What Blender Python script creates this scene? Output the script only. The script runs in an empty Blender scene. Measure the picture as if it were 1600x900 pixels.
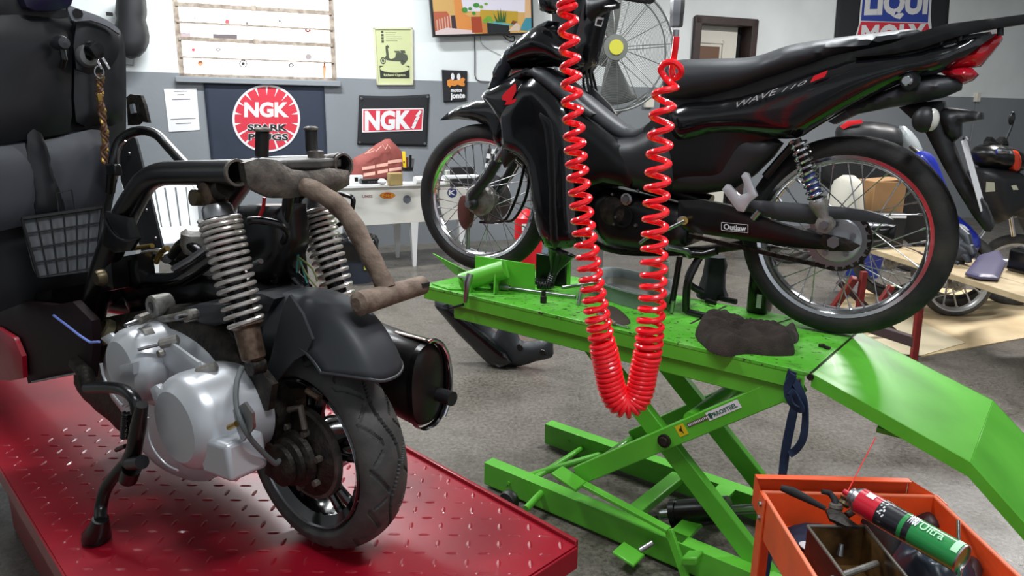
import bpy, bmesh, math, random
from mathutils import Vector, Matrix, noise
from mathutils.geometry import delaunay_2d_cdt
R = math.radians
random.seed(7)
SC = bpy.context.scene
COL = SC.collection
V = Vector

# ------------------------------------------------------------------ camera
F_PX = 1100.0
TH, RO, CAM_H = R(13.9), math.atan(.015), 1.35
CC = V((0, 0, CAM_H))
FW = V((0, math.cos(TH), -math.sin(TH)))
U0 = V((0, math.sin(TH), math.cos(TH)))
RT = V((1, 0, 0)) * math.cos(RO) + U0 * math.sin(RO)
UP = V((1, 0, 0)) * -math.sin(RO) + U0 * math.cos(RO)
cd = bpy.data.cameras.new('camera')
cd.sensor_width = 36
cd.lens = F_PX / 1600 * 36
cd.clip_start = .02
cam = bpy.data.objects.new('camera', cd)
COL.objects.link(cam)
cam.matrix_world = Matrix(((RT.x, UP.x, -FW.x, 0), (RT.y, UP.y, -FW.y, 0), (RT.z, UP.z, -FW.z, CAM_H), (0, 0, 0, 1)))
SC.camera = cam

# ------------------------------------------------------------------ world, lamps, exposure
w = bpy.data.worlds.new('world')
SC.world = w
w.use_nodes = True
w.node_tree.nodes['Background'].inputs[0].default_value = (.86, .93, 1, 1)
w.node_tree.nodes['Background'].inputs[1].default_value = .42
SC.view_settings.view_transform = 'Standard'
SC.view_settings.look = 'None'
SC.view_settings.gamma = 1
SC.view_settings.use_curve_mapping = False
SC.view_settings.exposure = 0.55


def area(name, loc, rot, sx, sy, power, col):
    l = bpy.data.lights.new(name, 'AREA')
    l.shape = 'RECTANGLE'
    l.size, l.size_y, l.energy, l.color = sx, sy, power, col
    o = bpy.data.objects.new(name, l)
    o.location = loc
    o.rotation_euler = rot
    COL.objects.link(o)
    return o


CEIL = 3.7
area('ceiling_lamp', (-1.6, 2.6, 3.55), (0, 0, R(20)), 1.3, .14, 62, (.93, .97, 1))
area('ceiling_lamp', (1.3, 3.3, 3.55), (0, 0, R(20)), 1.3, .14, 62, (.93, .97, 1))
area('ceiling_lamp', (4.2, 5.6, 3.55), (0, 0, R(20)), 1.3, .2, 150, (1, .98, .96))
area('ceiling_lamp', (-1.8, 5.4, 3.55), (0, 0, R(20)), 1.3, .2, 110, (.95, .98, 1))
area('ceiling_lamp', (.6, .3, 3.55), (0, 0, R(20)), 1.3, .14, 48, (.93, .97, 1))


# ------------------------------------------------------------------ pixel rays -> points at real places
def ray(px, py):
    return RT * ((px - 800) / F_PX) + UP * ((450 - py) / F_PX) + FW


def D(px, py, d):
    return CC + ray(px, py) * d


def G(px, py, z=0.):
    v = ray(px, py)
    return CC + v * ((z - CAM_H) / v.z)


def PL(px, py, p0, n):
    v = ray(px, py)
    return CC + v * ((p0 - CC).dot(n) / v.dot(n))


class Fr:
    """an upright frame: s along, l sideways (towards the camera), z up"""
    def __init__(s, o, ax, ln):
        s.o, s.u, s.n = V(o), V(ax).normalized(), V(ln).normalized()

    def at(s, a, l, z):
        return s.o + s.u * a + s.n * l + V((0, 0, z))

    def px(s, x, y, l=0.):      # on the plane l = const
        return PL(x, y, s.o + s.n * l, s.n)

    def ps(s, x, y, a=0.):      # on the plane s = const
        return PL(x, y, s.o + s.u * a, s.u)


# ------------------------------------------------------------------ materials
MATS = {}


def lin(c):
    return tuple(((v / 255) / 12.92 if v / 255 <= .04045 else ((v / 255 + .055) / 1.055) ** 2.4) for v in c) + (1,)


def mat(name, rgb=None, rough=.5, metal=0., noise_amt=0., nscale=8., rgb2=None, bump=0., bscale=60., coat=0., emit=0., alpha=1., trans=0., spec=.5, detail=4., contrast=(.35, .65)):
    if name in MATS:
        return MATS[name]
    m = bpy.data.materials.new(name)
    m.use_nodes = True
    nt = m.node_tree
    b = nt.nodes['Principled BSDF']
    c = lin(rgb)
    b.inputs['Base Color'].default_value = c
    b.inputs['Roughness'].default_value = rough
    b.inputs['Metallic'].default_value = metal
    b.inputs['Specular IOR Level'].default_value = spec
    if coat:
        b.inputs['Coat Weight'].default_value = coat
        b.inputs['Coat Roughness'].default_value = .06
    if trans:
        b.inputs['Transmission Weight'].default_value = trans
        b.inputs['IOR'].default_value = 1.2
    if alpha < 1:
        b.inputs['Alpha'].default_value = alpha
    if emit:
        b.inputs['Emission Color'].default_value = c
        b.inputs['Emission Strength'].default_value = emit
    tc = nt.nodes.new('ShaderNodeNewGeometry') if (rgb2 or bump or noise_amt) else None
    if rgb2 or noise_amt:
        n = nt.nodes.new('ShaderNodeTexNoise')
        n.inputs['Scale'].default_value = nscale
        n.inputs['Detail'].default_value = detail
        nt.links.new(tc.outputs['Position'], n.inputs['Vector'])
        r = nt.nodes.new('ShaderNodeValToRGB')
        r.color_ramp.elements[0].position, r.color_ramp.elements[1].position = contrast
        if rgb2:
            r.color_ramp.elements[0].color = c
            r.color_ramp.elements[1].color = lin(rgb2)
        else:
            r.color_ramp.elements[0].color = tuple(v * (1 - noise_amt) for v in c[:3]) + (1,)
            r.color_ramp.elements[1].color = tuple(min(1, v * (1 + noise_amt)) for v in c[:3]) + (1,)
        nt.links.new(n.outputs['Fac'], r.inputs['Fac'])
        nt.links.new(r.outputs['Color'], b.inputs['Base Color'])
    if bump:
        n2 = nt.nodes.new('ShaderNodeTexNoise')
        n2.inputs['Scale'].default_value = bscale
        n2.inputs['Detail'].default_value = 5
        nt.links.new(tc.outputs['Position'], n2.inputs['Vector'])
        bp = nt.nodes.new('ShaderNodeBump')
        bp.inputs['Strength'].default_value = bump
        bp.inputs['Distance'].default_value = .01
        nt.links.new(n2.outputs['Fac'], bp.inputs['Height'])
        nt.links.new(bp.outputs['Normal'], b.inputs['Normal'])
    MATS[name] = m
    return m


GLOSS = mat('gloss_black_paint', (9, 10, 13), .16, coat=.6)
PLAS = mat('matt_black_plastic', (24, 25, 28), .48, bump=.03, bscale=400)
PLAS2 = mat('soft_charcoal_plastic', (44, 46, 50), .5, bump=.04, bscale=500)
BLACK = mat('black_enamel', (10, 10, 11), .28)
DARK = mat('grimy_dark_metal', (22, 20, 18), .5, .5, rgb2=(52, 45, 38), nscale=40, bump=.25, bscale=90)
RUBBER = mat('tyre_rubber', (54, 53, 52), .62, rgb2=(72, 70, 67), nscale=25, bump=.08, bscale=200)
MUDRUB = mat('dusty_tyre_rubber', (19, 19, 20), .75, rgb2=(52, 47, 41), nscale=9, bump=.1, bscale=150, contrast=(.45, .75))
CHROME = mat('chrome', (215, 215, 218), .14, 1.)
STEEL = mat('brushed_steel', (165, 165, 168), .32, 1.)
SILVER = mat('silver_painted_casting', (192, 194, 198), .34, .45, bump=.02, bscale=300)
ALU = mat('dull_cast_aluminium', (152, 150, 146), .42, .5, rgb2=(112, 106, 98), nscale=30, bump=.15, bscale=120)
RUST = mat('rusty_brown_steel', (92, 74, 62), .75, .2, rgb2=(130, 112, 98), nscale=28, bump=.3, bscale=90)
OLDST = mat('oily_old_steel', (70, 66, 62), .5, .5, rgb2=(112, 104, 96), nscale=24, bump=.2, bscale=100)
RUSTC = mat('rust_tinged_steel_tube', (120, 100, 84), .4, .7, rgb2=(70, 52, 42), nscale=45, bump=.1)
GREEN = mat('lime_green_lift_paint', (84, 172, 44), .38, rgb2=(96, 186, 54), nscale=6, bump=.02, bscale=60, coat=.15)
GREENW = mat('scuffed_lime_green_paint', (84, 174, 44), .42, rgb2=(124, 196, 94), nscale=11, bump=.03, bscale=70, contrast=(.5, .8))
_nt = GREENW.node_tree
_r = [n for n in _nt.nodes if n.type == 'VALTORGB'][0]
_g = [n for n in _nt.nodes if n.type == 'NEW_GEOMETRY'][0]
_b = _nt.nodes['Principled BSDF']
_src = _r.outputs['Color']
for _sc, _p, _col in ((70, (.60, .66), (50, 66, 30)), (9, (.6, .72), (66, 104, 44)), (26, (.64, .7), (58, 80, 36))):
    _n = _nt.nodes.new('ShaderNodeTexNoise')
    _n.inputs['Scale'].default_value = _sc
    _n.inputs['Detail'].default_value = 6
    _q = _nt.nodes.new('ShaderNodeMapRange')
    _q.inputs[1].default_value, _q.inputs[2].default_value = _p
    _m = _nt.nodes.new('ShaderNodeMix')
    _m.data_type = 'RGBA'
    _m.inputs[7].default_value = lin(_col)
    _nt.links.new(_g.outputs['Position'], _n.inputs['Vector'])
    _nt.links.new(_n.outputs['Fac'], _q.inputs[0])
    _nt.links.new(_q.outputs[0], _m.inputs[0])
    _nt.links.new(_src, _m.inputs[6])
    _src = _m.outputs[2]
_nt.links.new(_src, _b.inputs['Base Color'])

REDP = mat('red_lift_paint', (150, 12, 34), .36, rgb2=(130, 8, 28), nscale=5, coat=.15)
DKRED = mat('dark_red_steel', (112, 22, 16), .5, noise_amt=.2, nscale=20)
ORANGE = mat('orange_powder_coat', (226, 84, 34), .42, noise_amt=.08, nscale=15, bump=.03, bscale=300)
HOSE = mat('glossy_red_polyurethane', (252, 30, 42), .2, coat=.4)
WHITE = mat('white_plastic', (226, 228, 228), .4)
CREAM = mat('cream_paint', (212, 208, 196), .45, noise_amt=.04)
WOOD = mat('plank_wood', (158, 138, 104), .7, rgb2=(182, 164, 130), nscale=7, bump=.1)
PLY = mat('pale_plywood', (196, 172, 132), .65, rgb2=(218, 198, 160), nscale=3)
CARD = mat('cardboard', (158, 120, 80), .8, noise_amt=.1)
BRASS = mat('brass', (168, 140, 74), .35, .9)
REDPL = mat('red_plastic', (204, 22, 34), .3)
NAVY = mat('navy_webbing', (18, 38, 66), .85, bump=.2, bscale=600)
YEL = mat('yellow_plastic', (226, 190, 30), .5)
PAPER = mat('white_paper', (222, 222, 224), .8)
INK = mat('black_ink', (22, 22, 24), .7)
WPRINT = mat('white_print', (214, 214, 216), .7)
RPRINT = mat('red_print', (196, 44, 62), .7)
BLUE = mat('blue_bodywork', (30, 44, 150), .3, coat=.4)


# ------------------------------------------------------------------ mesh building
class MB:
    def __init__(s):
        s.v, s.f = [], []

    def add(s, vs, fs):
        k = len(s.v)
        s.v += [V(p) for p in vs]
        s.f += [tuple(i + k for i in f) for f in fs]
        return s

    def box(s, c, sx, sy, sz, ux=V((1, 0, 0)), uy=V((0, 1, 0)), uz=V((0, 0, 1))):
        c = V(c)
        ux, uy, uz = V(ux).normalized(), V(uy).normalized(), V(uz).normalized()
        vs = [c + ux * (sx / 2 * a) + uy * (sy / 2 * b) + uz * (sz / 2 * d) for d in (-1, 1) for a, b in ((-1, -1), (1, -1), (1, 1), (-1, 1))]
        return s.add(vs, [(3, 2, 1, 0), (4, 5, 6, 7), (0, 1, 5, 4), (1, 2, 6, 5), (2, 3, 7, 6), (3, 0, 4, 7)])

    def bar(s, a, b, w, h, up=V((0, 0, 1))):
        """rectangular bar from a to b: w across, h along 'up'"""
        a, b = V(a), V(b)
        d = (b - a)
        L = d.length
        d.normalize()
        x = d.cross(V(up)).normalized()
        u = x.cross(d).normalized()
        return s.box((a + b) / 2, L, w, h, d, x, u)

    def tube(s, pts, r, n=12, closed=False, caps=True, up=None):
        pts = [V(p) for p in pts]
        N = len(pts)
        rs = r if isinstance(r, (list, tuple)) else [r] * N
        tans = []
        for i in range(N):
            if closed:
                t = pts[(i + 1) % N] - pts[i - 1]
            else:
                t = pts[min(i + 1, N - 1)] - pts[max(i - 1, 0)]
            tans.append(t.normalized() if t.length > 1e-9 else V((0, 0, 1)))
        x = tans[0].orthogonal().normalized()
        vs, fs = [], []
        for i in range(N):
            t = tans[i]
            x = (x - t * x.dot(t))
            x = x.normalized() if x.length > 1e-6 else t.orthogonal().normalized()
            y = t.cross(x)
            for k in range(n):
                a = 2 * math.pi * k / n
                vs.append(pts[i] + (x * math.cos(a) + y * math.sin(a)) * rs[i])
        for i in range(N if closed else N - 1):
            j = (i + 1) % N
            for k in range(n):
                q = (k + 1) % n
                fs.append((i * n + k, i * n + q, j * n + q, j * n + k))
        if caps and not closed:
            fs.append(tuple(range(n))[::-1])
            fs.append(tuple((N - 1) * n + k for k in range(n)))
        return s.add(vs, fs)

    def lathe(s, prof, c, ax, n=48, a0=0., a1=360., xdir=None):
        """prof: list of (radius, along-axis)"""
        c, ax = V(c), V(ax).normalized()
        x = (V(xdir) - ax * V(xdir).dot(ax)).normalized() if xdir is not None else ax.orthogonal().normalized()
        y = ax.cross(x)
        full = abs(a1 - a0) >= 359.9
        m = n if full else n + 1
        vs, fs = [], []
        for k in range(m):
            a = R(a0 + (a1 - a0) * k / n)
            d = x * math.cos(a) + y * math.sin(a)
            for (r, h) in prof:
                vs.append(c + d * r + ax * h)
        P = len(prof)
        for k in range(n):
            q = (k + 1) % m
            for i in range(P - 1):
                fs.append((k * P + i, q * P + i, q * P + i + 1, k * P + i + 1))
        return s.add(vs, fs)

    def cyl(s, a, b, r, n=24, r2=None):
        a, b = V(a), V(b)
        d = b - a
        r2 = r if r2 is None else r2
        return s.lathe([(0, 0), (r, 0), (r2, d.length), (0, d.length)], a, d, n)

    def ball(s, c, rx, ry=None, rz=None, n=20, m=12, ux=V((1, 0, 0)), uy=V((0, 1, 0)), uz=V((0, 0, 1)), cut=0.):
        ry = rx if ry is None else ry
        rz = rx if rz is None else rz
        c = V(c)
        vs, fs = [], []
        for i in range(m + 1):
            t = math.pi * i / m * (1 - cut)
            for k in range(n):
                a = 2 * math.pi * k / n
                vs.append(c + V(ux) * (rx * math.sin(t) * math.cos(a)) + V(uy) * (ry * math.sin(t) * math.sin(a)) + V(uz) * (rz * math.cos(t)))
        for i in range(m):
            for k in range(n):
                q = (k + 1) % n
                fs.append((i * n + k, (i + 1) * n + k, (i + 1) * n + q, i * n + q))
        return s.add(vs, fs)

    def prism(s, pts, off):
        """extrude a planar outline by vector off"""
        pts = [V(p) for p in pts]
        off = V(off)
        N = len(pts)
        fs = [tuple(range(N))[::-1], tuple(range(N, 2 * N))] + [(i, (i + 1) % N, (i + 1) % N + N, i + N) for i in range(N)]
        return s.add(pts + [p + off for p in pts], fs)

    def loft(s, rings, closed=True, caps=True):
        n = len(rings[0])
        vs = [p for r_ in rings for p in r_]
        fs = []
        for i in range(len(rings) - 1):
            for k in range(n if closed else n - 1):
                q = (k + 1) % n
                fs.append((i * n + k, i * n + q, (i + 1) * n + q, (i + 1) * n + k))
        if caps and closed:
            fs.append(tuple(range(n))[::-1])
            fs.append(tuple((len(rings) - 1) * n + k for k in range(n)))
        return s.add(vs, fs)

    def build(s, name, m, parent=None, smooth=True, bevel=0., seg=2, weld=False, subd=0, solid=0., origin=None, ang=35):
        me = bpy.data.meshes.new(name)
        vs = s.v
        o = bpy.data.objects.new(name, me)
        COL.objects.link(o)
        if parent is not None:
            w0 = WM[parent.name]
            o.parent = parent
            base = V((0, 0, 0))
            inv = w0
            WM[o.name] = w0
            loc = w0
        else:
            if origin is None:
                lo = [min(p[i] for p in vs) for i in range(3)]
                hi = [max(p[i] for p in vs) for i in range(3)]
                origin = V(((lo[0] + hi[0]) / 2, (lo[1] + hi[1]) / 2, lo[2]))
            o.location = origin
            WM[o.name] = V(origin)
            loc = V(origin)
        me.from_pydata([p - loc for p in vs], [], s.f)
        bm = bmesh.new()
        bm.from_mesh(me)
        if weld:
            bmesh.ops.remove_doubles(bm, verts=bm.verts, dist=1e-5)
        bmesh.ops.recalc_face_normals(bm, faces=bm.faces)
        bm.to_mesh(me)
        bm.free()
        if smooth:
            me.shade_smooth()
            me.set_sharp_from_angle(angle=R(ang))
        me.materials.append(m)
        if bevel:
            b = o.modifiers.new('bevel', 'BEVEL')
            b.width = bevel
            b.segments = seg
            b.limit_method = 'ANGLE'
            b.angle_limit = R(40)
        if solid:
            b = o.modifiers.new('solid', 'SOLIDIFY')
            b.thickness = solid
            b.offset = 0
        if subd:
            b = o.modifiers.new('sub', 'SUBSURF')
            b.levels = b.render_levels = subd
        return o


WM = {}


def tag(o, label=None, cat=None, group=None, kind=None):
    if label:
        o['label'] = label
    if cat:
        o['category'] = cat
    if group:
        o['group'] = group
    if kind:
        o['kind'] = kind
    return o


def thing(name, loc, label, cat, group=None):
    o = bpy.data.objects.new(name, None)
    o.empty_display_size = .05
    COL.objects.link(o)
    o.location = loc
    WM[o.name] = V(loc)
    return tag(o, label, cat, group)


def spline(pts, k=6, closed=False):
    """Catmull-Rom through pts"""
    P = [V(p) for p in pts]
    N = len(P)
    out = []
    rng = N if closed else N - 1
    for i in range(rng):
        if closed:
            a, b, c, d = P[i - 1], P[i], P[(i + 1) % N], P[(i + 2) % N]
        else:
            a, b, c, d = P[max(i - 1, 0)], P[i], P[i + 1], P[min(i + 2, N - 1)]
        for j in range(k):
            t = j / k
            out.append(.5 * ((2 * b) + (c - a) * t + (2 * a - 5 * b + 4 * c - d) * t * t + (3 * b - a - 3 * c + d) * t * t * t))
    if not closed:
        out.append(P[-1])
    return out


def sp2(pts, k=4, closed=True):
    return [(p.x, p.y) for p in spline([V((a, b, 0)) for a, b in pts], k, closed)]


def inflate(mb, pts3, n, we, wc, ramp=.05, h=.02, power=.5, both=True, back=None):
    """pillow-shaped solid from a planar outline (world points) with plane normal n.
    we = half thickness at the rim, wc = half thickness in the middle, ramp = distance over which it swells"""
    n = V(n).normalized()
    P = [V(p) for p in pts3]
    c = sum(P, V((0, 0, 0))) / len(P)
    ux = V((-n.y, n.x, 0)).normalized() if abs(n.z) < .9 else V((1, 0, 0))
    uy = n.cross(ux).normalized()
    q = [((p - c).dot(ux), (p - c).dot(uy)) for p in P]
    out = []
    for i in range(len(q)):
        a, b = q[i], q[(i + 1) % len(q)]
        L = math.hypot(b[0] - a[0], b[1] - a[1])
        k = max(1, int(round(L / h)))
        for j in range(k):
            out.append((a[0] + (b[0] - a[0]) * j / k, a[1] + (b[1] - a[1]) * j / k))
    N = len(out)

    def inside(x, y):
        r_ = False
        for i in range(len(q)):
            x1, y1 = q[i]
            x2, y2 = q[i - 1]
            if (y1 > y) != (y2 > y) and x < (x2 - x1) * (y - y1) / (y2 - y1) + x1:
                r_ = not r_
        return r_

    def dist(x, y):
        d = 1e9
        for i in range(len(q)):
            x1, y1 = q[i]
            x2, y2 = q[i - 1]
            dx, dy = x2 - x1, y2 - y1
            l2 = dx * dx + dy * dy
            t = 0 if l2 == 0 else max(0, min(1, ((x - x1) * dx + (y - y1) * dy) / l2))
            d = min(d, math.hypot(x - x1 - t * dx, y - y1 - t * dy))
        return d
    x0, x1_ = min(a for a, b in q), max(a for a, b in q)
    y0, y1_ = min(b for a, b in q), max(b for a, b in q)
    inner = []
    ny = int((y1_ - y0) / h) + 2
    nx = int((x1_ - x0) / h) + 2
    for j in range(ny):
        for i in range(nx):
            x = x0 + (i + .5 * (j % 2)) * h
            y = y0 + j * h
            if inside(x, y) and dist(x, y) > h * .45:
                inner.append((x, y))
    vs = [V(p) for p in out] + [V(p) for p in inner]
    rv, re, rf, _, _, _ = delaunay_2d_cdt(vs, [], [list(range(N))], 1, 1e-6)
    m = len(rv)
    rv = [V((p.x, p.y)) for p in rv]
    nbs = [set() for _ in rv]
    ecn = {}
    for f in rf:
        for i in range(len(f)):
            a, b = f[i], f[(i + 1) % len(f)]
            nbs[a].add(b)
            nbs[b].add(a)
            e = (min(a, b), max(a, b))
            ecn[e] = ecn.get(e, 0) + 1
    fixed = set()
    for (a, b), k in ecn.items():
        if k == 1:
            fixed.add(a)
            fixed.add(b)
    for _ in range(5):
        new = []
        for i, p in enumerate(rv):
            if i in fixed or not nbs[i]:
                new.append(p)
            else:
                new.append(p * .4 + sum((rv[j] for j in nbs[i]), V((0, 0))) * (.6 / len(nbs[i])))
        rv = new
    hs = []
    for p in rv:
        d = dist(p.x, p.y)
        t = min(1, d / ramp)
        k = (1 - (1 - t) ** 2) ** power
        hs.append(we + (wc - we) * k)
    for _ in range(3):
        hs = [hs[i] if (i in fixed or not nbs[i]) else hs[i] * .5 + .5 * sum(hs[j] for j in nbs[i]) / len(nbs[i]) for i in range(m)]
    A = [c + ux * p.x + uy * p.y + n * hv for p, hv in zip(rv, hs)]
    bk = (lambda hv: -hv) if both else (lambda hv: -(we if back is None else back))
    B = [c + ux * p.x + uy * p.y + n * bk(hv) for p, hv in zip(rv, hs)]
    fs = [tuple(f) for f in rf] + [tuple(i + m for i in f)[::-1] for f in rf]
    ec = {}
    for f in rf:
        for i in range(len(f)):
            e = (f[i], f[(i + 1) % len(f)])
            ec[tuple(sorted(e))] = ec.get(tuple(sorted(e)), 0) + 1
    for f in rf:
        for i in range(len(f)):
            a, b = f[i], f[(i + 1) % len(f)]
            if ec[tuple(sorted((a, b)))] == 1:
                fs.append((a, a + m, b + m, b))
    return mb.add(A + B, fs)


def text(s, mapf, m, name, parent, offset=.02, shear=0., thick=.0006, nrm=None, spacing=1.):
    """lettering laid over a patch: mapf(u, v) -> world point, u and v in 0..1"""
    cu = bpy.data.curves.new('t', 'FONT')
    cu.body = s
    cu.offset = offset
    cu.shear = shear
    cu.space_character = spacing
    cu.resolution_u = 3
    t = bpy.data.objects.new('t', cu)
    COL.objects.link(t)
    bpy.context.view_layer.update()
    me = bpy.data.meshes.new_from_object(t.evaluated_get(bpy.context.evaluated_depsgraph_get()))
    bpy.data.objects.remove(t)
    vs = [v.co.copy() for v in me.vertices]
    fs = [tuple(p.vertices) for p in me.polygons]
    bpy.data.meshes.remove(me)
    x0, x1 = min(v.x for v in vs), max(v.x for v in vs)
    y0, y1 = min(v.y for v in vs), max(v.y for v in vs)
    mb = MB()
    mb.add([mapf((v.x - x0) / (x1 - x0), (v.y - y0) / (y1 - y0)) for v in vs], fs)
    return mb.build(name, m, parent, smooth=False)


def quad(pf, c, off=None):
    """pf: pixel -> world; c: corners bl, br, tr, tl in pixels -> bilinear map"""
    P = [pf(*p) for p in c]
    off = off or V((0, 0, 0))
    return lambda u, v: (P[0] * (1 - u) * (1 - v) + P[1] * u * (1 - v) + P[2] * u * v + P[3] * (1 - u) * v) + off


def patch(mb, mp, u0, v0, u1, v1, n=1):
    """flat rectangle on a patch"""
    return mb.add([mp(u0, v0), mp(u1, v0), mp(u1, v1), mp(u0, v1)], [(0, 1, 2, 3)])


def circ_uv(mb, mp, cu, cv, ru, rv, n=48, r0=0.):
    if r0 == 0:
        return mb.add([mp(cu + ru * math.cos(2 * math.pi * k / n), cv + rv * math.sin(2 * math.pi * k / n)) for k in range(n)], [tuple(range(n))])
    vs = []
    for k in range(n):
        a = 2 * math.pi * k / n
        vs += [mp(cu + ru * math.cos(a), cv + rv * math.sin(a)), mp(cu + ru * r0 * math.cos(a), cv + rv * r0 * math.sin(a))]
    return mb.add(vs, [(2 * k, 2 * k + 1, (2 * k + 3) % (2 * n), (2 * k + 2) % (2 * n)) for k in range(n)])


def struct(o):
    o['kind'] = 'structure'
    return o
# ================================================================== THE ROOM
WL = Fr((-1.336, 7.198, 0), (math.cos(R(20)), math.sin(R(20)), 0), (math.sin(R(20)), -math.cos(R(20)), 0))


def wall_mat():
    m = bpy.data.materials.new('two_tone_wall_paint')
    m.use_nodes = True
    nt = m.node_tree
    b = nt.nodes['Principled BSDF']
    b.inputs['Roughness'].default_value = .6
    g = nt.nodes.new('ShaderNodeNewGeometry')
    sx = nt.nodes.new('ShaderNodeSeparateXYZ')
    gt = nt.nodes.new('ShaderNodeMath')
    gt.operation = 'GREATER_THAN'
    gt.inputs[1].default_value = 1.662
    mx = nt.nodes.new('ShaderNodeMix')
    mx.data_type = 'RGBA'
    n = nt.nodes.new('ShaderNodeTexNoise')
    n.inputs['Scale'].default_value = 1.4
    n.inputs['Detail'].default_value = 6
    mul = nt.nodes.new('ShaderNodeMix')
    mul.data_type = 'RGBA'
    mul.blend_type = 'MULTIPLY'
    mul.inputs[0].default_value = 1
    rr = nt.nodes.new('ShaderNodeValToRGB')
    rr.color_ramp.elements[0].position = .3
    rr.color_ramp.elements[0].color = (.86, .87, .87, 1)
    rr.color_ramp.elements[1].position = .62
    rr.color_ramp.elements[1].color = (1, 1, 1, 1)
    L = nt.links.new
    L(g.outputs['Position'], sx.inputs[0])
    L(sx.outputs['Z'], gt.inputs[0])
    L(gt.outputs[0], mx.inputs[0])
    mx.inputs[6].default_value = lin((128, 133, 138))
    mx.inputs[7].default_value = lin((226, 231, 231))
    L(g.outputs['Position'], n.inputs['Vector'])
    L(n.outputs['Fac'], rr.inputs['Fac'])
    L(mx.outputs[2], mul.inputs[6])
    L(rr.outputs['Color'], mul.inputs[7])
    L(mul.outputs[2], b.inputs['Base Color'])
    bp = nt.nodes.new('ShaderNodeBump')
    bp.inputs['Strength'].default_value = .12
    bp.inputs['Distance'].default_value = .01
    n2 = nt.nodes.new('ShaderNodeTexNoise')
    n2.inputs['Scale'].default_value = 18
    L(g.outputs['Position'], n2.inputs['Vector'])
    L(n2.outputs['Fac'], bp.inputs['Height'])
    L(bp.outputs['Normal'], b.inputs['Normal'])
    return m


WALLM = wall_mat()


def floor_mat():
    m = bpy.data.materials.new('worn_concrete')
    m.use_nodes = True
    nt = m.node_tree
    b = nt.nodes['Principled BSDF']
    L = nt.links.new
    g = nt.nodes.new('ShaderNodeNewGeometry')

    def ns(sc, det, p0, c0, p1, c1, rough=.5):
        n = nt.nodes.new('ShaderNodeTexNoise')
        n.inputs['Scale'].default_value = sc
        n.inputs['Detail'].default_value = det
        n.inputs['Roughness'].default_value = rough
        L(g.outputs['Position'], n.inputs['Vector'])
        r = nt.nodes.new('ShaderNodeValToRGB')
        r.color_ramp.elements[0].position, r.color_ramp.elements[1].position = p0, p1
        r.color_ramp.elements[0].color, r.color_ramp.elements[1].color = lin(c0), lin(c1)
        L(n.outputs['Fac'], r.inputs['Fac'])
        return r.outputs['Color'], n

    def mul(a, c, f=1., mode='MULTIPLY'):
        x = nt.nodes.new('ShaderNodeMix')
        x.data_type = 'RGBA'
        x.blend_type = mode
        x.inputs[0].default_value = f
        L(a, x.inputs[6])
        L(c, x.inputs[7])
        return x.outputs[2]
    a, _ = ns(1.3, 9, .3, (98, 93, 86), .7, (128, 122, 113), .65)
    c, _ = ns(4.5, 8, .3, (190, 186, 180), .5, (255, 255, 255), .7)
    d, n3 = ns(60, 6, .36, (120, 116, 112), .6, (255, 255, 255), .75)
    e, _ = ns(140, 2, .66, (0, 0, 0), .8, (90, 86, 80))
    f = mul(mul(a, c, .8), d, .75)
    f = mul(f, e, 1., 'ADD')
    L(f, b.inputs['Base Color'])
    r, _ = ns(2.5, 5, .35, (105, 105, 105), .7, (190, 190, 190))
    L(r, b.inputs['Roughness'])
    bp = nt.nodes.new('ShaderNodeBump')
    bp.inputs['Strength'].default_value = .25
    bp.inputs['Distance'].default_value = .004
    L(n3.outputs['Fac'], bp.inputs['Height'])
    L(bp.outputs['Normal'], b.inputs['Normal'])
    return m


FLOORM = floor_mat()
fl = MB()
fl.add([V((-9, -3, 0)), V((16, -3, 0)), V((16, 16, 0)), V((-9, 16, 0))], [(0, 1, 2, 3)])
fl.add([V((-9, -3, -.1)), V((16, -3, -.1)), V((16, 16, -.1)), V((-9, 16, -.1))], [(3, 2, 1, 0)])
struct(fl.build('floor', FLOORM, smooth=False, origin=V((0, 0, 0))))

# wall_back with the window and door openings
WS0, WS1 = -1.79, -.405
WZ0, WZ1 = 1.635, 2.95
dl, dr_ = WL.px(1083, 60), WL.px(1178, 60)
DS0, DS1 = (dl - WL.o).dot(WL.u), (dr_ - WL.o).dot(WL.u)
DZ = WL.px(1130, 29).z
wb = MB()


def wbox(s0, s1, z0, z1, t=.16):
    wb.box(WL.at((s0 + s1) / 2, 0, (z0 + z1) / 2) - WL.n * (t / 2), s1 - s0, t, z1 - z0, WL.u, WL.n)


wbox(-5.4, WS0, 0, CEIL)
wbox(WS0, WS1, 0, WZ0)
wbox(WS0, WS1, WZ1, CEIL)
wbox(WS1, DS0, 0, CEIL)
wbox(DS0, DS1, DZ, CEIL)
wbox(DS1, 12.4, 0, CEIL)
struct(wb.build('wall_back', WALLM, smooth=False))
a_, b_ = WL.at(-5.4, 0, 0), WL.at(12.4, 0, 0)
wr = MB().box(WL.at(12.4, 6, CEIL / 2), .15, 13, CEIL, WL.u, WL.n)
struct(wr.build('wall_right', WALLM, smooth=False))
wr = MB().box(WL.at(-5.4, 5.5, CEIL / 2), .15, 12, CEIL, WL.u, WL.n)
struct(wr.build('wall_left', WALLM, smooth=False))
cl = MB().box(WL.at(3.5, 4.6, CEIL + .05), 18.2, 9.7, .1, WL.u, WL.n)
struct(cl.build('ceiling', mat('white_ceiling', (205, 208, 208), .8), smooth=False))

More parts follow.
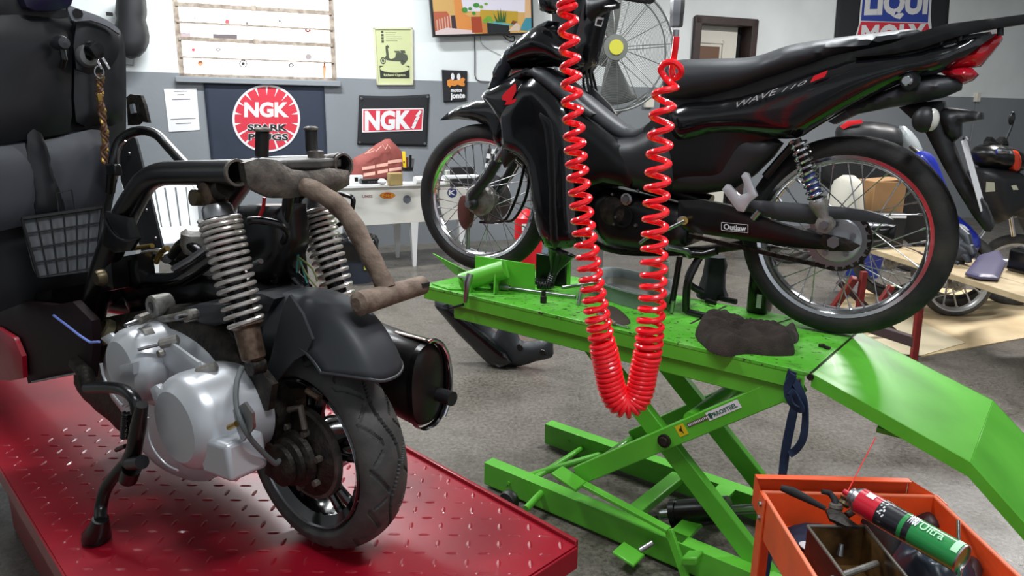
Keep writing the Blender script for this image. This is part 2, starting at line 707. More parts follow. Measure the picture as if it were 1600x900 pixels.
# window_1: outward-tilting steel sash window with bright glass
wt = thing('window_1', WL.at((WS0 + WS1) / 2, -.05, WZ0), None, None)
struct(wt)
FRM = mat('weathered_window_steel', (126, 112, 100), .7, rgb2=(168, 156, 142), nscale=20, bump=.2)
GLS = mat('daylight_frosted_glass', (255, 255, 253), .6, emit=3.2)
fr = MB()
for s in (WS0 + .02, WS1 - .02):
    fr.box(WL.at(s, -.05, (WZ0 + WZ1) / 2), .045, .05, WZ1 - WZ0, WL.u, WL.n)
for z in (WZ0 + .012, WZ1 - .02):
    fr.box(WL.at((WS0 + WS1) / 2, -.05, z), WS1 - WS0, .05, .03, WL.u, WL.n)
fr.build('window_frame', FRM, wt, bevel=.003)
ys = []
for y, th in ((-10, .014), (13, .036), (40, .016), (65, .032), (93, .014)):
    z = WL.px(400, y).z
    b = MB().box(WL.at((WS0 + WS1) / 2, -.035, z), WS1 - WS0 - .04, .045, th, WL.u, WL.n)
    if y in (13, 65):
        b.box(WL.at((WS0 + WS1) / 2 - .02, -.012, z), .05, .014, .05, WL.u, WL.n)
    b.build('glazing_bar', FRM, wt, bevel=.003)
    ys.append(z)
zz = [WZ0 + .02] + sorted(ys) + [WZ1 - .03]
for z0, z1 in zip(zz[:-1], zz[1:]):
    MB().box(WL.at((WS0 + WS1) / 2, -.06, (z0 + z1) / 2), WS1 - WS0 - .06, .006, z1 - z0 - .01, WL.u, WL.n).build('pane', GLS, wt, smooth=False)
sl = MB().box(WL.at((WS0 + WS1) / 2, .02, WZ0 - .03), WS1 - WS0 + .06, .07, .05, WL.u, WL.n)
sl.build('window_sill', mat('grey_wall_paint', (128, 133, 138), .6), wt, bevel=.006)
# stickers on the panes
wi = lambda x, y: WL.px(x, y, -.05)
SKG = mat('sticker_grey', (150, 142, 142), .6)
SKR = mat('sticker_red', (214, 80, 90), .6)
SKO = mat('sticker_orange', (230, 150, 110), .6)
SKD = mat('sticker_dark', (96, 88, 92), .6)
SKL = mat('sticker_pale', (206, 206, 200), .6)


def disc(cx, cy, rx, ry, m, r0=0., pf=wi, lab=None, grp='small stickers on the window panes', name='sticker', o=None):
    mp = quad(pf, [(cx - rx, cy + ry), (cx + rx, cy + ry), (cx + rx, cy - ry), (cx - rx, cy - ry)])
    mb = MB()
    circ_uv(mb, mp, .5, .5, .5, .5, 28, r0)
    return mb, mp


STK = [(304.5, 25.5, 3.2, 4, SKG, .6, 'small grey ring sticker at upper left of the window'),
       (355, 34, 3.5, 4, SKR, 0, 'small red sticker on the upper window pane'),
       (437, 33, 5, 4.8, SKD, .7, 'dark ring sticker on the upper window pane'),
       (481, 47, 4.5, 3.6, SKR, .3, 'pale red round sticker beside the right of the window bar'),
       (341, 77.5, 4.6, 3.2, SKG, .3, 'grey oval sticker on the middle pane'),
       (482, 89, 5, 5.2, SKG, 0, 'grey round sticker at right of the middle pane'),
       (380, 99.5, 6.2, 6.2, SKD, .72, 'dark ring badge sticker on the lowest pane'),
       (313, 99, 4.4, 4.4, SKO, 0, 'orange sticker at lower left of the window'),
       (455, 102, 4.5, 3.4, SKG, .4, 'small pinkish grey oval sticker on the lowest pane'),
       (302, 78, 2.6, 3, SKR, 0, 'tiny red mark sticker on the middle pane'),
       (386, 38, 2, 4.5, SKD, 0, 'small dark upright sticker on the thin bar')]
for cx, cy, rx, ry, m, r0, lb in STK:
    mb, mp = disc(cx, cy, rx, ry, m, r0)
    if r0 > .5:
        circ_uv(mb, mp, .5, .5, .22, .22, 16)
    tag(mb.build('sticker', m, smooth=False), lb, 'sticker', 'small stickers on the window panes')
for (x, y, w_, lb) in ((345, 103, 12, 'thin grey lettering strip on the lowest pane, left'), (432, 86, 11, 'thin grey lettering strip on the middle pane'), (414, 104, 8, 'thin slanted grey lettering strip on the lowest pane')):
    mp = quad(wi, [(x - w_ / 2, y + 1), (x + w_ / 2, y), (x + w_ / 2, y - 1.4), (x - w_ / 2, y - .6)])
    tag(patch(MB(), mp, 0, 0, 1, 1).build('sticker', SKG, smooth=False), lb, 'sticker', 'small stickers on the window panes')
mp = quad(wi, [(282, 58), (371, 61), (371, 54), (282, 51)])
t = thing('strip_sticker', mp(.5, 0), 'long strip sticker, pink, white and dark grey, on the window bar', 'sticker')
patch(MB(), mp, 0, 0, .17, 1).build('pink_end', mat('sticker_mauve', (176, 158, 162), .6), t, smooth=False)
patch(MB(), mp, .17, 0, .57, 1).build('white_middle', SKL, t, smooth=False)
patch(MB(), mp, .57, 0, 1, 1).build('dark_end', SKD, t, smooth=False)
mp = quad(wi, [(504, 124), (509.5, 124), (509.5, 90), (504.5, 90)])
mb = MB().add([mp(.5, 1), mp(.75, .8), mp(1, .5), mp(.9, .2), mp(.8, 0), mp(.2, 0), mp(.1, .2), mp(0, .5), mp(.3, .8)], [tuple(range(9))])
tag(mb.build('bottle_sticker', SKO, smooth=False), 'tall pale orange bottle-shaped sticker at the right of the window', 'sticker')

# door_1
dt = thing('door_1', WL.at((DS0 + DS1) / 2, 0, 0), None, None)
struct(dt)
DKW = mat('dark_brown_timber', (52, 38, 36), .5, noise_amt=.2, nscale=12)
f = MB()
for s in (DS0 + .03, DS1 - .03):
    f.box(WL.at(s, -.05, DZ / 2), .085, .2, DZ, WL.u, WL.n)
f.box(WL.at((DS0 + DS1) / 2, -.05, DZ - .03), DS1 - DS0, .2, .085, WL.u, WL.n)
f.build('door_frame', DKW, dt, bevel=.004)
zb = WL.px(1110, 71).z
w_ = DS1 - DS0
lf = MB().box(WL.at(DS0 + .05 + w_ * .38, -.12, DZ / 2 - .02), w_ * .74, .035, DZ - .09, WL.u, WL.n)
lf.build('door_leaf', mat('cream_door', (214, 210, 198), .5), dt, bevel=.003)
zc = WL.px(1110, 96).z
s0 = (WL.px(1090, 80) - WL.o).dot(WL.u)
s1 = (WL.px(1134, 80) - WL.o).dot(WL.u)
MB().box(WL.at((s0 + s1) / 2 - .02, -.1, zb - .3), s1 - s0, .012, .6, WL.u, WL.n).build('brown_pane', mat('brown_pane', (112, 82, 62), .4), dt)
m_ = MB()
for ss in (s0 - .06, s1 + .03):
    m_.box(WL.at(ss, -.095, zb - .3), .03, .02, .75, WL.u, WL.n)
m_.box(WL.at((s0 + s1) / 2 - .02, -.095, zb + .05), s1 - s0 + .1, .02, .03, WL.u, WL.n)
m_.build('pane_moulding', mat('cream_door', (214, 210, 198), .5), dt)
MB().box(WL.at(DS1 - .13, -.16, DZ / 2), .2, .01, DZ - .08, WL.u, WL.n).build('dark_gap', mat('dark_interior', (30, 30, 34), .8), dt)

# ================================================================== THINGS ON THE WALL
wf = lambda off: (lambda x, y: WL.px(x, y, off))


def cloth(corner, off=.012, nx=26, ny=18, amp=.006, seed=0, sag=.0):
    mp = quad(wf(off), corner)
    mb = MB()
    vs, fs = [], []
    for j in range(ny + 1):
        for i in range(nx + 1):
            u, v = i / nx, j / ny
            k = noise.noise(V((u * 3 + seed, v * 2.2, seed)))
            p = mp(u, v) + WL.n * (amp * (k + .6)) - V((0, 0, 1)) * sag * math.sin(math.pi * u) * v
            vs.append(p)
    for j in range(ny):
        for i in range(nx):
            a = j * (nx + 1) + i
            fs.append((a, a + 1, a + nx + 2, a + nx + 1))
    mb.add(vs, fs)
    return mb, mp


def banner(name, corner, m, label, cat='banner', seed=0, amp=.006, sag=0., grp=None):
    mb, mp = cloth(corner, seed=seed, amp=amp, sag=sag)
    o = mb.build(name, m, None, solid=.002)
    tag(o, label, cat, grp)
    return o, (lambda u, v: mp(u, v) + WL.n * (amp * 1.9 + .003))


def eyelets(parent, mp, pts, r=.011):
    for u, v in pts:
        c = mp(u, v)
        MB().lathe([(r * .45, 0), (r, 0), (r, .003), (r * .45, .003)], c, WL.n, 20).build('eyelet', STEEL, parent)


NAVYC = mat('navy_banner_cloth', (38, 46, 62), .8, noise_amt=.12, nscale=3)
BLKC = mat('black_banner_cloth', (22, 23, 28), .75, noise_amt=.15, nscale=4)
o, mp = banner('spark_plug_banner', [(331, 262), (512, 262), (506, 127), (317, 123)], NAVYC, 'large navy banner under the window with a round red NGK SPARK PLUGS emblem', seed=1)
g_ = []
for i in range(1, 5):
    pass
eyelets(o, mp, [(.018, .965), (.975, .965), (.02, .03)])


def emb(cx, cy, rx, ry):
    return quad(wf(.0225), [(cx - rx, cy + ry), (cx + rx, cy + ry), (cx + rx, cy - ry), (cx - rx, cy - ry)])


e0 = emb(416, 185, 53, 53)
k = MB()
circ_uv(k, e0, .5, .5, .5, .5, 64)
k.build('white_ring', WPRINT, o, smooth=False)
e1 = (lambda u, v: e0(u, v) + WL.n * .001)
k = MB()
circ_uv(k, e1, .5, .5, .468, .468, 64)
k.build('red_disc', RPRINT, o, smooth=False)
e2 = (lambda u, v: e0(u, v) + WL.n * .002)
k = MB()
for q in range(18):
    a = R(90 + q * 20)
    if q in (0, ):
        pass
    r1 = .47
    r0 = .34 if abs(math.cos(a)) < .75 else .37
    if math.sin(a) < -.3:
        r0 = .2
    da = R(2.0)
    k = MB().add([e2(.5 + r0 * math.cos(a), .5 + r0 * math.sin(a)), e2(.5 + r1 * math.cos(a - da), .5 + r1 * math.sin(a - da)), e2(.5 + r1 * math.cos(a + da), .5 + r1 * math.sin(a + da))], [(0, 1, 2)])
    k.build('white_ray', WPRINT, o, smooth=False)


def sub(m0, u0, v0, u1, v1, dz=0.):
    return lambda u, v: m0(u0 + (u1 - u0) * u, v0 + (v1 - v0) * v) + WL.n * dz


text('NGK', sub(e0, .17, .52, .83, .745, .003), WPRINT, 'white_lettering', o, offset=.045)
text('SPARK', sub(e0, .215, .315, .815, .425, .0035), WPRINT, 'letter_outline', o, offset=.085)
text('PLUGS', sub(e0, .225, .175, .825, .285, .0035), WPRINT, 'letter_outline', o, offset=.085)
text('SPARK', sub(e0, .22, .32, .81, .42, .005), INK, 'black_lettering', o, offset=.035)
text('PLUGS', sub(e0, .23, .18, .82, .28, .005), INK, 'black_lettering', o, offset=.035)

# smaller NGK banner
o, mp = banner('small_spark_plug_banner', [(558, 226), (667, 229), (671, 147), (561, 149)], BLKC, 'smaller black banner with a red and white rectangular NGK panel', seed=5, sag=.012)
eyelets(o, mp, [(.03, .94), (.97, .95), (.03, .05), (.96, .06)])
e0 = quad(wf(.024), [(566, 207), (660, 204), (662, 169), (566, 170)])
k = MB()
patch(k, e0, 0, 0, 1, 1)
k.build('white_border', WPRINT, o, smooth=False)
e1 = sub(e0, .018, .05, .982, .95, .001)
k = MB()
patch(k, e1, 0, 0, 1, 1)
k.build('red_panel', RPRINT, o, smooth=False)
text('NGK', sub(e0, .04, .07, .8, .92, .002), WPRINT, 'white_lettering', o, offset=.05)
sp = sub(e0, .8, .08, .99, .92, .003)
k = MB()
for (a, b, c_, d_) in ((.35, .7, .8, 1.), (.25, .45, .65, .72), (.1, .22, .5, .5), (.0, .08, .35, .25)):
    k.add([sp(a, b), sp(a + .25, b - .08), sp(c_ + .1, d_ - .08), sp(c_ - .1, d_)], [(0, 1, 2, 3)])
k.build('spark_plug_print', WPRINT, o, smooth=False)

# motos jonte
o, mp = banner('workshop_pennant', [(693, 160), (729, 158), (730, 111), (690, 109)], BLKC, 'small black pennant reading motos jonte with an orange shape', 'pennant', seed=9)
e0 = quad(wf(.024), [(693, 160), (729, 158), (730, 111), (690, 109)])
OR = mat('orange_print', (206, 130, 50), .7)
k = MB().add([e0(u, v) for u, v in ((.2, .52), (.3, .46), (.36, .52), (.5, .5), (.62, .55), (.78, .5), (.9, .5), (.92, .58), (.86, .62), (.93, .72), (.85, .78), (.72, .74), (.6, .7), (.45, .68), (.32, .72), (.2, .68), (.2, .6))], [tuple(range(17))])
k.build('orange_print', OR, o, smooth=False)
k = MB()
for cu in (.42, .66):
    circ_uv(k, sub(e0, 0, 0, 1, 1, .001), cu, .8, .07, .11, 20)
k.build('white_ovals', WPRINT, o, smooth=False)
text('motos', sub(e0, .33, .31, .8, .42, .002), WPRINT, 'white_lettering', o, offset=.04)
text('jonte', sub(e0, .3, .05, .93, .28, .002), WPRINT, 'white_lettering', o, offset=.05)

# LIQUI MOLY banner
o, mp = banner('oil_brand_banner', [(1301, 86), (1477, 80), (1487, -45), (1312, -45)], mat('charcoal_banner_cloth', (34, 36, 40), .8), 'dark hanging banner with a blue and red LIQUI MOLY shield behind the seat', seed=12, amp=.01)
e0 = quad(wf(.035), [(1301, 86), (1477, 80), (1487, -45), (1312, -45)])
BL = mat('blue_print', (44, 66, 150), .7)
k = MB().add([e0(u, v) for u, v in ((.19, .03), (.175, .2), (.2, .36), (.2, .7), (.18, .85), (.2, .98), (.82, .98), (.85, .85), (.83, .7), (.835, .45), (.86, .25), (.82, .03))], [tuple(range(12))])
k.build('white_shield_edge', WPRINT, o, smooth=False)
e1 = sub(e0, 0, 0, 1, 1, .001)
k = MB().add([e1(u, v) for u, v in ((.215, .41), (.215, .7), (.2, .85), (.215, .96), (.81, .96), (.83, .85), (.81, .7), (.815, .37))], [tuple(range(8))])
k.build('blue_field', BL, o, smooth=False)
k = MB().add([e1(u, v) for u, v in ((.2, .05), (.19, .2), (.215, .4), (.815, .36), (.845, .24), (.81, .05))], [tuple(range(6))])
k.build('red_field', RPRINT, o, smooth=False)
text('LIQUI', sub(e0, .235, .42, .8, .78, .003), WPRINT, 'white_lettering', o, offset=.05)
text('MOLY', sub(e0, .225, .07, .8, .36, .003), WPRINT, 'white_lettering', o, offset=.05)

# framed scooter poster
pc = [(589, 133), (646, 133), (645, 43), (583, 43)]
o = thing('framed_poster', WL.px(617, 133, .015), 'framed pale green vintage poster with a scooter drawing and black title panel', 'poster')
mf = quad(wf(.03), pc)
k = MB()
for (u0, v0, u1, v1) in ((-.0, 0, 1, .035), (0, .965, 1, 1), (0, 0, .05, 1), (.95, 0, 1, 1)):
    pts = [mf(u0, v0), mf(u1, v0), mf(u1, v1), mf(u0, v1)]
    k.prism(pts, WL.n * -.022)
k.build('frame', mat('pale_wood_frame', (196, 196, 164), .5), o, bevel=.002)
mq = quad(wf(.022), pc)
k = MB()
patch(k, mq, .03, .02, .97, .98)
k.build('print', mat('pale_green_print', (188, 194, 146), .5), o, smooth=False)
PIN = mat('poster_ink', (70, 76, 62), .7)
m1 = sub(mq, 0, 0, 1, 1, .001)
k = MB().add([m1(u, v) for u, v in ((.1, .12), (.9, .12), (.9, .34), (.1, .34))], [(0, 1, 2, 3)])
k.build('title_panel', mat('poster_black', (40, 44, 36), .7), o, smooth=False)
k = MB()
circ_uv(k, sub(mq, 0, 0, 1, 1, .002), .5, .29, .39, .07, 40)
k.build('pale_ellipse', mat('pale_green_print', (188, 194, 146), .5), o, smooth=False)
text('Richard Clypton', sub(mq, .2, .145, .78, .2, .003), mat('pale_green_print', (188, 194, 146), .5), 'title_lettering', o, offset=.03)
k = MB()
for j in range(4):
    patch(k, m1, .19, .74 + j * .055, .25, .78 + j * .055)
k.build('column_of_letters', PIN, o, smooth=False)
k = MB()
for j, w_ in enumerate((.28, .24, .4, .42, .3)):
    patch(k, m1, .3, .91 - j * .035, .3 + w_, .916 - j * .035)
k.build('text_lines', PIN, o, smooth=False)
k = MB()
m3 = sub(mq, 0, 0, 1, 1, .0028)
circ_uv(k, m3, .2, .43, .07, .06, 28, .7)
circ_uv(k, m3, .2, .43, .03, .026, 20)
circ_uv(k, m3, .72, .4, .06, .04, 28)
k.add([m3(u, v) for u, v in ((.24, .47), (.3, .44), (.5, .42), (.62, .42), (.8, .4), (.86, .46), (.84, .53), (.7, .57), (.55, .56), (.52, .48), (.4, .455), (.36, .48), (.34, .66), (.28, .66), (.29, .52))], [tuple(range(15))])
k.add([m3(u, v) for u, v in ((.5, .6), (.64, .6), (.66, .57), (.52, .57))], [(0, 1, 2, 3)])
k.add([m3(u, v) for u, v in ((.66, .61), (.78, .61), (.8, .56), (.68, .57))], [(0, 1, 2, 3)])
k.add([m3(u, v) for u, v in ((.28, .68), (.34, .7), (.38, .66), (.3, .64))], [(0, 1, 2, 3)])
k.build('scooter_drawing', PIN, o, smooth=False)

# white notice sheet (its code is left out)
pcn = [(264, 206), (312, 203), (307, 138), (256, 139)]
mq = quad(wf(.006), pcn)
k = MB()
patch(k, mq, 0, 0, 1, 1)
o = tag(k.build('notice_sheet', PAPER, None, smooth=False, solid=.001), 'white printed notice sheet pinned left of the navy banner', 'notice')
m1 = sub(mq, 0, 0, 1, 1, .002)
k = MB()
for (a, b, v) in ((.3, .7, .93), (.4, .6, .85), (.22, .78, .74), (.1, .9, .28), (.25, .75, .17)):
    patch(k, m1, a, v, b, v + .018)
k.build('printed_lines', mat('grey_print', (120, 120, 124), .7), o, smooth=False)

# television
tc = [(677, 58), (834, 53.5), (832, -40), (668, -40)]
o = thing('television', WL.px(752, 56, .1), 'wall television showing a sunny room with potted plants', 'television')
mf = quad(wf(.12), tc)
k = MB().prism([mf(0, 0), mf(1, 0), mf(1, 1), mf(0, 1)], WL.n * -.05)
k.build('casing', BLACK, o, bevel=.004)
MB().box(WL.px(750, 0, .04), .3, .075, .3, WL.u, WL.n).build('wall_bracket', BLACK, o)
ms = sub(mf, .022, .035, .975, .97, .002)


def scr(name, pts, rgb, dz=.0, e=.62):
    q = sub(ms, 0, 0, 1, 1, dz)
    nm = 'screen_%d_%d_%d' % rgb
    k = MB().add([q(u, v) for u, v in pts], [tuple(range(len(pts)))])
    return k.build(name, mat(nm, tuple(int(v * .66) for v in rgb), .3, emit=e * 1.1), o, smooth=False)


# u 0..1 across, v 0..1 up; the photo shows v 0..0.55
scr('picture_wall', [(0, 0), (1, 0), (1, 1), (0, 1)], (226, 180, 100))
scr('picture_window', [(.28, .4), (.95, .36), (.97, 1), (.28, 1)], (236, 232, 246), .001, .7)
scr('picture_yellow_wall', [(.45, .12), (.85, .1), (.86, .38), (.47, .42)], (204, 168, 44), .002)
scr('picture_curtain', [(.22, .05), (.37, .04), (.36, .3), (.3, .36), (.26, 1), (.2, 1)], (236, 150, 70), .003)
scr('picture_curtain', [(.93, .2), (1, .2), (1, 1), (.95, 1)], (236, 190, 140), .003)
scr('picture_cot', [(0, .02), (.16, .04), (.17, .3), (.13, .4), (0, .4)], (196, 96, 62), .003)
for i in range(6):
    x = .02 + i * .027
    scr('picture_cot_bar', [(x, .02), (x + .012, .02), (x + .012, .26 + i * .015), (x, .26 + i * .015)], (222, 176, 160), .004)
scr('picture_dark_cupboard', [(.17, .08), (.22, .07), (.21, .33), (.17, .33)], (60, 36, 44), .004)
scr('picture_floor', [(0, 0), (.4, 0), (.38, .06), (.12, .12), (0, .06)], (236, 214, 214), .0045)
scr('picture_pot', [(.37, .02), (.48, .02), (.475, .3), (.37, .3)], (176, 66, 28), .005)
scr('picture_wooden_stand', [(.48, .0), (.53, 0), (.52, .2), (.475, .2)], (208, 130, 60), .005)
scr('picture_box', [(.53, -.0), (.77, 0), (.76, .13), (.53, .19)], (18, 24, 28), .006)
scr('picture_box_top', [(.53, .19), (.76, .13), (.83, .135), (.6, .22)], (96, 178, 182), .007)
scr('picture_blue_chair', [(.88, .04), (1, .02), (1, .26), (.94, .26), (.9, .14)], (60, 150, 170), .006)
scr('picture_cushion', [(.75, .03), (.87, .03), (.88, .12), (.84, .18), (.78, .09)], (226, 206, 184), .007)
scr('picture_basket', [(.77, .13), (.84, .13), (.85, .2), (.8, .22)], (120, 64, 36), .006)
for (cx, cy, rr, ry) in ((.31, .42, .03, .05), (.365, .44, .02, .03), (.43, .5, .035, .04), (.48, .47, .02, .03), (.4, .36, .02, .03), (.55, .26, .035, .05), (.51, .22, .025, .04), (.58, .21, .02, .03), (.53, .52, .02, .02)):
    scr('picture_leaf', [(cx + rr * math.cos(a * .7), cy + ry * math.sin(a * .7)) for a in range(9)], (60, 150, 50) if cx < .45 else (120, 176, 60), .008)
for (x, tx, ty) in ((.64, .6, .36), (.66, .645, .44), (.68, .675, .46), (.7, .71, .42), (.71, .735, .4)):
    scr('picture_spiky_leaf', [(x - .012, .19), (x + .014, .19), (tx, ty)], (34, 96, 44), .009)

# cables below the television
CAB = mat('black_cable', (20, 20, 22), .6)
tag(MB().tube([WL.px(*p, .012) for p in ((742, 57), (742, 90), (742, 118), (744, 124), (750, 127), (768, 128), (800, 130))], .005, 8).build('power_cable', CAB), 'thin black cable hanging from the television down to the grey paint', 'cable')
tag(MB().tube(spline([WL.px(*p, .012) for p in ((750, 56), (753, 68), (762, 76), (774, 82), (785, 88), (800, 98))], 5), .0025, 6).build('antenna_wire', mat('grey_wire', (120, 120, 124), .6)), 'thin grey wire curving right below the television', 'cable')
tag(MB().tube(spline([WL.px(*p, .03) for p in ((786, 55), (794, 63), (803, 64), (803, 57), (797, 58), (790, 55))], 5), .006, 6).build('cable_loop', CAB), 'looped black cable bundle under the right of the television', 'cable')

# black shell hanging on the wall, left
o = thing('hanging_black_shell', WL.px(205, 92, .1), 'rounded black plastic housing hanging high on the white wall, far left', 'motorcycle part')
c = WL.px(206, 60, .14)
pr = []
for (y, hw) in ((-8, 17), (0, 19), (15, 20), (22, 20), (30, 18.5), (42, 21.5), (55, 23.5), (66, 23), (78, 19), (88, 11), (92, 2)):
    p = WL.px(205, y, .14)
    pr.append((p, hw / 1100 * 6.6))
pf_ = MB()
rings = []
for p, r_ in pr:
    rings.append([p + WL.u * (r_ * math.cos(a)) + WL.n * (.1 * min(1, r_ / .1) * math.sin(a)) for a in [2 * math.pi * k / 24 for k in range(24)]])
pf_.loft(rings)
pf_.build('shell', PLAS, o)
tab = MB().box(WL.px(171, 22, .1), .05, .02, .03, WL.u, WL.n)
tab.build('tab', PLAS, o, bevel=.004)
MB().tube([WL.px(*p, .03) for p in ((196, 90), (195, 101), (208, 102), (209, 91))], .008, 8).build('hanging_hook', STEEL, o)
MB().box(WL.px(203, 40, .03), .06, .1, .25, WL.u, WL.n).build('wall_mount', PLAS, o)

# small wall fittings
t = thing('wall_socket', WL.px(1527, 165, .02), 'cream socket box on the grey wall at the far right', 'socket')
MB().box(WL.px(1527, 152, .02), .075, .05, .12, WL.u, WL.n).build('cover', CREAM, t, bevel=.006)
MB().tube([WL.px(*p, .015) for p in ((1526, 160), (1521, 190), (1515, 225))], .006, 8).build('cable', mat('grey_wire', (120, 120, 124), .6), t)
t = thing('fan_switch', WL.px(1014, 168, .02), 'small cream switch box on the wall below the fan', 'switch')
MB().box(WL.px(1014, 161, .025), .11, .05, .1, WL.u, WL.n).build('cover', CREAM, t, bevel=.006)
MB().box(WL.px(1008, 154, .03), .05, .03, .04, WL.u, WL.n).build('dark_knob', BLACK, t, bevel=.004)
# ================================================================== GREEN SCISSOR LIFT
FA, RA = D(755, 311, 2.795), D(1316, 370, 2.05)      # axle centres of the black motorcycle
ub = V((RA.x - FA.x, RA.y - FA.y, 0)).normalized()
nb = V((ub.y, -ub.x, 0))
if nb.y > 0:
    nb = -nb
BK = Fr((FA.x, FA.y, 0), ub, nb)
ZT = .726
LF = Fr((.755, 1.679, 0), (.781, -.625, 0), (-.625, -.781, 0))       # l is towards the camera; table spans l -.52 .. 0
lift = thing('scissor_lift', LF.at(-.6, -.26, 0), 'lime green motorcycle scissor lift carrying the black motorcycle', 'motorcycle lift')
TW = .50
L0 = -1.40


def lbox(name, s0, s1, l0, l1, z0, z1, m=GREEN, bev=.002, parent=None):
    b = MB().box(LF.at((s0 + s1) / 2, (l0 + l1) / 2, (z0 + z1) / 2), abs(s1 - s0), abs(l1 - l0), abs(z1 - z0), LF.u, LF.n)
    return b.build(name, m, parent or lift, bevel=bev)


# table top with a pointed far-left end as in the photograph
top = MB().prism([LF.at(L0, 0.0, ZT), LF.at(-.0, 0, ZT), LF.at(-.0, -TW, ZT), LF.at(L0 + .03, -TW, ZT)], V((0, 0, -.012)))
top.build('table_top', GREENW, lift, bevel=.002)
lbox('side_flange', L0 + .01, -.01, -.004, -.001, ZT - .052, ZT - .001)
lbox('side_flange', L0 + .01, -.01, -TW + .001, -TW + .004, ZT - .052, ZT - .001)
b = MB()
b.box(LF.at((L0 + .15) / 2 - .02, -.035, ZT - .075), abs(L0) - .2, .05, .055, LF.u, LF.n)
b.build('table_rail', GREEN, lift, bevel=.003)
b = MB()
b.box(LF.at((L0 + .15) / 2 - .02, -TW + .035, ZT - .075), abs(L0) - .2, .05, .055, LF.u, LF.n)
b.build('table_rail', GREEN, lift, bevel=.003)
# drop leaf plate seam
lbox('seam_strip', -.42, -.412, -TW + .02, -.2, ZT - .001, ZT + .0008, DARK, 0)

# ramp: two slopes, hinged at s = 0
RP = [(0.006, ZT - .002), (.365, .60), (1.0, .02)]
for (a, za), (c, zc_) in zip(RP[:-1], RP[1:]):
    q = MB().prism([LF.at(a, -.005, za), LF.at(c, -.005, zc_), LF.at(c, -.475, zc_), LF.at(a, -.475, za)], V((0, 0, -.008)))
    q.build('ramp_plate', GREEN, lift, bevel=.0015)
for l in (-.007, -.473):
    q = MB()
    pts = [LF.at(a, l, z) for a, z in RP] + [LF.at(a, l, z - .035) for a, z in RP[::-1]]
    pts[-1] = LF.at(RP[0][0], l, RP[0][1] - .035)
    pts[3] = LF.at(RP[2][0] - .02, l, .0)
    q.prism(pts, LF.n * .004)
    q.build('ramp_flange', GREEN, lift)
MB().cyl(LF.at(.003, .0, ZT - .012), LF.at(.003, -TW, ZT - .012), .009, 14).build('hinge_rod', DARK, lift)
MB().tube([LF.at(-.02, .006, ZT - .02), LF.at(-.02, .006, ZT - .06), LF.at(.0, .006, ZT - .07)], .006, 8).build('hinge_pin', STEEL, lift)
q = MB().box(LF.at(.24, -.2, .60), .16, .3, .012, LF.u, LF.n)
q.build('ramp_stiffener', GREEN, lift)

# base rails (channel section)

P0 = G(757, 722, .1)
ls = (P0 - LF.o).dot(LF.n)
sL = (P0 - LF.o).dot(LF.u)
P1 = G(852, 662, .1)
lf_ = (P1 - LF.o).dot(LF.n)
sL2 = (P1 - LF.o).dot(LF.u)
SR = .12
for l, s0 in ((ls, sL), (lf_, sL2)):
    b = MB()
    sgn = 1
    b.box(LF.at((s0 + SR) / 2, l - .0, .055), SR - s0, .005, .085, LF.u, LF.n)
    b.box(LF.at((s0 + SR) / 2, l - .0225, .0975), SR - s0, .05, .005, LF.u, LF.n)
    b.box(LF.at((s0 + SR) / 2, l - .0225, .015), SR - s0, .05, .005, LF.u, LF.n)
    b.build('base_rail', GREEN, lift, bevel=.0015)
    for s_ in (s0 + .12, SR - .1):
        MB().cyl(LF.at(s_, l, .06), LF.at(s_, l + .008, .06), .006, 10).build('rail_bolt', GREEN, lift)
for s_ in (sL + .16, ):
    MB().cyl(LF.at(s_, ls, .05), LF.at(s_, lf_ - .03, .05), .011, 12).build('cross_rod', GREEN, lift)
MB().cyl(LF.at(sL + .10, ls + .0, .05), LF.at(sL + .25, lf_, .052), .013, 12).build('cross_rod', GREEN, lift)
lbox('base_cross_member', SR - .06, SR, lf_, ls, .02, .09)
lbox('base_cross_member', sL + .73, sL + .79, lf_ + .0, ls - .0, .085, .10)

# scissor arms traced where they stand
IN = ls - .045      # near arm pair planes
IF_ = lf_ + .035


def arm(name, l, pa, pb, w, th=.03, m=GREEN, zoff=0.):
    """flat bar between two pixels on plane l"""
    A, B = LF.px(pa[0], pa[1], l), LF.px(pb[0], pb[1], l)
    b = MB().bar(A, B, th, w)
    return b.build(name, m, lift, bevel=.003), A, B


(armA, A0, A1) = arm('scissor_arm', IN + .03, (905, 742), (1250, 596), .062)
(armB, B0, B1) = arm('scissor_arm', IN - .012, (905, 512), (1205, 905), .062)
# far pair: same s and z, other side
dA = LF.n * (IF_ - (IN + .03))
dB = LF.n * (IF_ + .04 - (IN - .012))
MB().bar(A0 + dA, A1 + dA, .03, .062).build('scissor_arm', GREEN, lift, bevel=.003)
MB().bar(B0 + dB, B1 + dB, .03, .062).build('scissor_arm', GREEN, lift, bevel=.003)
PV = LF.px(1039, 688, IN + .046)
MB().lathe([(0, .016), (.012, .016), (.014, .010), (.02, .010), (.02, 0)], PV, LF.n, 24).build('pivot_bolt', DARK, lift)
t_ = (PV - A0).dot(LF.n)
MB().cyl(PV, PV + LF.n * (IF_ - IN - .06), .014, 16).build('pivot_tube', GREEN, lift)
up_ = A0 + (A1 - A0) * .62 + V((0, 0, .045))
MB().cyl(A0 + (A1 - A0) * .56 + V((0, 0, .03)), A0 + (A1 - A0) * .56 + V((0, 0, .03)) + dA, .02, 18).build('cross_tube', GREEN, lift)
MB().cyl(A0, A0 + dA, .014, 14).build('cross_tube', GREEN, lift)
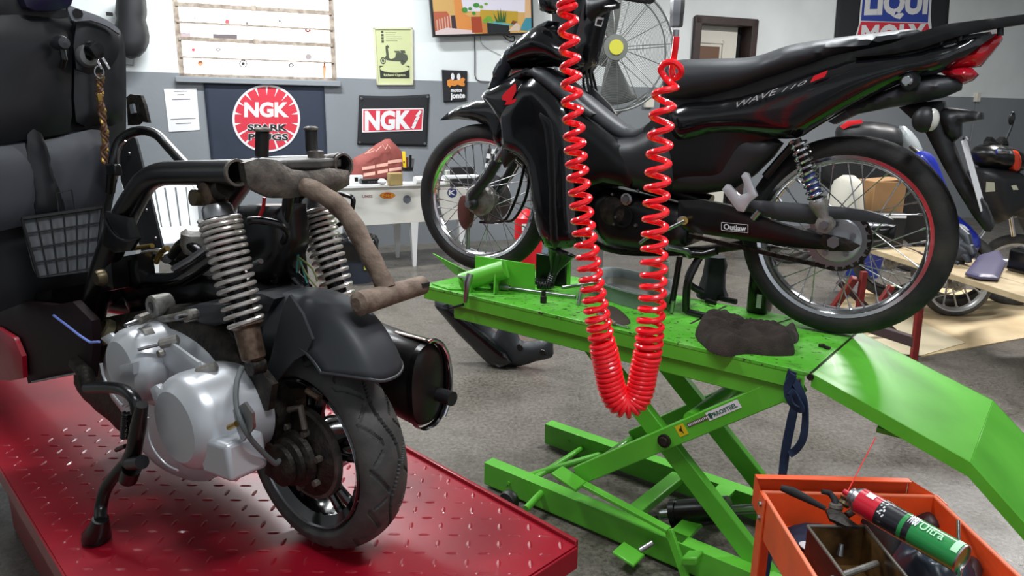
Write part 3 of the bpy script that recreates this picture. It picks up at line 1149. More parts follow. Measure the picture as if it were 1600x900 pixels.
# roller wheel and its stub at the left end of the near rail
wc_ = LF.px(800, 779, ls + .05)
MB().lathe([(0, .0), (.032, 0), (.036, .006), (.036, .026), (.032, .032), (0, .032)], wc_, LF.n, 28).build('roller_wheel', mat('black_nylon', (18, 18, 18), .5), lift)
MB().cyl(LF.px(822, 795, ls + .09), LF.px(846, 770, ls + .0), .012, 14).build('roller_axle', GREEN, lift)
MB().cyl(wc_ + LF.n * .033, wc_ + LF.n * .04, .012, 14).build('roller_hub', STEEL, lift)

# locking rack: sloping flat bar with pads on the near side
pA = LF.px(885, 742, ls + .02)
pB = LF.px(1045, 828, ls + .03)
MB().bar(pA, pB, .028, .012).build('locking_bar', GREEN, lift, bevel=.002)
pC = LF.px(1072, 905, ls + .05)
MB().bar(pB + V((0, 0, .002)), pC, .026, .012, up=LF.n).build('locking_bar', GREEN, lift, bevel=.002)
padc = LF.px(889, 748, ls + .045)
MB().box(padc, .1, .065, .012, LF.u + V((0, 0, -.25)), LF.n).build('pedal_plate', GREEN, lift, bevel=.003)
padc = LF.px(982, 866, ls + .085)
MB().box(padc, .085, .07, .012, LF.u + LF.n * .2, LF.n).build('pedal_plate', GREEN, lift, bevel=.004)
MB().cyl(LF.px(1000, 860, ls + .06), LF.px(1020, 848, ls + .03), .008, 12).build('spring_bolt', STEEL, lift)
MB().bar(LF.px(986, 805, ls - .05), LF.px(1060, 745, lf_ + .04), .05, .03).build('base_cross_member', GREEN, lift, bevel=.004)
q = MB().box(LF.px(1082, 872, ls + .045), .05, .05, .03, LF.u + V((0, 0, .4)), LF.n)
q.build('latch_block', GREEN, lift, bevel=.006)

# hydraulic cylinder
ca, cb = LF.px(1052, 803, (ls + lf_) / 2 + .05), LF.px(1140, 797, (ls + lf_) / 2 + .02)
cyld = MB().cyl(ca, cb, .044, 28)
cyld.lathe([(.04, 0), (.05, 0), (.05, .02), (.04, .02)], ca, cb - ca, 28)
cyld.build('hydraulic_cylinder', BLACK, lift)
MB().cyl(cb, cb + (cb - ca) * 1.1, .014, 18).build('cylinder_rod', STEEL, lift)
MB().cyl(ca - (cb - ca) * .22, ca, .018, 16).build('hose_fitting', STEEL, lift)
MB().tube(spline([ca - (cb - ca) * .3 + V((0, 0, -.01)), ca - (cb - ca) * .5 + V((0, 0, -.03)), ca - (cb - ca) * .3 + V((0, 0, -.05)) + LF.n * .05, ca + LF.n * .1 + V((0, 0, -.06))], 6), .009, 8).build('hydraulic_hose', BLACK, lift)

# stickers on the near arm
au = (A1 - A0).normalized()
an = LF.n
av = an.cross(au)
av = av if av.z > 0 else -av
sface = IN + .03 + .0155
pf = lambda x, y: LF.px(x, y, sface)


def strip(c, hw, hh, dz=.0):
    c = pf(*c) + an * dz
    return lambda u, v: c + au * (hw * (2 * u - 1)) + av * (hh * (2 * v - 1))


mp = strip((1130, 641), .055, .0125, .0006)
sk = MB()
patch(sk, mp, 0, 0, 1, 1)
sk.build('maker_plate', PAPER, lift, smooth=False)
text('PRROSTEEL', strip((1131, 641), .044, .0062, .0012), mat('dark_green_print', (24, 92, 62), .6), 'maker_lettering', lift, offset=.03)
q = MB()
mp2 = strip((1130, 641), .055, .0125, .0012)
q.add([mp2(.06, .8), mp2(.06, .25), mp2(.13, .1), mp2(.13, .8)], [(0, 1, 2, 3)])
q.build('maker_mark', mat('dark_green_print', (24, 92, 62), .6), lift, smooth=False)
mp = strip((1093, 657), .044, .006, .0006)
sk = MB()
patch(sk, mp, 0, 0, 1, 1)
sk.build('warning_strip', mat('brown_grey_label', (96, 78, 70), .6), lift, smooth=False)
q = MB()
m2 = strip((1093, 657), .04, .003, .0012)
for i in range(14):
    patch(q, m2, i / 14, 0, i / 14 + .04, 1)
q.build('warning_print', PAPER, lift, smooth=False)
mp = strip((1065, 672), .016, .017, .0006)
sk = MB()
patch(sk, mp, 0, 0, 1, 1)
sk.build('hazard_label', mat('hazard_yellow', (216, 190, 30), .5), lift, smooth=False)
m2 = strip((1065, 672), .016, .017, .0012)
q = MB()
q.add([m2(.25, .5), m2(.45, .4), m2(.5, .2), m2(.58, .2), m2(.58, .55), m2(.7, .85), m2(.62, .88), m2(.5, .65), m2(.35, .68)], [tuple(range(9))])
q.build('hazard_figure', INK, lift, smooth=False)

# front wheel stop on the left end of the table
pz = lambda x, y: G(x, y, ZT)
a, b = pz(742, 447), pz(834, 458)
hh = .105
fl_ = MB().prism([a, b, b + V((0, 0, hh)), a + V((0, 0, hh + .01))], -LF.n * .006).build('wheel_stop', GREEN, lift, bevel=.001)
pl = Fr(a, LF.u, LF.n)
t0, t1 = D(716, 442, 2.50), D(800, 416, 2.62)
t0, t1 = LF.px(722, 441, -.05), LF.px(790, 420, -.12)
MB().cyl(t0, t1, .034, 28).build('screw_tube', GREEN, fl_)
for q_ in (.25, .8):
    c = t0.lerp(t1, q_)
    dd = (t1 - t0).normalized()
    sx = dd.cross(V((0, 0, 1))).normalized()
    MB().prism([c + sx * .05 - V((0, 0, c.z - ZT)), c + sx * .033, c - sx * .033, c - sx * .05 - V((0, 0, c.z - ZT))], dd * .006).build('support_rib', GREEN, fl_)
lv = MB().tube([LF.px(735, 428, .0), LF.px(731, 440, .01), LF.px(729, 455, .012), LF.px(727, 472, .012)], [.012, .014, .01, .007], 10)
lv.build('clamp_lever', STEEL, fl_)
MB().cyl(LF.px(703, 482, .01), LF.px(724, 476, .01), .005, 10).build('lever_pin', BLACK, fl_)
MB().tube([LF.px(716, 432, -.03), LF.px(732, 434, .0)], .004, 8).build('clamp_pin', STEEL, fl_)
# splayed guide flaps
g0 = MB().prism([LF.px(676, 396, -.42), LF.px(745, 432, -.36), LF.px(745, 446, -.36), LF.px(710, 428, -.40)], -LF.n * .005)
g0.build('guide_flap', GREEN, fl_)
g0 = MB().prism([pz(675, 445) + V((0, 0, .001)), pz(742, 430) + V((0, 0, .001)), pz(742, 455) + V((0, 0, .001)), pz(700, 453) + V((0, 0, .001))], V((0, 0, .004)))
g0.build('guide_flap', GREENW, fl_)
# far side black clamp jaw with a green edge
c0 = MB().prism([pz(836, 444), pz(884, 449), pz(884, 449) + V((0, 0, .11)), pz(836, 444) + V((0, 0, .12))], -LF.n * .02)
c0.build('black_jaw', BLACK, fl_, bevel=.004)
c0 = MB().bar(pz(884, 449) + V((0, 0, .112)), pz(866, 439) + V((0, 0, .118)), .012, .01)
c0.build('jaw_edge', GREEN, fl_)
MB().bar(pz(888, 449), pz(888, 449) + V((0, 0, .11)), .01, .012, up=LF.n).build('jaw_edge', GREEN, fl_)
sprp = [pz(838, 446).lerp(pz(866, 449), i / 60) + V((0, 0, .02)) for i in range(61)]
sv = [p + LF.n * (.014 + .012 * math.cos(i * 1.25)) + V((0, 0, .012 * math.sin(i * 1.25))) for i, p in enumerate(sprp)]
MB().tube(sv, .0025, 6).build('jaw_spring', BLACK, fl_)
# ================================================================== WHEELS
def tyre_prof(Rt, Rr, w, side=.0):
    """closed profile (radius, axial) of a tyre of outer radius Rt on rim radius Rr, width w"""
    h = Rt - Rr
    p = []
    for k in range(0, 25):
        t = math.pi * k / 24
        p.append((Rr + h * math.sin(t) ** .62 if 0 < t < math.pi else Rr, w / 2 * math.cos(t) * (1.0 if abs(math.cos(t)) < .9 else 1.0)))
    # bead tucks in
    p[0] = (Rr - .002, w * .36)
    p[-1] = (Rr - .002, -w * .36)
    return p


def tyre(parent, c, ax, fwd, Rt, Rr, w, m, name='tyre', n=120, groove=None, M=28):
    ax, fwd = V(ax).normalized(), V(fwd).normalized()
    up = ax.cross(fwd)
    vs, fs = [], []
    h = Rt - Rr
    for i in range(n):
        a = 2 * math.pi * i / n
        d = fwd * math.cos(a) + up * math.sin(a)
        for k in range(M + 1):
            t = math.pi * k / M
            x = w / 2 * math.cos(t)
            if k in (0, M):
                r_, x = Rr - .003, w * .33 * (1 if k == 0 else -1)
            elif k in (1, M - 1):
                r_, x = Rr + h * .22, w * .49 * (1 if k == 1 else -1)
            else:
                r_ = Rr + h * (math.sin(t) ** .6)
            if groove:
                r_ -= groove(a, math.cos(t))
            vs.append(c + d * r_ + ax * x)
    P = M + 1
    for i in range(n):
        q = (i + 1) % n
        for k in range(M):
            fs.append((i * P + k, q * P + k, q * P + k + 1, i * P + k + 1))
    return MB().add(vs, fs).build(name, m, parent, ang=50)


def spoked_wheel(parent, name, c, ax, fwd, Rt, Rr, w, rim_m, tyre_m, hub_r=.05, hub_w=.07, nsp=36, groove=None, spoke_m=None, hub_m=None, sp_r=.0017):
    ax, fwd = V(ax).normalized(), V(fwd).normalized()
    up = ax.cross(fwd)
    rw = w * .4
    prof = [(Rr + .006, rw), (Rr + .004, rw + .003), (Rr - .006, rw), (Rr - .010, rw * .72), (Rr - .017, rw * .5), (Rr - .019, 0), (Rr - .017, -rw * .5), (Rr - .010, -rw * .72), (Rr - .006, -rw), (Rr + .004, -rw - .003), (Rr + .006, -rw)]
    rim = MB().lathe(prof, c, ax, 96).build(name, rim_m, parent)
    tyre(rim, c, ax, fwd, Rt, Rr, w, tyre_m, groove=groove)
    hb = MB().lathe([(0, hub_w / 2 + .012), (.012, hub_w / 2 + .012), (.014, hub_w / 2), (hub_r * .8, hub_w / 2), (hub_r, hub_w / 2 - .004), (hub_r, hub_w / 2 - .009), (hub_r * .6, hub_w * .3), (hub_r * .55, 0), (hub_r * .6, -hub_w * .3), (hub_r, -hub_w / 2 + .009), (hub_r, -hub_w / 2 + .004), (hub_r * .8, -hub_w / 2), (0, -hub_w / 2 - .012)], c, ax, 40)
    hb.build('hub', hub_m or ALU, rim)
    for i in range(nsp):
        side = 1 if i % 2 else -1
        a = 2 * math.pi * (i + .3) / nsp
        off = R(62) * (1 if (i // 2) % 2 else -1)
        b = a + off
        p0 = c + (fwd * math.cos(b) + up * math.sin(b)) * (hub_r * .93) + ax * (side * (hub_w / 2 - .006))
        p1 = c + (fwd * math.cos(a) + up * math.sin(a)) * (Rr - .017)
        dd = (p1 - p0)
        q = MB().tube([p0, p1 - dd * .07], sp_r, 6)
        q.tube([p1 - dd * .075, p1], sp_r * 2, 6)
        q.build('spoke', spoke_m or STEEL, rim)
    return rim


# ================================================================== THE BLACK MOTORCYCLE ON THE LIFT
bike = thing('motorcycle', BK.at(.66, 0, ZT), 'black underbone motorcycle with red wing emblem, up on the green lift', 'motorcycle')
BP = lambda x, y, l=0.: BK.px(x, y, l)


def slab(name, pts, l, we, wc, m, ramp=.05, h=.02, parent=None, bevel=0, k=0, both=True, back=None, power=.5):
    q = sp2(pts, k) if k else pts
    mb = MB()
    inflate(mb, [BP(x, y, l) for x, y in q], BK.n, we, wc, ramp, h, power, both, back)
    return mb.build(name, m, parent or bike, bevel=bevel, ang=50)


def btube(name, pts, l, r, m, n=12, k=0, parent=None):
    ls_ = l if isinstance(l, (list, tuple)) else [l] * len(pts)
    P = [BP(x, y, a) for (x, y), a in zip(pts, ls_)]
    if k:
        P = spline(P, k)
    return MB().tube(P, r, n).build(name, m, parent or bike)


RF = FA.z - ZT - .002
RR = RA.z - ZT - .001
st = R(-9)
fax = (BK.n * math.cos(st) + BK.u * -math.sin(st))
ffw = V((0, 0, 1)).cross(fax).normalized()


def trail(a, x):
    return .0035 * max(0, 1 - abs(math.sin(a * 22 + abs(x) * 5) * 3.2 - .5)) if abs(x) < .85 else 0


def street(a, x):
    g = 0
    if abs(abs(x) - .25) < .06:
        g = .003
    if abs(x) > .3 and abs(x) < .85 and math.sin(a * 30 + abs(x) * 6) > .86:
        g = .0035
    return g


fwheel = spoked_wheel(bike, 'front_wheel', FA, fax, ffw, RF, .232, .068, CHROME, MUDRUB, hub_r=.05, hub_w=.07, groove=trail)
rwheel = spoked_wheel(bike, 'rear_wheel', RA, BK.n, BK.u, RR, .231, .082, CHROME, MUDRUB, hub_r=.062, hub_w=.085, groove=trail)
# front hub plate / drum and fork
MB().lathe([(0, .052), (.02, .052), (.055, .046), (.062, .034), (.062, .02), (0, .02)], FA, fax, 40).build('hub_cover', ALU, fwheel)
MB().lathe([(.046, -.05), (.098, -.05), (.098, -.054), (.046, -.054)], FA, fax, 48).build('brake_disc', STEEL, fwheel)
fk = []
for sgn in (1, -1):
    lw = .068 * sgn
    top_ = BP(836, 178, 0) + BK.n * lw
    bot_ = FA + BK.n * lw + V((0, 0, -.012))
    mb = MB().tube([bot_ - V((0, 0, .012)), bot_ + V((0, 0, .03)), bot_.lerp(top_, .32), bot_.lerp(top_, .5)], [.016, .019, .021, .021], 16)
    mb.ball(bot_, .026, .02, .026, 16, 10, BK.u, BK.n)
    fk.append(mb.build('fork_leg', PLAS, bike))
    MB().tube([bot_.lerp(top_, .48), top_], .0145, 14).build('fork_tube', STEEL, bike)
    MB().cyl(bot_ + BK.n * (.02 * sgn), bot_ + BK.n * (.034 * sgn), .013, 6).build('axle_nut', STEEL, bike)
cal = BP(728, 330, .0) + BK.n * -.0
q = MB()
inflate(q, [BP(x, y, .02) for x, y in sp2([(723, 308), (731, 306), (738, 322), (736, 345), (730, 358), (721, 345), (719, 325)], 3)], BK.n, .016, .022, .012, .01)
q.build('brake_arm', mat('dusty_maroon_metal', (96, 54, 50), .6, .3), bike)
btube('brake_rod', [(731, 345), (731, 372), (730, 388)], .02, .007, STEEL)
btube('brake_spring', [(729, 318), (735, 323), (741, 326)], .03, .006, STEEL)
for (pts, nm, m) in (([(828, 262), (824, 300), (812, 330), (795, 346), (765, 334)], 'brake_hose', BLACK), ([(821, 250), (812, 292), (800, 325), (785, 346), (750, 347)], 'speedometer_cable', BLACK)):
    btube(nm, pts, .05, .0055, m, 8, 6)
btube('chrome_fender_stay', [(803, 250), (817, 263), (828, 282), (833, 305)], .03, .0045, CHROME, 8, 5)

# front mudguard: an arched shell over the wheel with a beak
mg = []
Rm = RF + .035
upz = fax.cross(ffw)
if upz.z < 0:
    upz = -upz


def mudguard(a0, a1, n, wfun, rfun, m, name, th=.004):
    rings = []
    for i in range(n + 1):
        t = i / n
        a = R(a0 + (a1 - a0) * t)
        d = -ffw * math.cos(a) + upz * math.sin(a)
        tang = -ffw * -math.sin(a) + upz * math.cos(a)
        wv, rv, drop = wfun(t), rfun(t), .03
        ring = []
        for k in range(13):
            s_ = -1 + 2 * k / 12
            ring.append(FA + d * (rv - drop * abs(s_) ** 2.4) + fax * (wv * s_))
        rings.append(ring)
    vs = [p for r_ in rings for p in r_]
    fs = []
    for i in range(n):
        for k in range(12):
            fs.append((i * 13 + k, i * 13 + k + 1, (i + 1) * 13 + k + 1, (i + 1) * 13 + k))
    return MB().add(vs, fs).build(name, m, bike, solid=th)


frontdir = (-ffw).dot(BK.u)   # fork faces -u
if frontdir > 0:
    ffw = -ffw
tipv = PL(690, 188, FA, fax) - FA


def ff(px_, py_):
    v = PL(px_, py_, FA, fax) - FA
    return v


# beak traced, thick pillow
slab('front_mudguard', [(690, 188), (702, 177), (720, 166), (745, 157), (775, 151), (800, 158), (818, 180), (806, 206), (792, 238), (776, 224), (768, 198), (745, 189), (718, 186)], .01, .012, .052, GLOSS, .045, .012)
slab('fork_cover', [(800, 165), (838, 170), (826, 205), (808, 245), (790, 262), (784, 250), (792, 215)], .075, .008, .02, PLAS, .02, .012)

# headlight cowl and its lens strip
slab('headlight_cowl', [(764, 156), (768, 142), (782, 114), (803, 82), (830, 54), (862, 34), (884, 42), (902, 62), (914, 84), (912, 104), (896, 110), (870, 104), (834, 108), (806, 113), (784, 124), (772, 140)], .04, .03, .135, GLOSS, .10, .014, k=2)
slab('headlight_lens', [(765, 148), (769, 133), (779, 108), (799, 77), (829, 50), (862, 33), (850, 48), (828, 68), (808, 92), (790, 116), (776, 138)], .1, .02, .085, mat('smoked_headlight_glass', (70, 76, 84), .05, coat=1.), .04, .012)
# black front cowl with leg shield
slab('front_cowl', [(757, 152), (768, 140), (786, 128), (806, 116), (824, 110), (842, 120), (852, 150), (846, 190), (822, 205), (800, 206), (788, 190), (776, 170)], .06, .02, .10, GLOSS, .07, .014, k=2)
slab('leg_shield', [(786, 176), (800, 150), (822, 128), (845, 124), (866, 140), (888, 166), (898, 200), (902, 260), (904, 330), (906, 378), (880, 388), (856, 384), (842, 350), (834, 300), (828, 262), (812, 243), (790, 232), (788, 205)], .12, .02, .045, GLOSS, .05, .014, k=2)
slab('leg_shield_rib', [(838, 172), (854, 176), (868, 192), (872, 240), (874, 320), (876, 378), (860, 378), (857, 300), (853, 230), (848, 198)], .155, .004, .014, BLACK, .012, .008, k=2)
slab('inner_shield', [(848, 150), (880, 175), (900, 220), (905, 300), (906, 378), (870, 385), (850, 330), (840, 250)], -.1, .02, .05, PLAS, .05, .02)
slab('cowl_trim', [(824, 112), (836, 106), (852, 110), (880, 130), (905, 158), (930, 178), (922, 184), (895, 170), (865, 146), (842, 126)], .13, .01, .028, PLAS2, .02, .01)
slab('cowl_shoulder', [(806, 116), (824, 106), (842, 110), (838, 120), (822, 118), (806, 126), (770, 146), (764, 146), (780, 134)], .13, .008, .02, GLOSS, .012, .01)
# red wing emblem
wm = MB()
mpw = lambda x, y: BP(x, y, .163)
for pts in ([(806, 130), (807, 141), (803, 150), (800, 156), (808, 154), (806, 159), (799, 163), (789, 164), (792, 158), (785, 156), (785, 150), (790, 144), (798, 136)],):
    wm.prism([mpw(*p) for p in pts], BK.n * .002)
wm.build('wing_emblem', REDPL, bike, smooth=False)
# steering column cover and handlebar
slab('handlebar_cover', [(868, -24), (905, -34), (944, -20), (950, 8), (942, 38), (935, 68), (928, 98), (914, 122), (892, 122), (880, 100), (872, 60), (868, 20)], .0, .03, .09, GLOSS, .06, .016)
slab('mirror_housing', [(842, -30), (868, -34), (876, -5), (874, 20), (860, 22), (846, 17), (842, 0)], .14, .01, .03, GLOSS, .02, .012)
btube('handlebar_grip', [(950, -14), (975, -9), (1000, -5), (1016, -4)], [.12, .2, .25, .3], .017, mat('grip_rubber', (18, 18, 20), .8), 14)
btube('brake_lever', [(935, 5), (948, 12), (965, 10)], [.1, .15, .2], .008, BLACK)
slab('switch_cluster', [(918, 0), (955, -6), (968, 4), (958, 14), (940, 22), (926, 34), (918, 24)], .12, .012, .03, PLAS, .02, .01)
wr_ = MB()
for dy in (0, 11):
    wr_.prism([BP(x, y + dy, .125) for x, y in ((933, 26), (943, 28), (941, 36), (931, 34))], BK.n * .002)
slb = MB().prism([BP(x, y, .122) for x, y in ((932, 26), (944, 28), (940, 42), (930, 40))], BK.n * .003)
slb.build('info_sticker', PAPER, bike, smooth=False)
MB().prism([BP(x, y, .1255) for x, y in ((934, 30), (942, 31), (939, 39), (932, 38))], BK.n * .001).build('sticker_print', INK, bike, smooth=False)
# cables hanging behind the steering head
for i, (a, b, c_) in enumerate((((925, 60), (916, 105), (922, 150)), ((932, 55), (922, 110), (930, 155)), ((920, 95), (928, 125), (936, 160)), ((930, 90), (912, 120), (915, 145)))):
    btube('cable', [a, b, c_], .02 - i * .02, .005, BLACK, 8, 6)
slab('fan_side_shroud', [(918, 130), (935, 145), (955, 165), (964, 180), (962, 188), (945, 184), (925, 172)], .0, .006, .02, PLAS, .02, .012)

# step-through centre section
slab('centre_tunnel', [(886, 150), (905, 156), (930, 176), (955, 196), (978, 211), (1008, 209), (1028, 196), (1046, 175), (1060, 200), (1075, 240), (1078, 290), (1040, 306), (985, 290), (930, 286), (898, 296), (884, 250)], .03, .05, .115, PLAS, .06, .02)
slab('tunnel_top', [(846, 106), (870, 112), (897, 132), (928, 158), (960, 184), (984, 200), (1008, 200), (1030, 186), (1034, 200), (1014, 216), (985, 222), (950, 206), (912, 178), (872, 144)], .05, .035, .06, PLAS2, .035, .014, k=2)
slab('side_cover', [(884, 170), (905, 175), (935, 196), (962, 218), (985, 240), (1000, 268), (985, 292), (945, 284), (905, 296), (896, 240)], .12, .012, .03, BLACK, .03, .016)
# frame / engine
btube('main_frame_tube', [(880, 200), (930, 250), (990, 280), (1060, 300), (1110, 318)], 0, .028, BLACK, 16, 5)
eng = MB().lathe([(0, .10), (.03, .10), (.05, .094), (.062, .075), (.066, .05), (.066, -.08), (.05, -.095), (0, -.095)], BP(976, 326, 0), BK.n, 40)
engine = eng.build('engine', DARK, bike)
slab('crankcase', [(935, 305), (960, 292), (1000, 300), (1040, 310), (1082, 322), (1090, 350), (1085, 380), (1050, 392), (1005, 388), (960, 378), (938, 350)], .0, .07, .095, BLACK, .03, .016, parent=engine)
cyl_ = MB()
c0, c1 = BP(945, 330, 0), BP(905, 318, 0)
cyl_.bar(c0, c1, .09, .085)
for i in range(7):
    p = c0.lerp(c1, .1 + i * .14)
    cyl_.bar(p, p + (c1 - c0) * .05, .13, .12)
cyl_.build('finned_cylinder', DARK, engine, bevel=.002)
MB().lathe([(0, .016), (.012, .016), (.014, .01), (.02, .008), (.02, 0)], BP(980, 311, .098), BK.n, 20).build('cover_bolt', STEEL, engine)
for (x, y) in ((958, 303), (998, 297), (960, 350), (994, 352), (1012, 320), (963, 339)):
    MB().lathe([(0, .008), (.005, .008), (.007, 0)], BP(x, y, .098), BK.n, 6).build('case_bolt', STEEL, engine)
MB().lathe([(.030, .006), (.036, .006), (.036, 0), (.030, 0)], BP(974, 338, .098), BK.n, 30).build('cover_ring', mat('worn_black_metal', (40, 40, 42), .3, .7), engine)
MB().lathe([(0, .03), (.012, .03), (.014, .02), (.014, 0), (0, 0)], BP(1069, 344, .1), BK.n, 16).build('gear_shaft', ALU, engine)
btube('carburettor', [(925, 290), (948, 296), (962, 292)], .02, .024, DARK, 14, parent=engine)
btube('intake_hose', [(900, 300), (915, 292), (930, 284)], .02, .02, BLACK, 14, parent=engine)
btube('footrest', [(1042, 386), (1072, 392), (1078, 400)], [.2, .14, .1], .010, STEEL, 12)
btube('footrest_bar', [(1068, 396), (1100, 398), (1120, 392)], .1, .013, BLACK, 12)
btube('gear_lever', [(1070, 345), (1040, 360), (1010, 372), (1000, 380)], .13, .006, STEEL, 10)
btube('exhaust_header', [(912, 345), (925, 375), (975, 392), (1080, 392), (1180, 380)], -.08, .016, DARK, 12, 5)
slab('far_muffler', [(1150, 372), (1250, 362), (1340, 345), (1400, 352), (1398, 372), (1330, 385), (1200, 392)], -.17, .01, .045, BLACK, .03, .016)
# seat
slab('seat', [(1046, 128), (1050, 105), (1064, 96), (1100, 94), (1140, 93), (1172, 92), (1200, 87), (1225, 78), (1250, 71), (1300, 63), (1360, 56), (1410, 50), (1436, 49), (1444, 55), (1430, 66), (1395, 74), (1345, 86), (1290, 104), (1240, 122), (1200, 135), (1160, 150), (1110, 160), (1066, 166), (1050, 160)], .02, .05, .118, mat('black_vinyl_seat', (34, 36, 40), .46, bump=.05, bscale=350), .06, .014, k=2)
# side panels
TAIL = [(1046, 170), (1070, 160), (1110, 156), (1160, 148), (1205, 134), (1250, 118), (1300, 102), (1345, 90), (1400, 86), (1450, 76), (1510, 62), (1556, 53), (1540, 66), (1498, 96), (1462, 116), (1420, 124), (1380, 142), (1340, 162), (1300, 184), (1265, 205), (1245, 216), (1208, 216), (1160, 210), (1110, 212), (1062, 224), (1048, 200)]
slab('tail_side_panel', TAIL, .10, .006, .042, GLOSS, .06, .013, both=False, back=.01, k=2)
slab('far_tail_side_panel', TAIL, -.06, .012, .04, GLOSS, .05, .02)
slab('undertail_panel', [(1296, 190), (1340, 163), (1380, 144), (1424, 126), (1462, 116), (1505, 122), (1502, 140), (1475, 152), (1430, 162), (1390, 168), (1340, 178), (1305, 194)], .06, .02, .06, PLAS2, .03, .014)
slab('frame_side_cover', [(1044, 216), (1110, 208), (1160, 208), (1208, 214), (1222, 224), (1208, 244), (1180, 272), (1148, 296), (1100, 302), (1050, 300), (1040, 260)], .06, .02, .05, PLAS, .03, .014)
slab('body_core', [(1048, 140), (1100, 150), (1200, 120), (1300, 92), (1400, 72), (1470, 64), (1550, 54), (1510, 84), (1455, 110), (1380, 140), (1290, 185), (1240, 210), (1180, 225), (1150, 280), (1050, 290), (1020, 250), (1020, 200), (1044, 176)], .03, .07, .085, BLACK, .03, .02)
# panel lettering
def onb(c, du, hh, l):
    A = BP(*c[0], l)
    B = BP(*c[1], l)
    e = (B - A).normalized()
    upv = V((0, 0, 1)) - e * e.z
    upv.normalize()
    return lambda u, v: A.lerp(B, u) + upv * (hh * v)


text('WAVE', onb([(1151, 168), (1218, 145)], 0, .014, .149), mat('silver_print', (170, 170, 172), .4), 'model_lettering', bike, offset=.0, shear=.5)
text('110', onb([(1221, 144), (1262, 130)], 0, .009, .149), mat('silver_print', (170, 170, 172), .4), 'model_lettering', bike, offset=.0, shear=.5)
mm = onb([(1266, 129), (1296, 117)], 0, .013, .149)
MB().add([mm(0, 0), mm(.75, 0), mm(1, 1), mm(.25, 1)], [(0, 1, 2, 3)]).build('red_model_mark', REDPL, bike, smooth=False)
# tail lamp
slab('tail_lamp', [(1450, 113), (1478, 98), (1510, 80), (1545, 60), (1561, 53), (1567, 60), (1552, 80), (1532, 103), (1500, 108), (1475, 113)], .04, .03, .07, mat('red_lens', (204, 16, 34), .12, coat=.6), .03, .012)
slab('brake_lens', [(1468, 112), (1492, 106), (1520, 107), (1529, 116), (1520, 125), (1505, 131), (1492, 124), (1478, 118)], .055, .03, .075, mat('deep_red_lens', (170, 18, 36), .15, coat=.6), .02, .01)
# body bolt
MB().lathe([(0, .012), (.01, .012), (.015, .006), (.016, 0)], BP(1417, 126, .128), BK.n, 24).build('chrome_bolt', CHROME, bike)
MB().lathe([(0, .006), (.02, .006), (.024, 0)], BP(1422, 127, .122), BK.n, 24).build('bolt_seat', BLACK, bike)
# grab rail
for l, nm in ((.115, 'grab_rail'), (-.115, 'grab_rail')):
    slab(nm, [(1333, 82), (1394, 68), (1440, 50), (1462, 43), (1480, 38), (1520, 33), (1562, 28), (1600, 23), (1640, 18), (1640, 32), (1600, 38), (1560, 44), (1530, 50), (1500, 56), (1470, 66), (1440, 76), (1400, 84), (1336, 90)], l, .008, .014, BLACK, .01, .012)
for (x, l) in ((1560, 0), (1620, 0), (1500, 0)):
    MB().bar(BP(x, 36 if x > 1520 else 46, .115), BP(x, 36 if x > 1520 else 46, -.115), .03, .012).build('rack_cross_bar', BLACK, bike, bevel=.003)
for (x, y0, y1) in ((1470, 66, 78), (1500, 56, 66), (1563, 44, 56)):
    MB().cyl(BP(x, y0, .1), BP(x, y1, .1), .007, 12).build('rail_post', BLACK, bike)
# rear mudguard, plate bracket, indicators
slab('rear_mudguard', [(1408, 168), (1440, 160), (1475, 158), (1482, 200), (1492, 230), (1504, 262), (1522, 296), (1542, 322), (1554, 352), (1549, 359), (1540, 358), (1522, 335), (1500, 300), (1478, 262), (1462, 232), (1448, 205), (1428, 186)], .0, .045, .07, PLAS, .03, .014)
slab('lamp_bracket', [(1463, 166), (1500, 170), (1536, 176), (1537, 186), (1502, 192), (1502, 212), (1490, 222), (1478, 214), (1466, 190)], .0, .04, .075, PLAS, .02, .012)
pp = MB()
pa_, pb_ = BP(1506, 219, .0), BP(1536, 326, .0)
pv = (pb_ - pa_).normalized()
pn = pv.cross(BK.n).normalized()
pp.box((pa_ + pb_) / 2, .17, (pb_ - pa_).length, .003, BK.n, pv, pn)
pp.build('number_plate', PAPER, bike, bevel=.001)
btube('plate_bolt', [(1508, 214), (1511, 219)], .03, .007, CHROME)
for l in (.13, -.13):
    b = MB().ball(BP(1444, 187, l), .028, .024, .032, 18, 12, BK.u, BK.n)
    ind = b.build('rear_indicator', PLAS, bike)
    MB().ball(BP(1444, 187, l) + BK.u * .016, .018, .017, .028, 18, 12, BK.u, BK.n).build('clear_lens', mat('clear_lens', (206, 204, 196), .12, coat=.8), ind)
    MB().cyl(BP(1447, 187, 0), BP(1447, 187, l), .013, 12).build('indicator_stem', PLAS, ind)
# swingarm, chain case, chain, sprocket
slab('swingarm', [(1062, 312), (1100, 312), (1140, 320), (1178, 334), (1225, 350), (1275, 364), (1318, 374), (1334, 380), (1330, 390), (1312, 391), (1256, 387), (1200, 380), (1140, 371), (1080, 362), (1062, 350)], .085, .012, .02, BLACK, .012, .012)
slab('far_swingarm', [(1120, 330), (1275, 362), (1334, 380), (1330, 392), (1256, 387), (1120, 365)], -.085, .012, .02, BLACK, .012, .016)
slab('chain_guard', [(1150, 312), (1196, 314), (1240, 317), (1282, 321), (1322, 324), (1356, 329), (1380, 336), (1396, 343), (1388, 349), (1352, 346), (1310, 342), (1270, 350), (1220, 345), (1170, 330), (1145, 322)], .105, .006, .016, PLAS2, .012, .012)
spc = RA + BK.n * .062
teeth = []
for i in range(72):
    a = 2 * math.pi * i / 72
    r_ = .088 if i % 2 else .080
    teeth.append(spc + (BK.u * math.cos(a) + V((0, 0, 1)) * math.sin(a)) * r_)
sp_ = MB().prism(teeth, BK.n * .006)
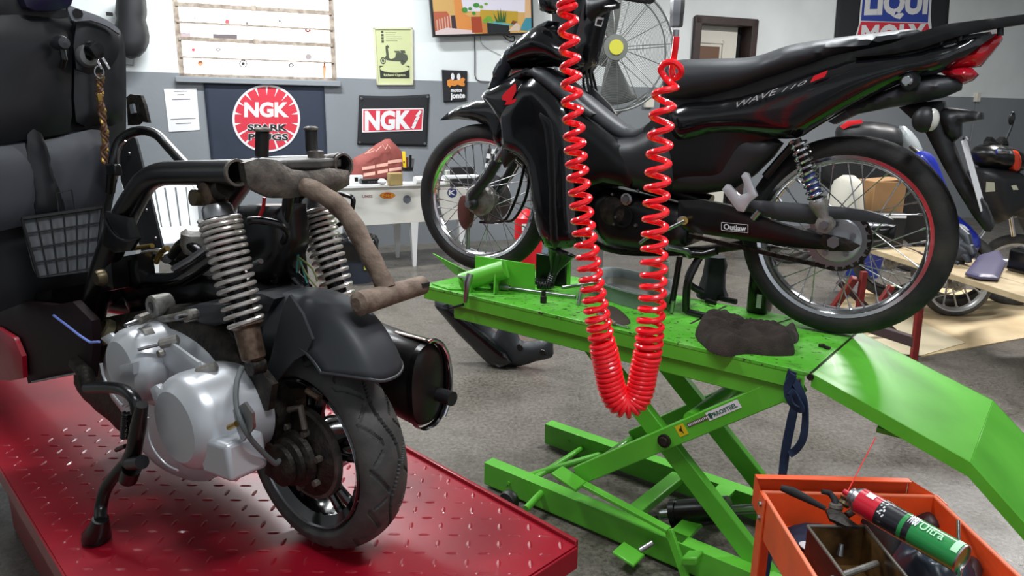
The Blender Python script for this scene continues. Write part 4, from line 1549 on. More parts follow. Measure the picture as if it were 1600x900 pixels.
spr = sp_.build('rear_sprocket', STEEL, rwheel, smooth=False)
MB().lathe([(0, .012), (.03, .012), (.06, .010), (.064, .004), (.064, 0)], spc + BK.n * .005, BK.n, 48).build('sprocket_carrier', SILVER, rwheel)
for i in range(5):
    a = 2 * math.pi * i / 5 + .4
    c = spc + BK.n * .016 + (BK.u * math.cos(a) + V((0, 0, 1)) * math.sin(a)) * .046
    MB().cyl(c, c + BK.n * .009, .008, 6).build('sprocket_nut', STEEL, rwheel)
MB().cyl(RA + BK.n * .07, RA + BK.n * .115, .012, 16).build('axle', STEEL, bike)
MB().cyl(RA + BK.n * .108, RA + BK.n * .122, .017, 6).build('axle_nut', STEEL, bike)
slab('axle_adjuster', [(1286, 365), (1320, 372), (1345, 384), (1332, 392), (1296, 392), (1282, 380)], .1, .004, .008, DARK, .01, .01)
# chain loop
fs_c = BP(1082, 352, .062)
path = []
rA, rB = .084, .034
for i in range(25):
    a = R(-90 + 180 * i / 24)
    path.append(spc + (BK.u * math.cos(a) + V((0, 0, 1)) * math.sin(a)) * rA)
for i in range(13):
    a = R(90 + 180 * i / 12)
    path.append(fs_c + (BK.u * math.cos(a) + V((0, 0, 1)) * math.sin(a)) * rB)
dens = []
for i in range(len(path)):
    a, b = path[i], path[(i + 1) % len(path)]
    k = max(1, int((b - a).length / .0127 + .5))
    for j in range(k):
        dens.append(a.lerp(b, j / k))
ch = MB()
for i in range(len(dens)):
    a, b = dens[i], dens[(i + 1) % len(dens)]
    wd = .014 if i % 2 else .008
    ch.bar(a, b + (b - a).normalized() * .002, wd, .0125, up=(b - a).cross(BK.n))
o_ = ch.build('drive_chain', DARK, bike, smooth=False)
# shocks
def shock_abs(top_, bot_, r_s, rod_r, wire, turns, m_spring, m_body, parent, pitch_pow=1., name='shock_absorber', body=(.0, .34), cap=None, t0=.1, t1=.72, rfun=None):
    d = bot_ - top_
    L = d.length
    dn = d.normalized()
    x = dn.orthogonal().normalized()
    y = dn.cross(x)
    body_ = MB().tube([top_ + dn * (L * .04), top_ + dn * (L * t1)], rod_r, 20)
    root = body_.build(name, m_body, parent)
    pts = []
    N = int(turns * 18)
    for i in range(N + 1):
        t = i / N
        q = t ** pitch_pow
        a = 2 * math.pi * turns * t
        rr = r_s * (rfun(q) if rfun else 1)
        pts.append(top_ + dn * (L * (t0 + (t1 - t0) * q)) + (x * math.cos(a) + y * math.sin(a)) * rr)
    MB().tube(pts, wire, 8).build('spring', m_spring, root)
    return root, dn, L


for l in (.12, -.12):
    tp, bt = BP(1243, 212, l), BP(1290, 350, l)
    rt, dn, L = shock_abs(tp, bt, .021, .012, .0042, 11, CHROME, DARK, bike, 1., t0=.05, t1=.74)
    MB().tube([tp.lerp(bt, .72), tp.lerp(bt, .76), tp.lerp(bt, .80), tp.lerp(bt, .95)], [.022, .026, .024, .013], 20).build('lower_body', ALU, rt)
    MB().cyl(bt - BK.n * .014, bt + BK.n * .014, .024, 24).build('lower_eye', ALU, rt)
    MB().cyl(bt + BK.n * .012, bt + BK.n * .024, .012, 6).build('mount_nut', STEEL, rt)
    MB().tube([tp.lerp(bt, .30), tp.lerp(bt, .50)], .010, 14).build('chrome_rod', CHROME, rt)
    b = MB().tube([tp.lerp(bt, .42), tp.lerp(bt, .66)], [.017, .018], 16)
    b.build('blue_bump_stop', mat('blue_rubber', (44, 56, 120), .5), rt)
# silver passenger footrest bracket
slab('passenger_peg_bracket', [(1129, 296), (1136, 288), (1141, 289), (1156, 305), (1169, 301), (1159, 275), (1164, 269), (1170, 271), (1184, 306), (1172, 316), (1163, 331), (1153, 329)], .14, .006, .009, SILVER, .006, .006)
btube('bracket_bolt', [(1176, 342), (1186, 330)], .13, .009, STEEL)
btube('seat_stay', [(1238, 228), (1218, 250), (1196, 276)], .06, .012, BLACK)
# round sticker plate on the swingarm
mq = quad(lambda x, y: BP(x, y, .1065), [(1127, 360), (1169, 364), (1169, 351), (1127, 347)])
text('Outlaw', sub(mq, .08, .15, .92, .85, .001), WPRINT, 'swingarm_lettering', bike, offset=.03)
q = MB()
for (u0, v0, u1, v1) in ((0, 0, 1, .06), (0, .94, 1, 1), (0, 0, .02, 1), (.98, 0, 1, 1)):
    patch(q, mq, u0, v0, u1, v1)
q.build('sticker_border', WPRINT, bike, smooth=False)
MB().cyl(BP(1069, 345, .11), BP(1069, 345, .13), .012, 14).build('pivot_bolt', BRASS, bike)
# centre stand
zt_ = ZT
for l in (.11, -.11):
    A = BP(1095, 398, l * .7)
    B = BP(1075, 440, l)
    Cc = G(1072, 486, ZT + .012) if l > 0 else G(1072, 486, ZT + .012) - BK.n * .24
    MB().tube(spline([A, B, Cc], 5), .0125, 12).build('centre_stand_leg', BLACK, bike)
    MB().tube([Cc, Cc + BK.u * .09 + BK.n * .02], .010, 10).build('centre_stand_foot', BLACK, bike)
MB().tube([BP(1085, 420, .09), BP(1085, 420, -.09)], .011, 12).build('centre_stand_bar', BLACK, bike)
btube('side_stand', [(1062, 402), (1056, 440), (1050, 475)], .1, .010, BLACK)
btube('stand_spring', [(1052, 470), (1049, 488)], .11, .008, STEEL)
# ================================================================== RED LIFT DECK AND THE STRIPPED SCOOTER
SW = D(505, 697, 1.58)
sa = R(36)
SF = Fr((SW.x, SW.y, 0), (-math.cos(sa), math.sin(sa), 0), (-math.sin(sa), -math.cos(sa), 0))
RTY = .232
ZD = SW.z - RTY
SP = lambda x, y, l=0.: SF.px(x, y, l)
# deck ------------------------------------------------------------
c1 = G(900, 852, ZD)
c2 = G(634, 704, ZD)
c3, c4 = G(0, 780, ZD), G(104, 900, ZD)
du = (c2 - c1).normalized()
dnn = V((-du.y, du.x, 0))
if dnn.y > 0:
    dnn = -dnn
wd = abs((c4 - c1).dot(dnn))
RD = Fr((c1.x, c1.y, 0), du, dnn)
red = thing('red_lift_table', RD.at(.7, wd / 2, 0), 'red diamond plate lift deck under the stripped scooter', 'motorcycle lift')
LEN = 2.3
dk = MB().prism([RD.at(0, 0, ZD), RD.at(LEN, 0, ZD), RD.at(LEN, wd, ZD), RD.at(-.0, wd, ZD)], V((0, 0, -.01)))
for i in range(int(LEN / .05)):
    for j in range(int(wd / .05)):
        a, b = .025 + i * .05, .025 + j * .05
        if a > 1.5 or (a + .02 > LEN) or b > wd - .02:
            continue
        th = R(45) if (i + j) % 2 else R(-45)
        d1 = RD.u * math.cos(th) + RD.n * math.sin(th)
        d2 = RD.u * -math.sin(th) + RD.n * math.cos(th)
        c = RD.at(a, b, ZD - .0002)
        L_, W_ = .0165, .0058
        ring = [c + d1 * (L_ * math.cos(t)) + d2 * (W_ * math.sin(t)) for t in [2 * math.pi * q / 8 for q in range(8)]]
        top = [c + V((0, 0, .0022)) + d1 * (L_ * .55), c + V((0, 0, .0022)) - d1 * (L_ * .55)]
        k0 = len(dk.v)
        dk.add(ring + top, [(0, 1, 8), (7, 0, 8), (1, 2, 8), (6, 7, 8), (2, 9, 8), (6, 8, 9), (2, 3, 9), (3, 4, 9), (4, 5, 9), (5, 6, 9)])
dk.build('deck_plate', REDP, red, smooth=False)
b = MB().box(RD.at(LEN / 2, -.004, ZD - .02), LEN, .012, .062, RD.u, RD.n)
b.build('edge_lip', mat('darker_red_paint', (136, 14, 28), .35, coat=.2), red, bevel=.003)
b = MB().box(RD.at(LEN / 2, wd + .002, ZD - .028), LEN, .006, .05, RD.u, RD.n)
b.build('edge_lip', mat('darker_red_paint', (136, 14, 28), .35), red, bevel=.002)
b = MB().box(RD.at(-.004, wd / 2, ZD - .03), .006, wd, .055, RD.u, RD.n)
b.build('end_skirt', REDP, red, bevel=.002)
for l in (.08, wd - .08):
    MB().box(RD.at(.9, l, ZD / 2 - .02), 1.6, .06, ZD - .05, RD.u, RD.n).build('lift_frame', mat('darker_red_paint', (136, 14, 28), .35), red, bevel=.004)

# scooter ----------------------------------------------------------
sco = thing('scooter', SF.at(.45, 0, ZD), 'stripped scooter with exposed silver engine and rear wheel on the red lift', 'scooter')


def stube(name, pts, l, r, m, n=14, k=0, parent=None):
    ls_ = l if isinstance(l, (list, tuple)) else [l] * len(pts)
    P = [SP(x, y, a) for (x, y), a in zip(pts, ls_)]
    if k:
        if isinstance(r, (list, tuple)):
            r = [r[min(int(i / k), len(r) - 1)] + (r[min(int(i / k) + 1, len(r) - 1)] - r[min(int(i / k), len(r) - 1)]) * ((i % k) / k) for i in range((len(P) - 1) * k + 1)]
        P = spline(P, k)
    return MB().tube(P, r, n).build(name, m, parent or sco)


def sslab(name, pts, l, we, wc, m, ramp=.03, h=.014, parent=None, both=True, back=None, power=.5, k=0, ang=50, bevel=0):
    q = sp2(pts, k) if k else pts
    mb = MB()
    inflate(mb, [SP(x, y, l) for x, y in q], SF.n, we, wc, ramp, h, power, both, back)
    return mb.build(name, m, parent or sco, ang=ang, bevel=bevel)


def wavy(a, x):
    g = 0
    # long S-curved grooves either side of the crown and short side slits
    ph = a * 7
    if abs(x - .22 * math.sin(ph)) < .055:
        g = .0065
    for sgn in (1, -1):
        y = x * sgn
        t = (a * 14 / (2 * math.pi) + (.5 if sgn > 0 else 0)) % 1
        if .32 < y < .86 and abs(t - .5 - (y - .55) * .9) < .07:
            g = .0055
        if .42 < y < .75 and abs((t + .5) % 1 - .5 + (y - .6) * .7) < .045:
            g = .0045
    return g


BLKGL = mat('gloss_black_alloy', (10, 10, 12), .14, coat=.7)
rp = [(.168, .052), (.170, .046), (.160, .043), (.152, .036), (.148, .0), (.152, -.036), (.160, -.043), (.170, -.046), (.168, -.052)]
srim = MB().lathe([(.170, .053), (.1735, .050), (.165, .044), (.152, .036), (.146, .0), (.152, -.036), (.165, -.044), (.1735, -.050), (.170, -.053), (.163, -.048), (.146, -.036), (.138, 0), (.146, .036), (.163, .048), (.170, .053)], SW, SF.n, 96).build('rear_wheel', BLKGL, sco)
tyre(srim, SW, SF.n, SF.u, RTY, .171, .118, RUBBER, n=720, groove=wavy, M=64)
MB().lathe([(.165, .0495), (.168, .0525), (.171, .0495)], SW, SF.n, 96).build('rim_edge', mat('polished_rim_edge', (150, 150, 154), .2, .9), srim)
for i in range(5):
    a = 2 * math.pi * i / 5 + .35
    for da in (-.16, .16):
        d0 = SF.u * math.cos(a) + V((0, 0, 1)) * math.sin(a)
        d1 = SF.u * math.cos(a + da) + V((0, 0, 1)) * math.sin(a + da)
        MB().tube([SW + d0 * .05 + SF.n * .01, SW + d1 * .10 + SF.n * .018, SW + d1 * .148 + SF.n * .008], [.014, .0105, .012], 10).build('wheel_spoke', BLKGL, srim)
MB().lathe([(0, .03), (.06, .03), (.064, 0), (.06, -.04), (0, -.04)], SW, SF.n, 40).build('hub', BLKGL, srim)
# brake drum plate and final housing between wheel and belt case
hb = MB().lathe([(0, .125), (.034, .125), (.045, .118), (.046, .108), (.04, .105), (.052, .098), (.054, .09), (.047, .088), (.06, .08), (.064, .07), (.055, .066), (.085, .058), (.098, .046), (.1, .03), (0, .03)], SW + SF.u * .0, SF.n, 48)
gear = hb.build('gearcase', DARK, sco)
MB().lathe([(.088, .050), (.104, .046), (.106, .034), (.09, .034)], SW, SF.n, 56).build('brake_drum', OLDST, gear)
for i in range(7):
    a = 2 * math.pi * i / 7 + .2
    c = SW + (SF.u * math.cos(a) + V((0, 0, 1)) * math.sin(a)) * .07 + SF.n * .058
    MB().cyl(c, c + SF.n * .016, .008, 6).build('case_bolt', OLDST, gear)
for i in range(4):
    q = MB().bar(SW + SF.n * (.062 + i * .014) + V((0, 0, .03)) + SF.u * (.03), SW + SF.n * (.062 + i * .014) + V((0, 0, -.05)) + SF.u * .045, .007, .05, up=SF.u)
    q.build('cooling_fin', DARK, gear, bevel=.002)
stube('brake_arm', [(452, 640), (470, 636), (476, 670)], .07, .007, OLDST, 10, parent=gear)
stube('brake_cam', [(480, 610), (500, 622)], .07, .007, RUSTC, 10, parent=gear)
sslab('gearcase_arm', [(385, 580), (410, 590), (430, 612), (445, 650), (440, 690), (425, 715), (404, 712), (392, 660), (378, 610)], .075, .015, .025, DARK, .02, .014)
sslab('shock_bracket', [(382, 566), (408, 572), (430, 600), (424, 640), (398, 640), (384, 610)], .115, .008, .012, DARK, .01, .012)

# belt case (silver): body, two round covers, box ---------------------
CASE = [(190, 560), (196, 535), (215, 512), (245, 500), (290, 505), (325, 520), (356, 545), (376, 575), (392, 610), (400, 650), (398, 690), (380, 720), (350, 740), (310, 735), (270, 715), (240, 680), (222, 640), (200, 610)]
cas = sslab('belt_case', CASE, .10, .045, .058, SILVER, .03, .012, k=3, power=.5)


def drum(name, px_, py_, lf, lb, rad, face=.72, m=SILVER):
    c = SP(px_, py_, lf)
    h = lf - lb
    prof = [(0, .004), (rad * face * .6, .003), (rad * face, 0), (rad * (face + .04), -.003), (rad * .9, -.014), (rad * .965, -.026), (rad, -.044), (rad * 1.0, -h * .6), (rad * 1.02, -h * .75), (rad * 1.03, -h)]
    return MB().lathe(prof, c, SF.n, 72).build(name, m, cas, ang=28)


drum('clutch_cover', 272, 668, .262, .10, .104)
drum('variator_cover', 187, 577, .245, .09, .088)
# slanting bridge plate between them with a raised edge
sslab('belt_cover_plate', [(200, 520), (240, 516), (292, 540), (345, 575), (352, 600), (300, 612), (262, 628), (220, 612), (200, 580)], .140, .034, .042, SILVER, .006, .008, parent=cas, k=0, ang=25, bevel=.004)
sslab('plate_recess', [(238, 548), (268, 534), (312, 566), (318, 586), (282, 592)], .184, .003, .006, SILVER, .004, .006, parent=cas, ang=25)
sslab('case_rib', [(160, 528), (174, 520), (190, 534), (201, 560), (206, 590), (207, 628), (198, 636), (192, 600), (186, 566), (176, 542)], .232, .004, .010, SILVER, .009, .008, parent=cas)
sslab('rib_band', [(190, 570), (212, 566), (213, 584), (192, 588)], .243, .006, .008, SILVER, .004, .006, parent=cas)
stube('case_rib', [(158, 568), (163, 590), (176, 616), (192, 634)], .248, .0035, SILVER, 10, 5, cas)
stube('cover_seam', [(231, 652), (232, 678), (240, 702), (258, 724), (278, 735)], .267, .0022, SILVER, 10, 5, cas)
sslab('cover_flute', [(238, 606), (248, 600), (270, 622), (276, 640), (262, 648), (250, 640)], .246, .006, .012, SILVER, .012, .008, parent=cas)
# square box at the back lower corner
bx = MB()
ctr = SP(364, 706, .205)
e0 = (SF.u * -1 + V((0, 0, .12))).normalized()
e1 = SF.n.cross(e0).normalized()
bx.box(ctr, .105, .085, .078, e0, SF.n, e1)
bx.build('end_box', SILVER, cas, bevel=.010, seg=4)
# clamps with bolts along the top edge
for (x0, y0, x1, y1) in ((196, 508, 232, 494), (216, 546, 280, 530), (272, 594, 340, 572), (276, 496, 305, 490)):
    A, B = SP(x0, y0, .235), SP(x1, y1, .17)
    mb = MB().cyl(A, A.lerp(B, .55), .0042, 12)
    o2 = mb.build('case_bolt_shank', STEEL, cas)
    MB().tube([A.lerp(B, .5), A.lerp(B, .54), A.lerp(B, .96), B], [.006, .0115, .0115, .006], 10).build('bolt_boss', ALU, cas)
for (x, y) in ((243, 520), (258, 458), (246, 462)):
    pass
MB().lathe([(.012, 0), (.022, 0), (.022, .022), (.012, .022), (.012, 0)], SP(236, 524, .18), SF.n, 28).build('cable_eye', ALU, cas)
MB().lathe([(0, 0), (.008, 0), (.010, .004), (.008, .012), (0, .012)], SP(256, 551, .226), SF.n, 8).build('star_boss', ALU, cas)
q = sslab('cable_bracket', [(366, 640), (384, 628), (396, 645), (398, 668), (380, 690), (372, 670)], .215, .003, .004, STEEL, .006, .01)
stube('brass_adjuster', [(358, 668), (370, 662)], .22, .006, BRASS, 10)
stube('brake_cable', [(378, 574), (370, 598), (369, 630), (376, 658), (392, 686), (412, 708), (430, 724), (436, 720)], [.16, .19, .215, .225, .21, .18, .15, .13], .0055, mat('grey_cable_sheath', (88, 92, 92), .5), 10, 6)
# intake ring on the front of the case
cc = SP(168, 530, .16)
MB().lathe([(.018, .0), (.030, .004), (.036, .012), (.034, .03), (.028, .034), (.026, .02), (.018, .012)], cc - SF.n * .02 + SF.u * .02, SF.n + V((0, 0, .8)) + SF.u * .2, 32).build('intake_ring', mat('brassy_ring', (120, 112, 88), .4, .8), sco)
# engine block behind and over the case
eb = MB()
inflate(eb, [SP(x, y, .03) for x, y in sp2([(180, 520), (200, 490), (250, 480), (300, 470), (350, 470), (400, 500), (440, 560), (460, 620), (440, 700), (380, 720), (300, 700), (220, 640), (170, 590)], 2)], SF.n, .09, .115, .03, .02)
eng2 = eb.build('engine_block', DARK, sco, ang=50)
TOPC = ALU
MB().lathe([(.014, -.018), (.026, -.018), (.028, -.01), (.028, .024), (.024, .028), (.014, .028), (.014, -.018)], SP(254, 477, .12), SF.n, 32).build('mount_eye', ALU, eng2)
stube('mount_leg', [(252, 492), (250, 515)], .12, .022, ALU, 14, parent=eng2)
for (x, y) in ((286, 492), (300, 497), (276, 500)):
    stube('fin_boss', [(x - 8, y + 2), (x + 10, y - 3)], .13, .009, ALU, 10, parent=eng2)
stube('oil_pipe', [(212, 506), (250, 500), (300, 492)], .14, .009, ALU, 10, parent=eng2)
stube('black_hose', [(270, 504), (330, 500), (360, 520), (372, 545)], .10, .009, BLACK, 10, 5)
sslab('airbox', [(310, 476), (330, 470), (372, 472), (372, 500), (345, 508), (318, 500), (306, 490)], .09, .03, .045, PLAS2, .016, .012)
MB().lathe([(0, .006), (.008, .006), (.009, 0)], SP(304, 487, .12), SF.n, 16).build('airbox_screw', STEEL, sco)
sslab('airbox_body', [(330, 470), (390, 462), (440, 460), (470, 480), (470, 540), (430, 590), (400, 590), (380, 540), (345, 520)], .0, .05, .07, PLAS, .03, .016)

# frame ---------------------------------------------------------------
for l, nm in ((.13, 'frame_tube'), (-.13, 'frame_tube')):
    base = [(372, 270), (330, 270), (290, 270), (252, 272), (228, 284), (210, 310), (193, 342), (175, 385), (160, 430), (148, 480), (138, 520)]
    P = [SP(x, y, .13) - SF.n * (.13 - l) for x, y in base]
    if l < 0:
        P[0] = SP(538, 258, -.13)
    PP = spline(P, 5)
    rr = [.0255 + .006 * min(1, max(0, (i / len(PP) - .35) * 3)) for i in range(len(PP))]
    # hollow open end
    d = (PP[1] - PP[0]).normalized()
    fm = MB().tube(PP, rr, 24, caps=False)
    fm.build(nm, BLACK, sco)
    MB().lathe([(.0262, 0), (.0268, .002), (.0262, .008), (.0215, .008), (.0215, .0), (.0262, 0)], PP[0], d, 32).build('raw_tube_end', OLDST, sco)
    MB().lathe([(.0216, .0), (.0216, .12), (0, .12)], PP[0], d, 32).build('tube_bore', mat('tube_bore_dark', (30, 26, 24), .8), sco)
P = [SP(500, 262, -.13), SP(535, 258, -.13)]
d = (P[0] - P[1]).normalized()
MB().lathe([(.0275, .002), (.0282, .01), (.0275, .085), (.022, .085)], P[1], d, 32).build('tube_sleeve', OLDST, sco)
sslab('frame_gusset', [(168, 330), (206, 340), (218, 372), (206, 392), (182, 395), (160, 380)], .155, .004, .008, BLACK, .01, .01)
stube('gusset_weld', [(162, 340), (178, 366), (196, 376), (216, 372)], .165, .003, BLACK, 8, 4)
# top cross bracket between the tubes
zf = SP(368, 270, .13).z
sC = (SP(368, 270, .13) - SF.o).dot(SF.u)
pl1 = MB()
out = [(-.02, .10), (-.025, .04), (.0, .0), (-.03, -.06), (-.02, -.13), (.06, -.13), (.075, -.06), (.085, .02), (.09, .10)]
pl1.prism([SF.at(sC + a + .015, l, zf + .018) for a, l in out], V((0, 0, -.02)))
pl1.build('cross_bracket', mat('grey_brown_bracket_steel', (52, 51, 50), .6, .2, rgb2=(84, 80, 75), nscale=20, bump=.2), sco, bevel=.005, seg=3)
mb = MB()
inflate(mb, [SF.at(sC, 0, 0) + V((0, 0, 0)) + (PL(x, y, SF.at(sC - .01, 0, 0), SF.u) - SF.at(sC, 0, 0)) for x, y in [(376, 254), (400, 247), (428, 250), (450, 264), (480, 268), (510, 262), (540, 266), (542, 288), (520, 300), (480, 304), (450, 309), (420, 309), (398, 299), (382, 288)]], -SF.u, .010, .018, .015, .01)
mb.build('bracket_web', OLDST, sco, ang=50)
stube('bracket_stub', [(409, 244), (410, 205)], .05, .0135, mat('blackened_stub', (40, 38, 36), .5, .5), 18)
stube('bracket_stub', [(492, 248), (487, 232), (486, 202)], -.10, .0135, mat('blackened_stub', (40, 38, 36), .5, .5), 18)
MB().lathe([(0, 0), (.022, 0), (.024, .012), (.018, .03), (.018, .05), (.011, .052), (0, .052)], SP(495, 272, -.10), V((0, 0, 1)), 20).build('stub_collar', OLDST, sco)
MB().lathe([(0, 0), (.017, 0), (.017, .004), (.012, .008), (0, .008)], SP(410, 205, .05), V((0, 0, 1)), 20).build('stub_lip', OLDST, sco)
MB().lathe([(0, 0), (.016, 0), (.016, .004), (.012, .008), (0, .008)], SP(486, 203, -.10), V((0, 0, 1)), 20).build('stub_lip', OLDST, sco)

# rusty tail bar with its T end
TB = [(446, 286), (456, 288), (470, 290), (494, 299), (524, 318), (550, 348), (570, 385), (588, 418), (604, 452)]
tls = [.0, -.005, -.01, -.02, -.04, -.05, -.06, -.06, -.06]
P = spline([SP(x, y, a) for (x, y), a in zip(TB, tls)], 5)
tb = MB().tube(P, [min(1, .35 + i * .08) * (.020 + .001 * math.sin(i)) for i in range(len(P))], 20)
tailbar = tb.build('tail_bar', RUST, sco)
Tc = SP(607, 462, -.06)
sT = (Tc - SF.o).dot(SF.u)
Ta, Tb_ = PL(556, 476, SF.at(sT, 0, 0), SF.u), PL(664, 444, SF.at(sT, 0, 0), SF.u)
MB().tube([Ta, Ta.lerp(Tb_, .04), Ta.lerp(Tb_, .5), Ta.lerp(Tb_, .96), Tb_], [.014, .025, .022, .0205, .014], 20).build('tail_crosspiece', RUST, tailbar)
sl_ = Ta.lerp(Tb_, .9)
MB().box(sl_ - SF.u * .0195 + V((0, 0, .006)), .022, .006, .009, (Tb_ - Ta), SF.u).build('slot', mat('tube_bore_dark', (30, 26, 24), .8), tailbar)

# black loop over the tubes
stube('seat_mount_loop', [(172, 300), (176, 258), (184, 226), (200, 210), (222, 204), (244, 210), (262, 228), (284, 252), (312, 280)], [.02, .02, .0, -.02, -.04, -.04, -.03, 0, .03], .0125, BLACK, 16, 6)
stube('loop_modelled_shine', [(196, 220), (186, 232), (184, 262), (182, 280)], [.015, .02, .02, .02], .0025, STEEL, 8, 4)  # thin steel strip standing in for the shine along the loop
sslab('mount_plate', [(202, 196), (200, 152), (206, 147), (222, 149), (228, 165), (234, 192), (222, 190), (216, 195)], -.02, .004, .008, DARK, .01, .01)
sslab('mount_plate_slot', [(204, 164), (209, 162), (212, 176), (206, 178)], -.008, .003, .004, mat('grey_wall_paint', (128, 133, 138), .6), .004, .008)
sslab('grey_strap', [(190, 225), (206, 208), (214, 218), (232, 290), (256, 388), (222, 392), (205, 330), (190, 280)], -.10, .003, .005, mat('dark_grey_strap', (52, 54, 58), .6), .01, .016)
for (x, y) in ((202, 240), (229, 328), (243, 372)):
    MB().lathe([(0, .004), (.006, .004), (.007, 0)], SP(x, y, -.093), SF.n, 12).build('strap_rivet', STEEL, sco)
MB().box(SP(178, 265, .03), .05, .02, .03, SF.u, SF.n).build('loop_clamp', BLACK, sco, bevel=.004)

# shock absorbers ------------------------------------------------------
for l in (.13, -.13):
    off = -SF.n * (.13 - l)
    if l > 0:
        tp, bt = SP(336, 312, l), SP(400, 572, l)
    else:
        tp, bt = SP(484, 302, l), SP(552, 540, l)
    root, dn, L = shock_abs(tp, bt, .0385, .021, .0048, 15, mat('spring_steel', (196, 190, 184), .3, .75), mat('oily_black_steel', (26, 25, 26), .25, .8), sco, 1.28, t0=.11, t1=.74, rfun=lambda q: 1.0 - .10 * q)
    MB().tube([tp + dn * (L * .03), tp + dn * (L * .05), tp + dn * (L * .105)], [.026, .03, .031], 24).build('top_cap', STEEL, root)
    MB().tube([tp + dn * (L * .11), tp + dn * (L * .5)], .023, 20).build('polished_tube', mat('polished_dark_chrome', (50, 46, 46), .14, .9), root)
    MB().tube([tp + dn * (L * .735), tp + dn * (L * .75), tp + dn * (L * .77), tp + dn * (L * .95), tp + dn * (L * .97)], [.036, .036, .0265, .0245, .016], 24).build('lower_body', RUSTC, root)
    MB().cyl(tp + SF.n * .02 - dn * .012, tp - SF.n * .02 - dn * .012, .024, 24).build('top_eye', RUSTC, root)
    MB().cyl(tp + SF.n * .03 - dn * .004 + SF.u * .03, tp - SF.n * .01 + SF.u * .03, .0165, 20).build('mount_nut', mat('worn_brass_nut', (86, 76, 56), .4, .8), root)
    MB().cyl(bt + SF.n * .016, bt - SF.n * .016, .017, 20).build('lower_eye', DARK, root)
stube('mount_ear', [(322, 286), (334, 305), (352, 292)], .13, .02, DARK, 14)

# tangle of dark frame parts under the tubes -----------------------------
stube('lower_frame_tube', [(150, 448), (190, 440), (240, 438), (276, 436), (300, 424), (330, 404), (352, 392)], .06, .019, GLOSS, 16, 5)
stube('lower_frame_tube', [(330, 330), (370, 350), (410, 372), (450, 420), (480, 452)], -.05, .014, GLOSS, 14, 5)
stube('cross_tube', [(150, 470), (230, 480), (330, 470), (430, 470)], -.03, .03, BLACK, 16, 4)
stube('seat_hoop', [(430, 440), (440, 380), (448, 330), (452, 300)], -.02, .012, BLACK, 14, 4)
stube('upright_bar', [(462, 292), (466, 340), (472, 400), (478, 450)], -.10, .009, PLAS, 12)
sslab('battery_tray', [(390, 320), (460, 320), (466, 380), (450, 430), (420, 450), (400, 410), (385, 370)], -.04, .03, .05, BLACK, .02, .014)
sslab('dark_cover', [(220, 445), (330, 420), (400, 430), (450, 450), (440, 480), (360, 474), (300, 480), (240, 486)], -.02, .06, .08, BLACK, .03, .018)
sslab('black_box', [(198, 400), (226, 395), (232, 440), (222, 450), (200, 446)], .07, .02, .028, BLACK, .01, .012)
sslab('coil_box', [(166, 405), (186, 402), (190, 450), (170, 455)], .12, .02, .03, BLACK, .01, .012)
MB().lathe([(0, .02), (.016, .02), (.02, .012), (.02, 0)], SP(163, 433, .17), SF.n, 20).build('side_boss', mat('worn_brass_nut', (86, 76, 56), .4, .8), sco)
stube('silver_pipe', [(226, 400), (250, 396), (262, 404)], .03, .014, STEEL, 14)
stube('banjo_bolt', [(210, 388), (238, 384)], .05, .006, BRASS, 10)
stube('small_hose', [(270, 400), (285, 380), (300, 384), (318, 404), (300, 420)], .02, .013, BLACK, 12, 5)
stube('small_hose', [(244, 410), (252, 394), (262, 388)], .05, .007, BRASS, 10, 4)
car = MB().lathe([(0, .03), (.02, .03), (.034, .02), (.036, -.01), (.03, -.03), (0, -.03)], SP(306, 376, .0), V((.1, -.1, 1)), 24)
car.build('carburettor', ALU, sco)
stube('carburettor_neck', [(306, 378), (290, 396), (272, 404)], .0, .021, DARK, 14)
stube('red_cable', [(413, 308), (411, 325), (404, 342)], .02, .004, REDPL, 8, 4)
stube('cable_end', [(388, 345), (400, 344), (418, 346), (438, 352), (448, 365), (440, 380), (420, 385)], [.07, .06, .04, .02, .0, -.01, -.02], .008, BLACK, 10, 5)
stube('tail_wire', [(510, 300), (545, 306), (552, 316), (544, 340), (528, 352)], -.2, .006, BLACK, 10, 5)
for i, (pts, m) in enumerate([([(466, 398), (464, 430), (470, 455)], mat('teal_wire', (60, 140, 130), .5)), ([(462, 395), (480, 430), (498, 452)], mat('olive_wire', (110, 116, 60), .5)), ([(468, 402), (478, 436), (482, 452)], mat('teal_wire', (60, 140, 130), .5)), ([(464, 400), (488, 420), (496, 440)], mat('olive_wire', (110, 116, 60), .5)), ([(400, 410), (430, 440), (462, 456)], mat('grey_wire', (120, 120, 124), .6))]):
    stube('loose_wire', pts, -.05, .0022, m, 6, 5)
for (x, y) in ((470, 462), (484, 458), (492, 464)):
    MB().box(SP(x, y, -.05), .02, .015, .026, SF.u, SF.n).build('wire_connector', mat('milky_connector', (176, 172, 160), .5), sco, bevel=.003)
stube('steel_clip', [(398, 412), (408, 408)], .03, .006, STEEL, 8)
stube('frame_modelled_highlight', [(272, 420), (300, 404), (322, 388)], .09, .008, STEEL, 10)  # bright steel bar modelled as the highlight on the glossy frame tube

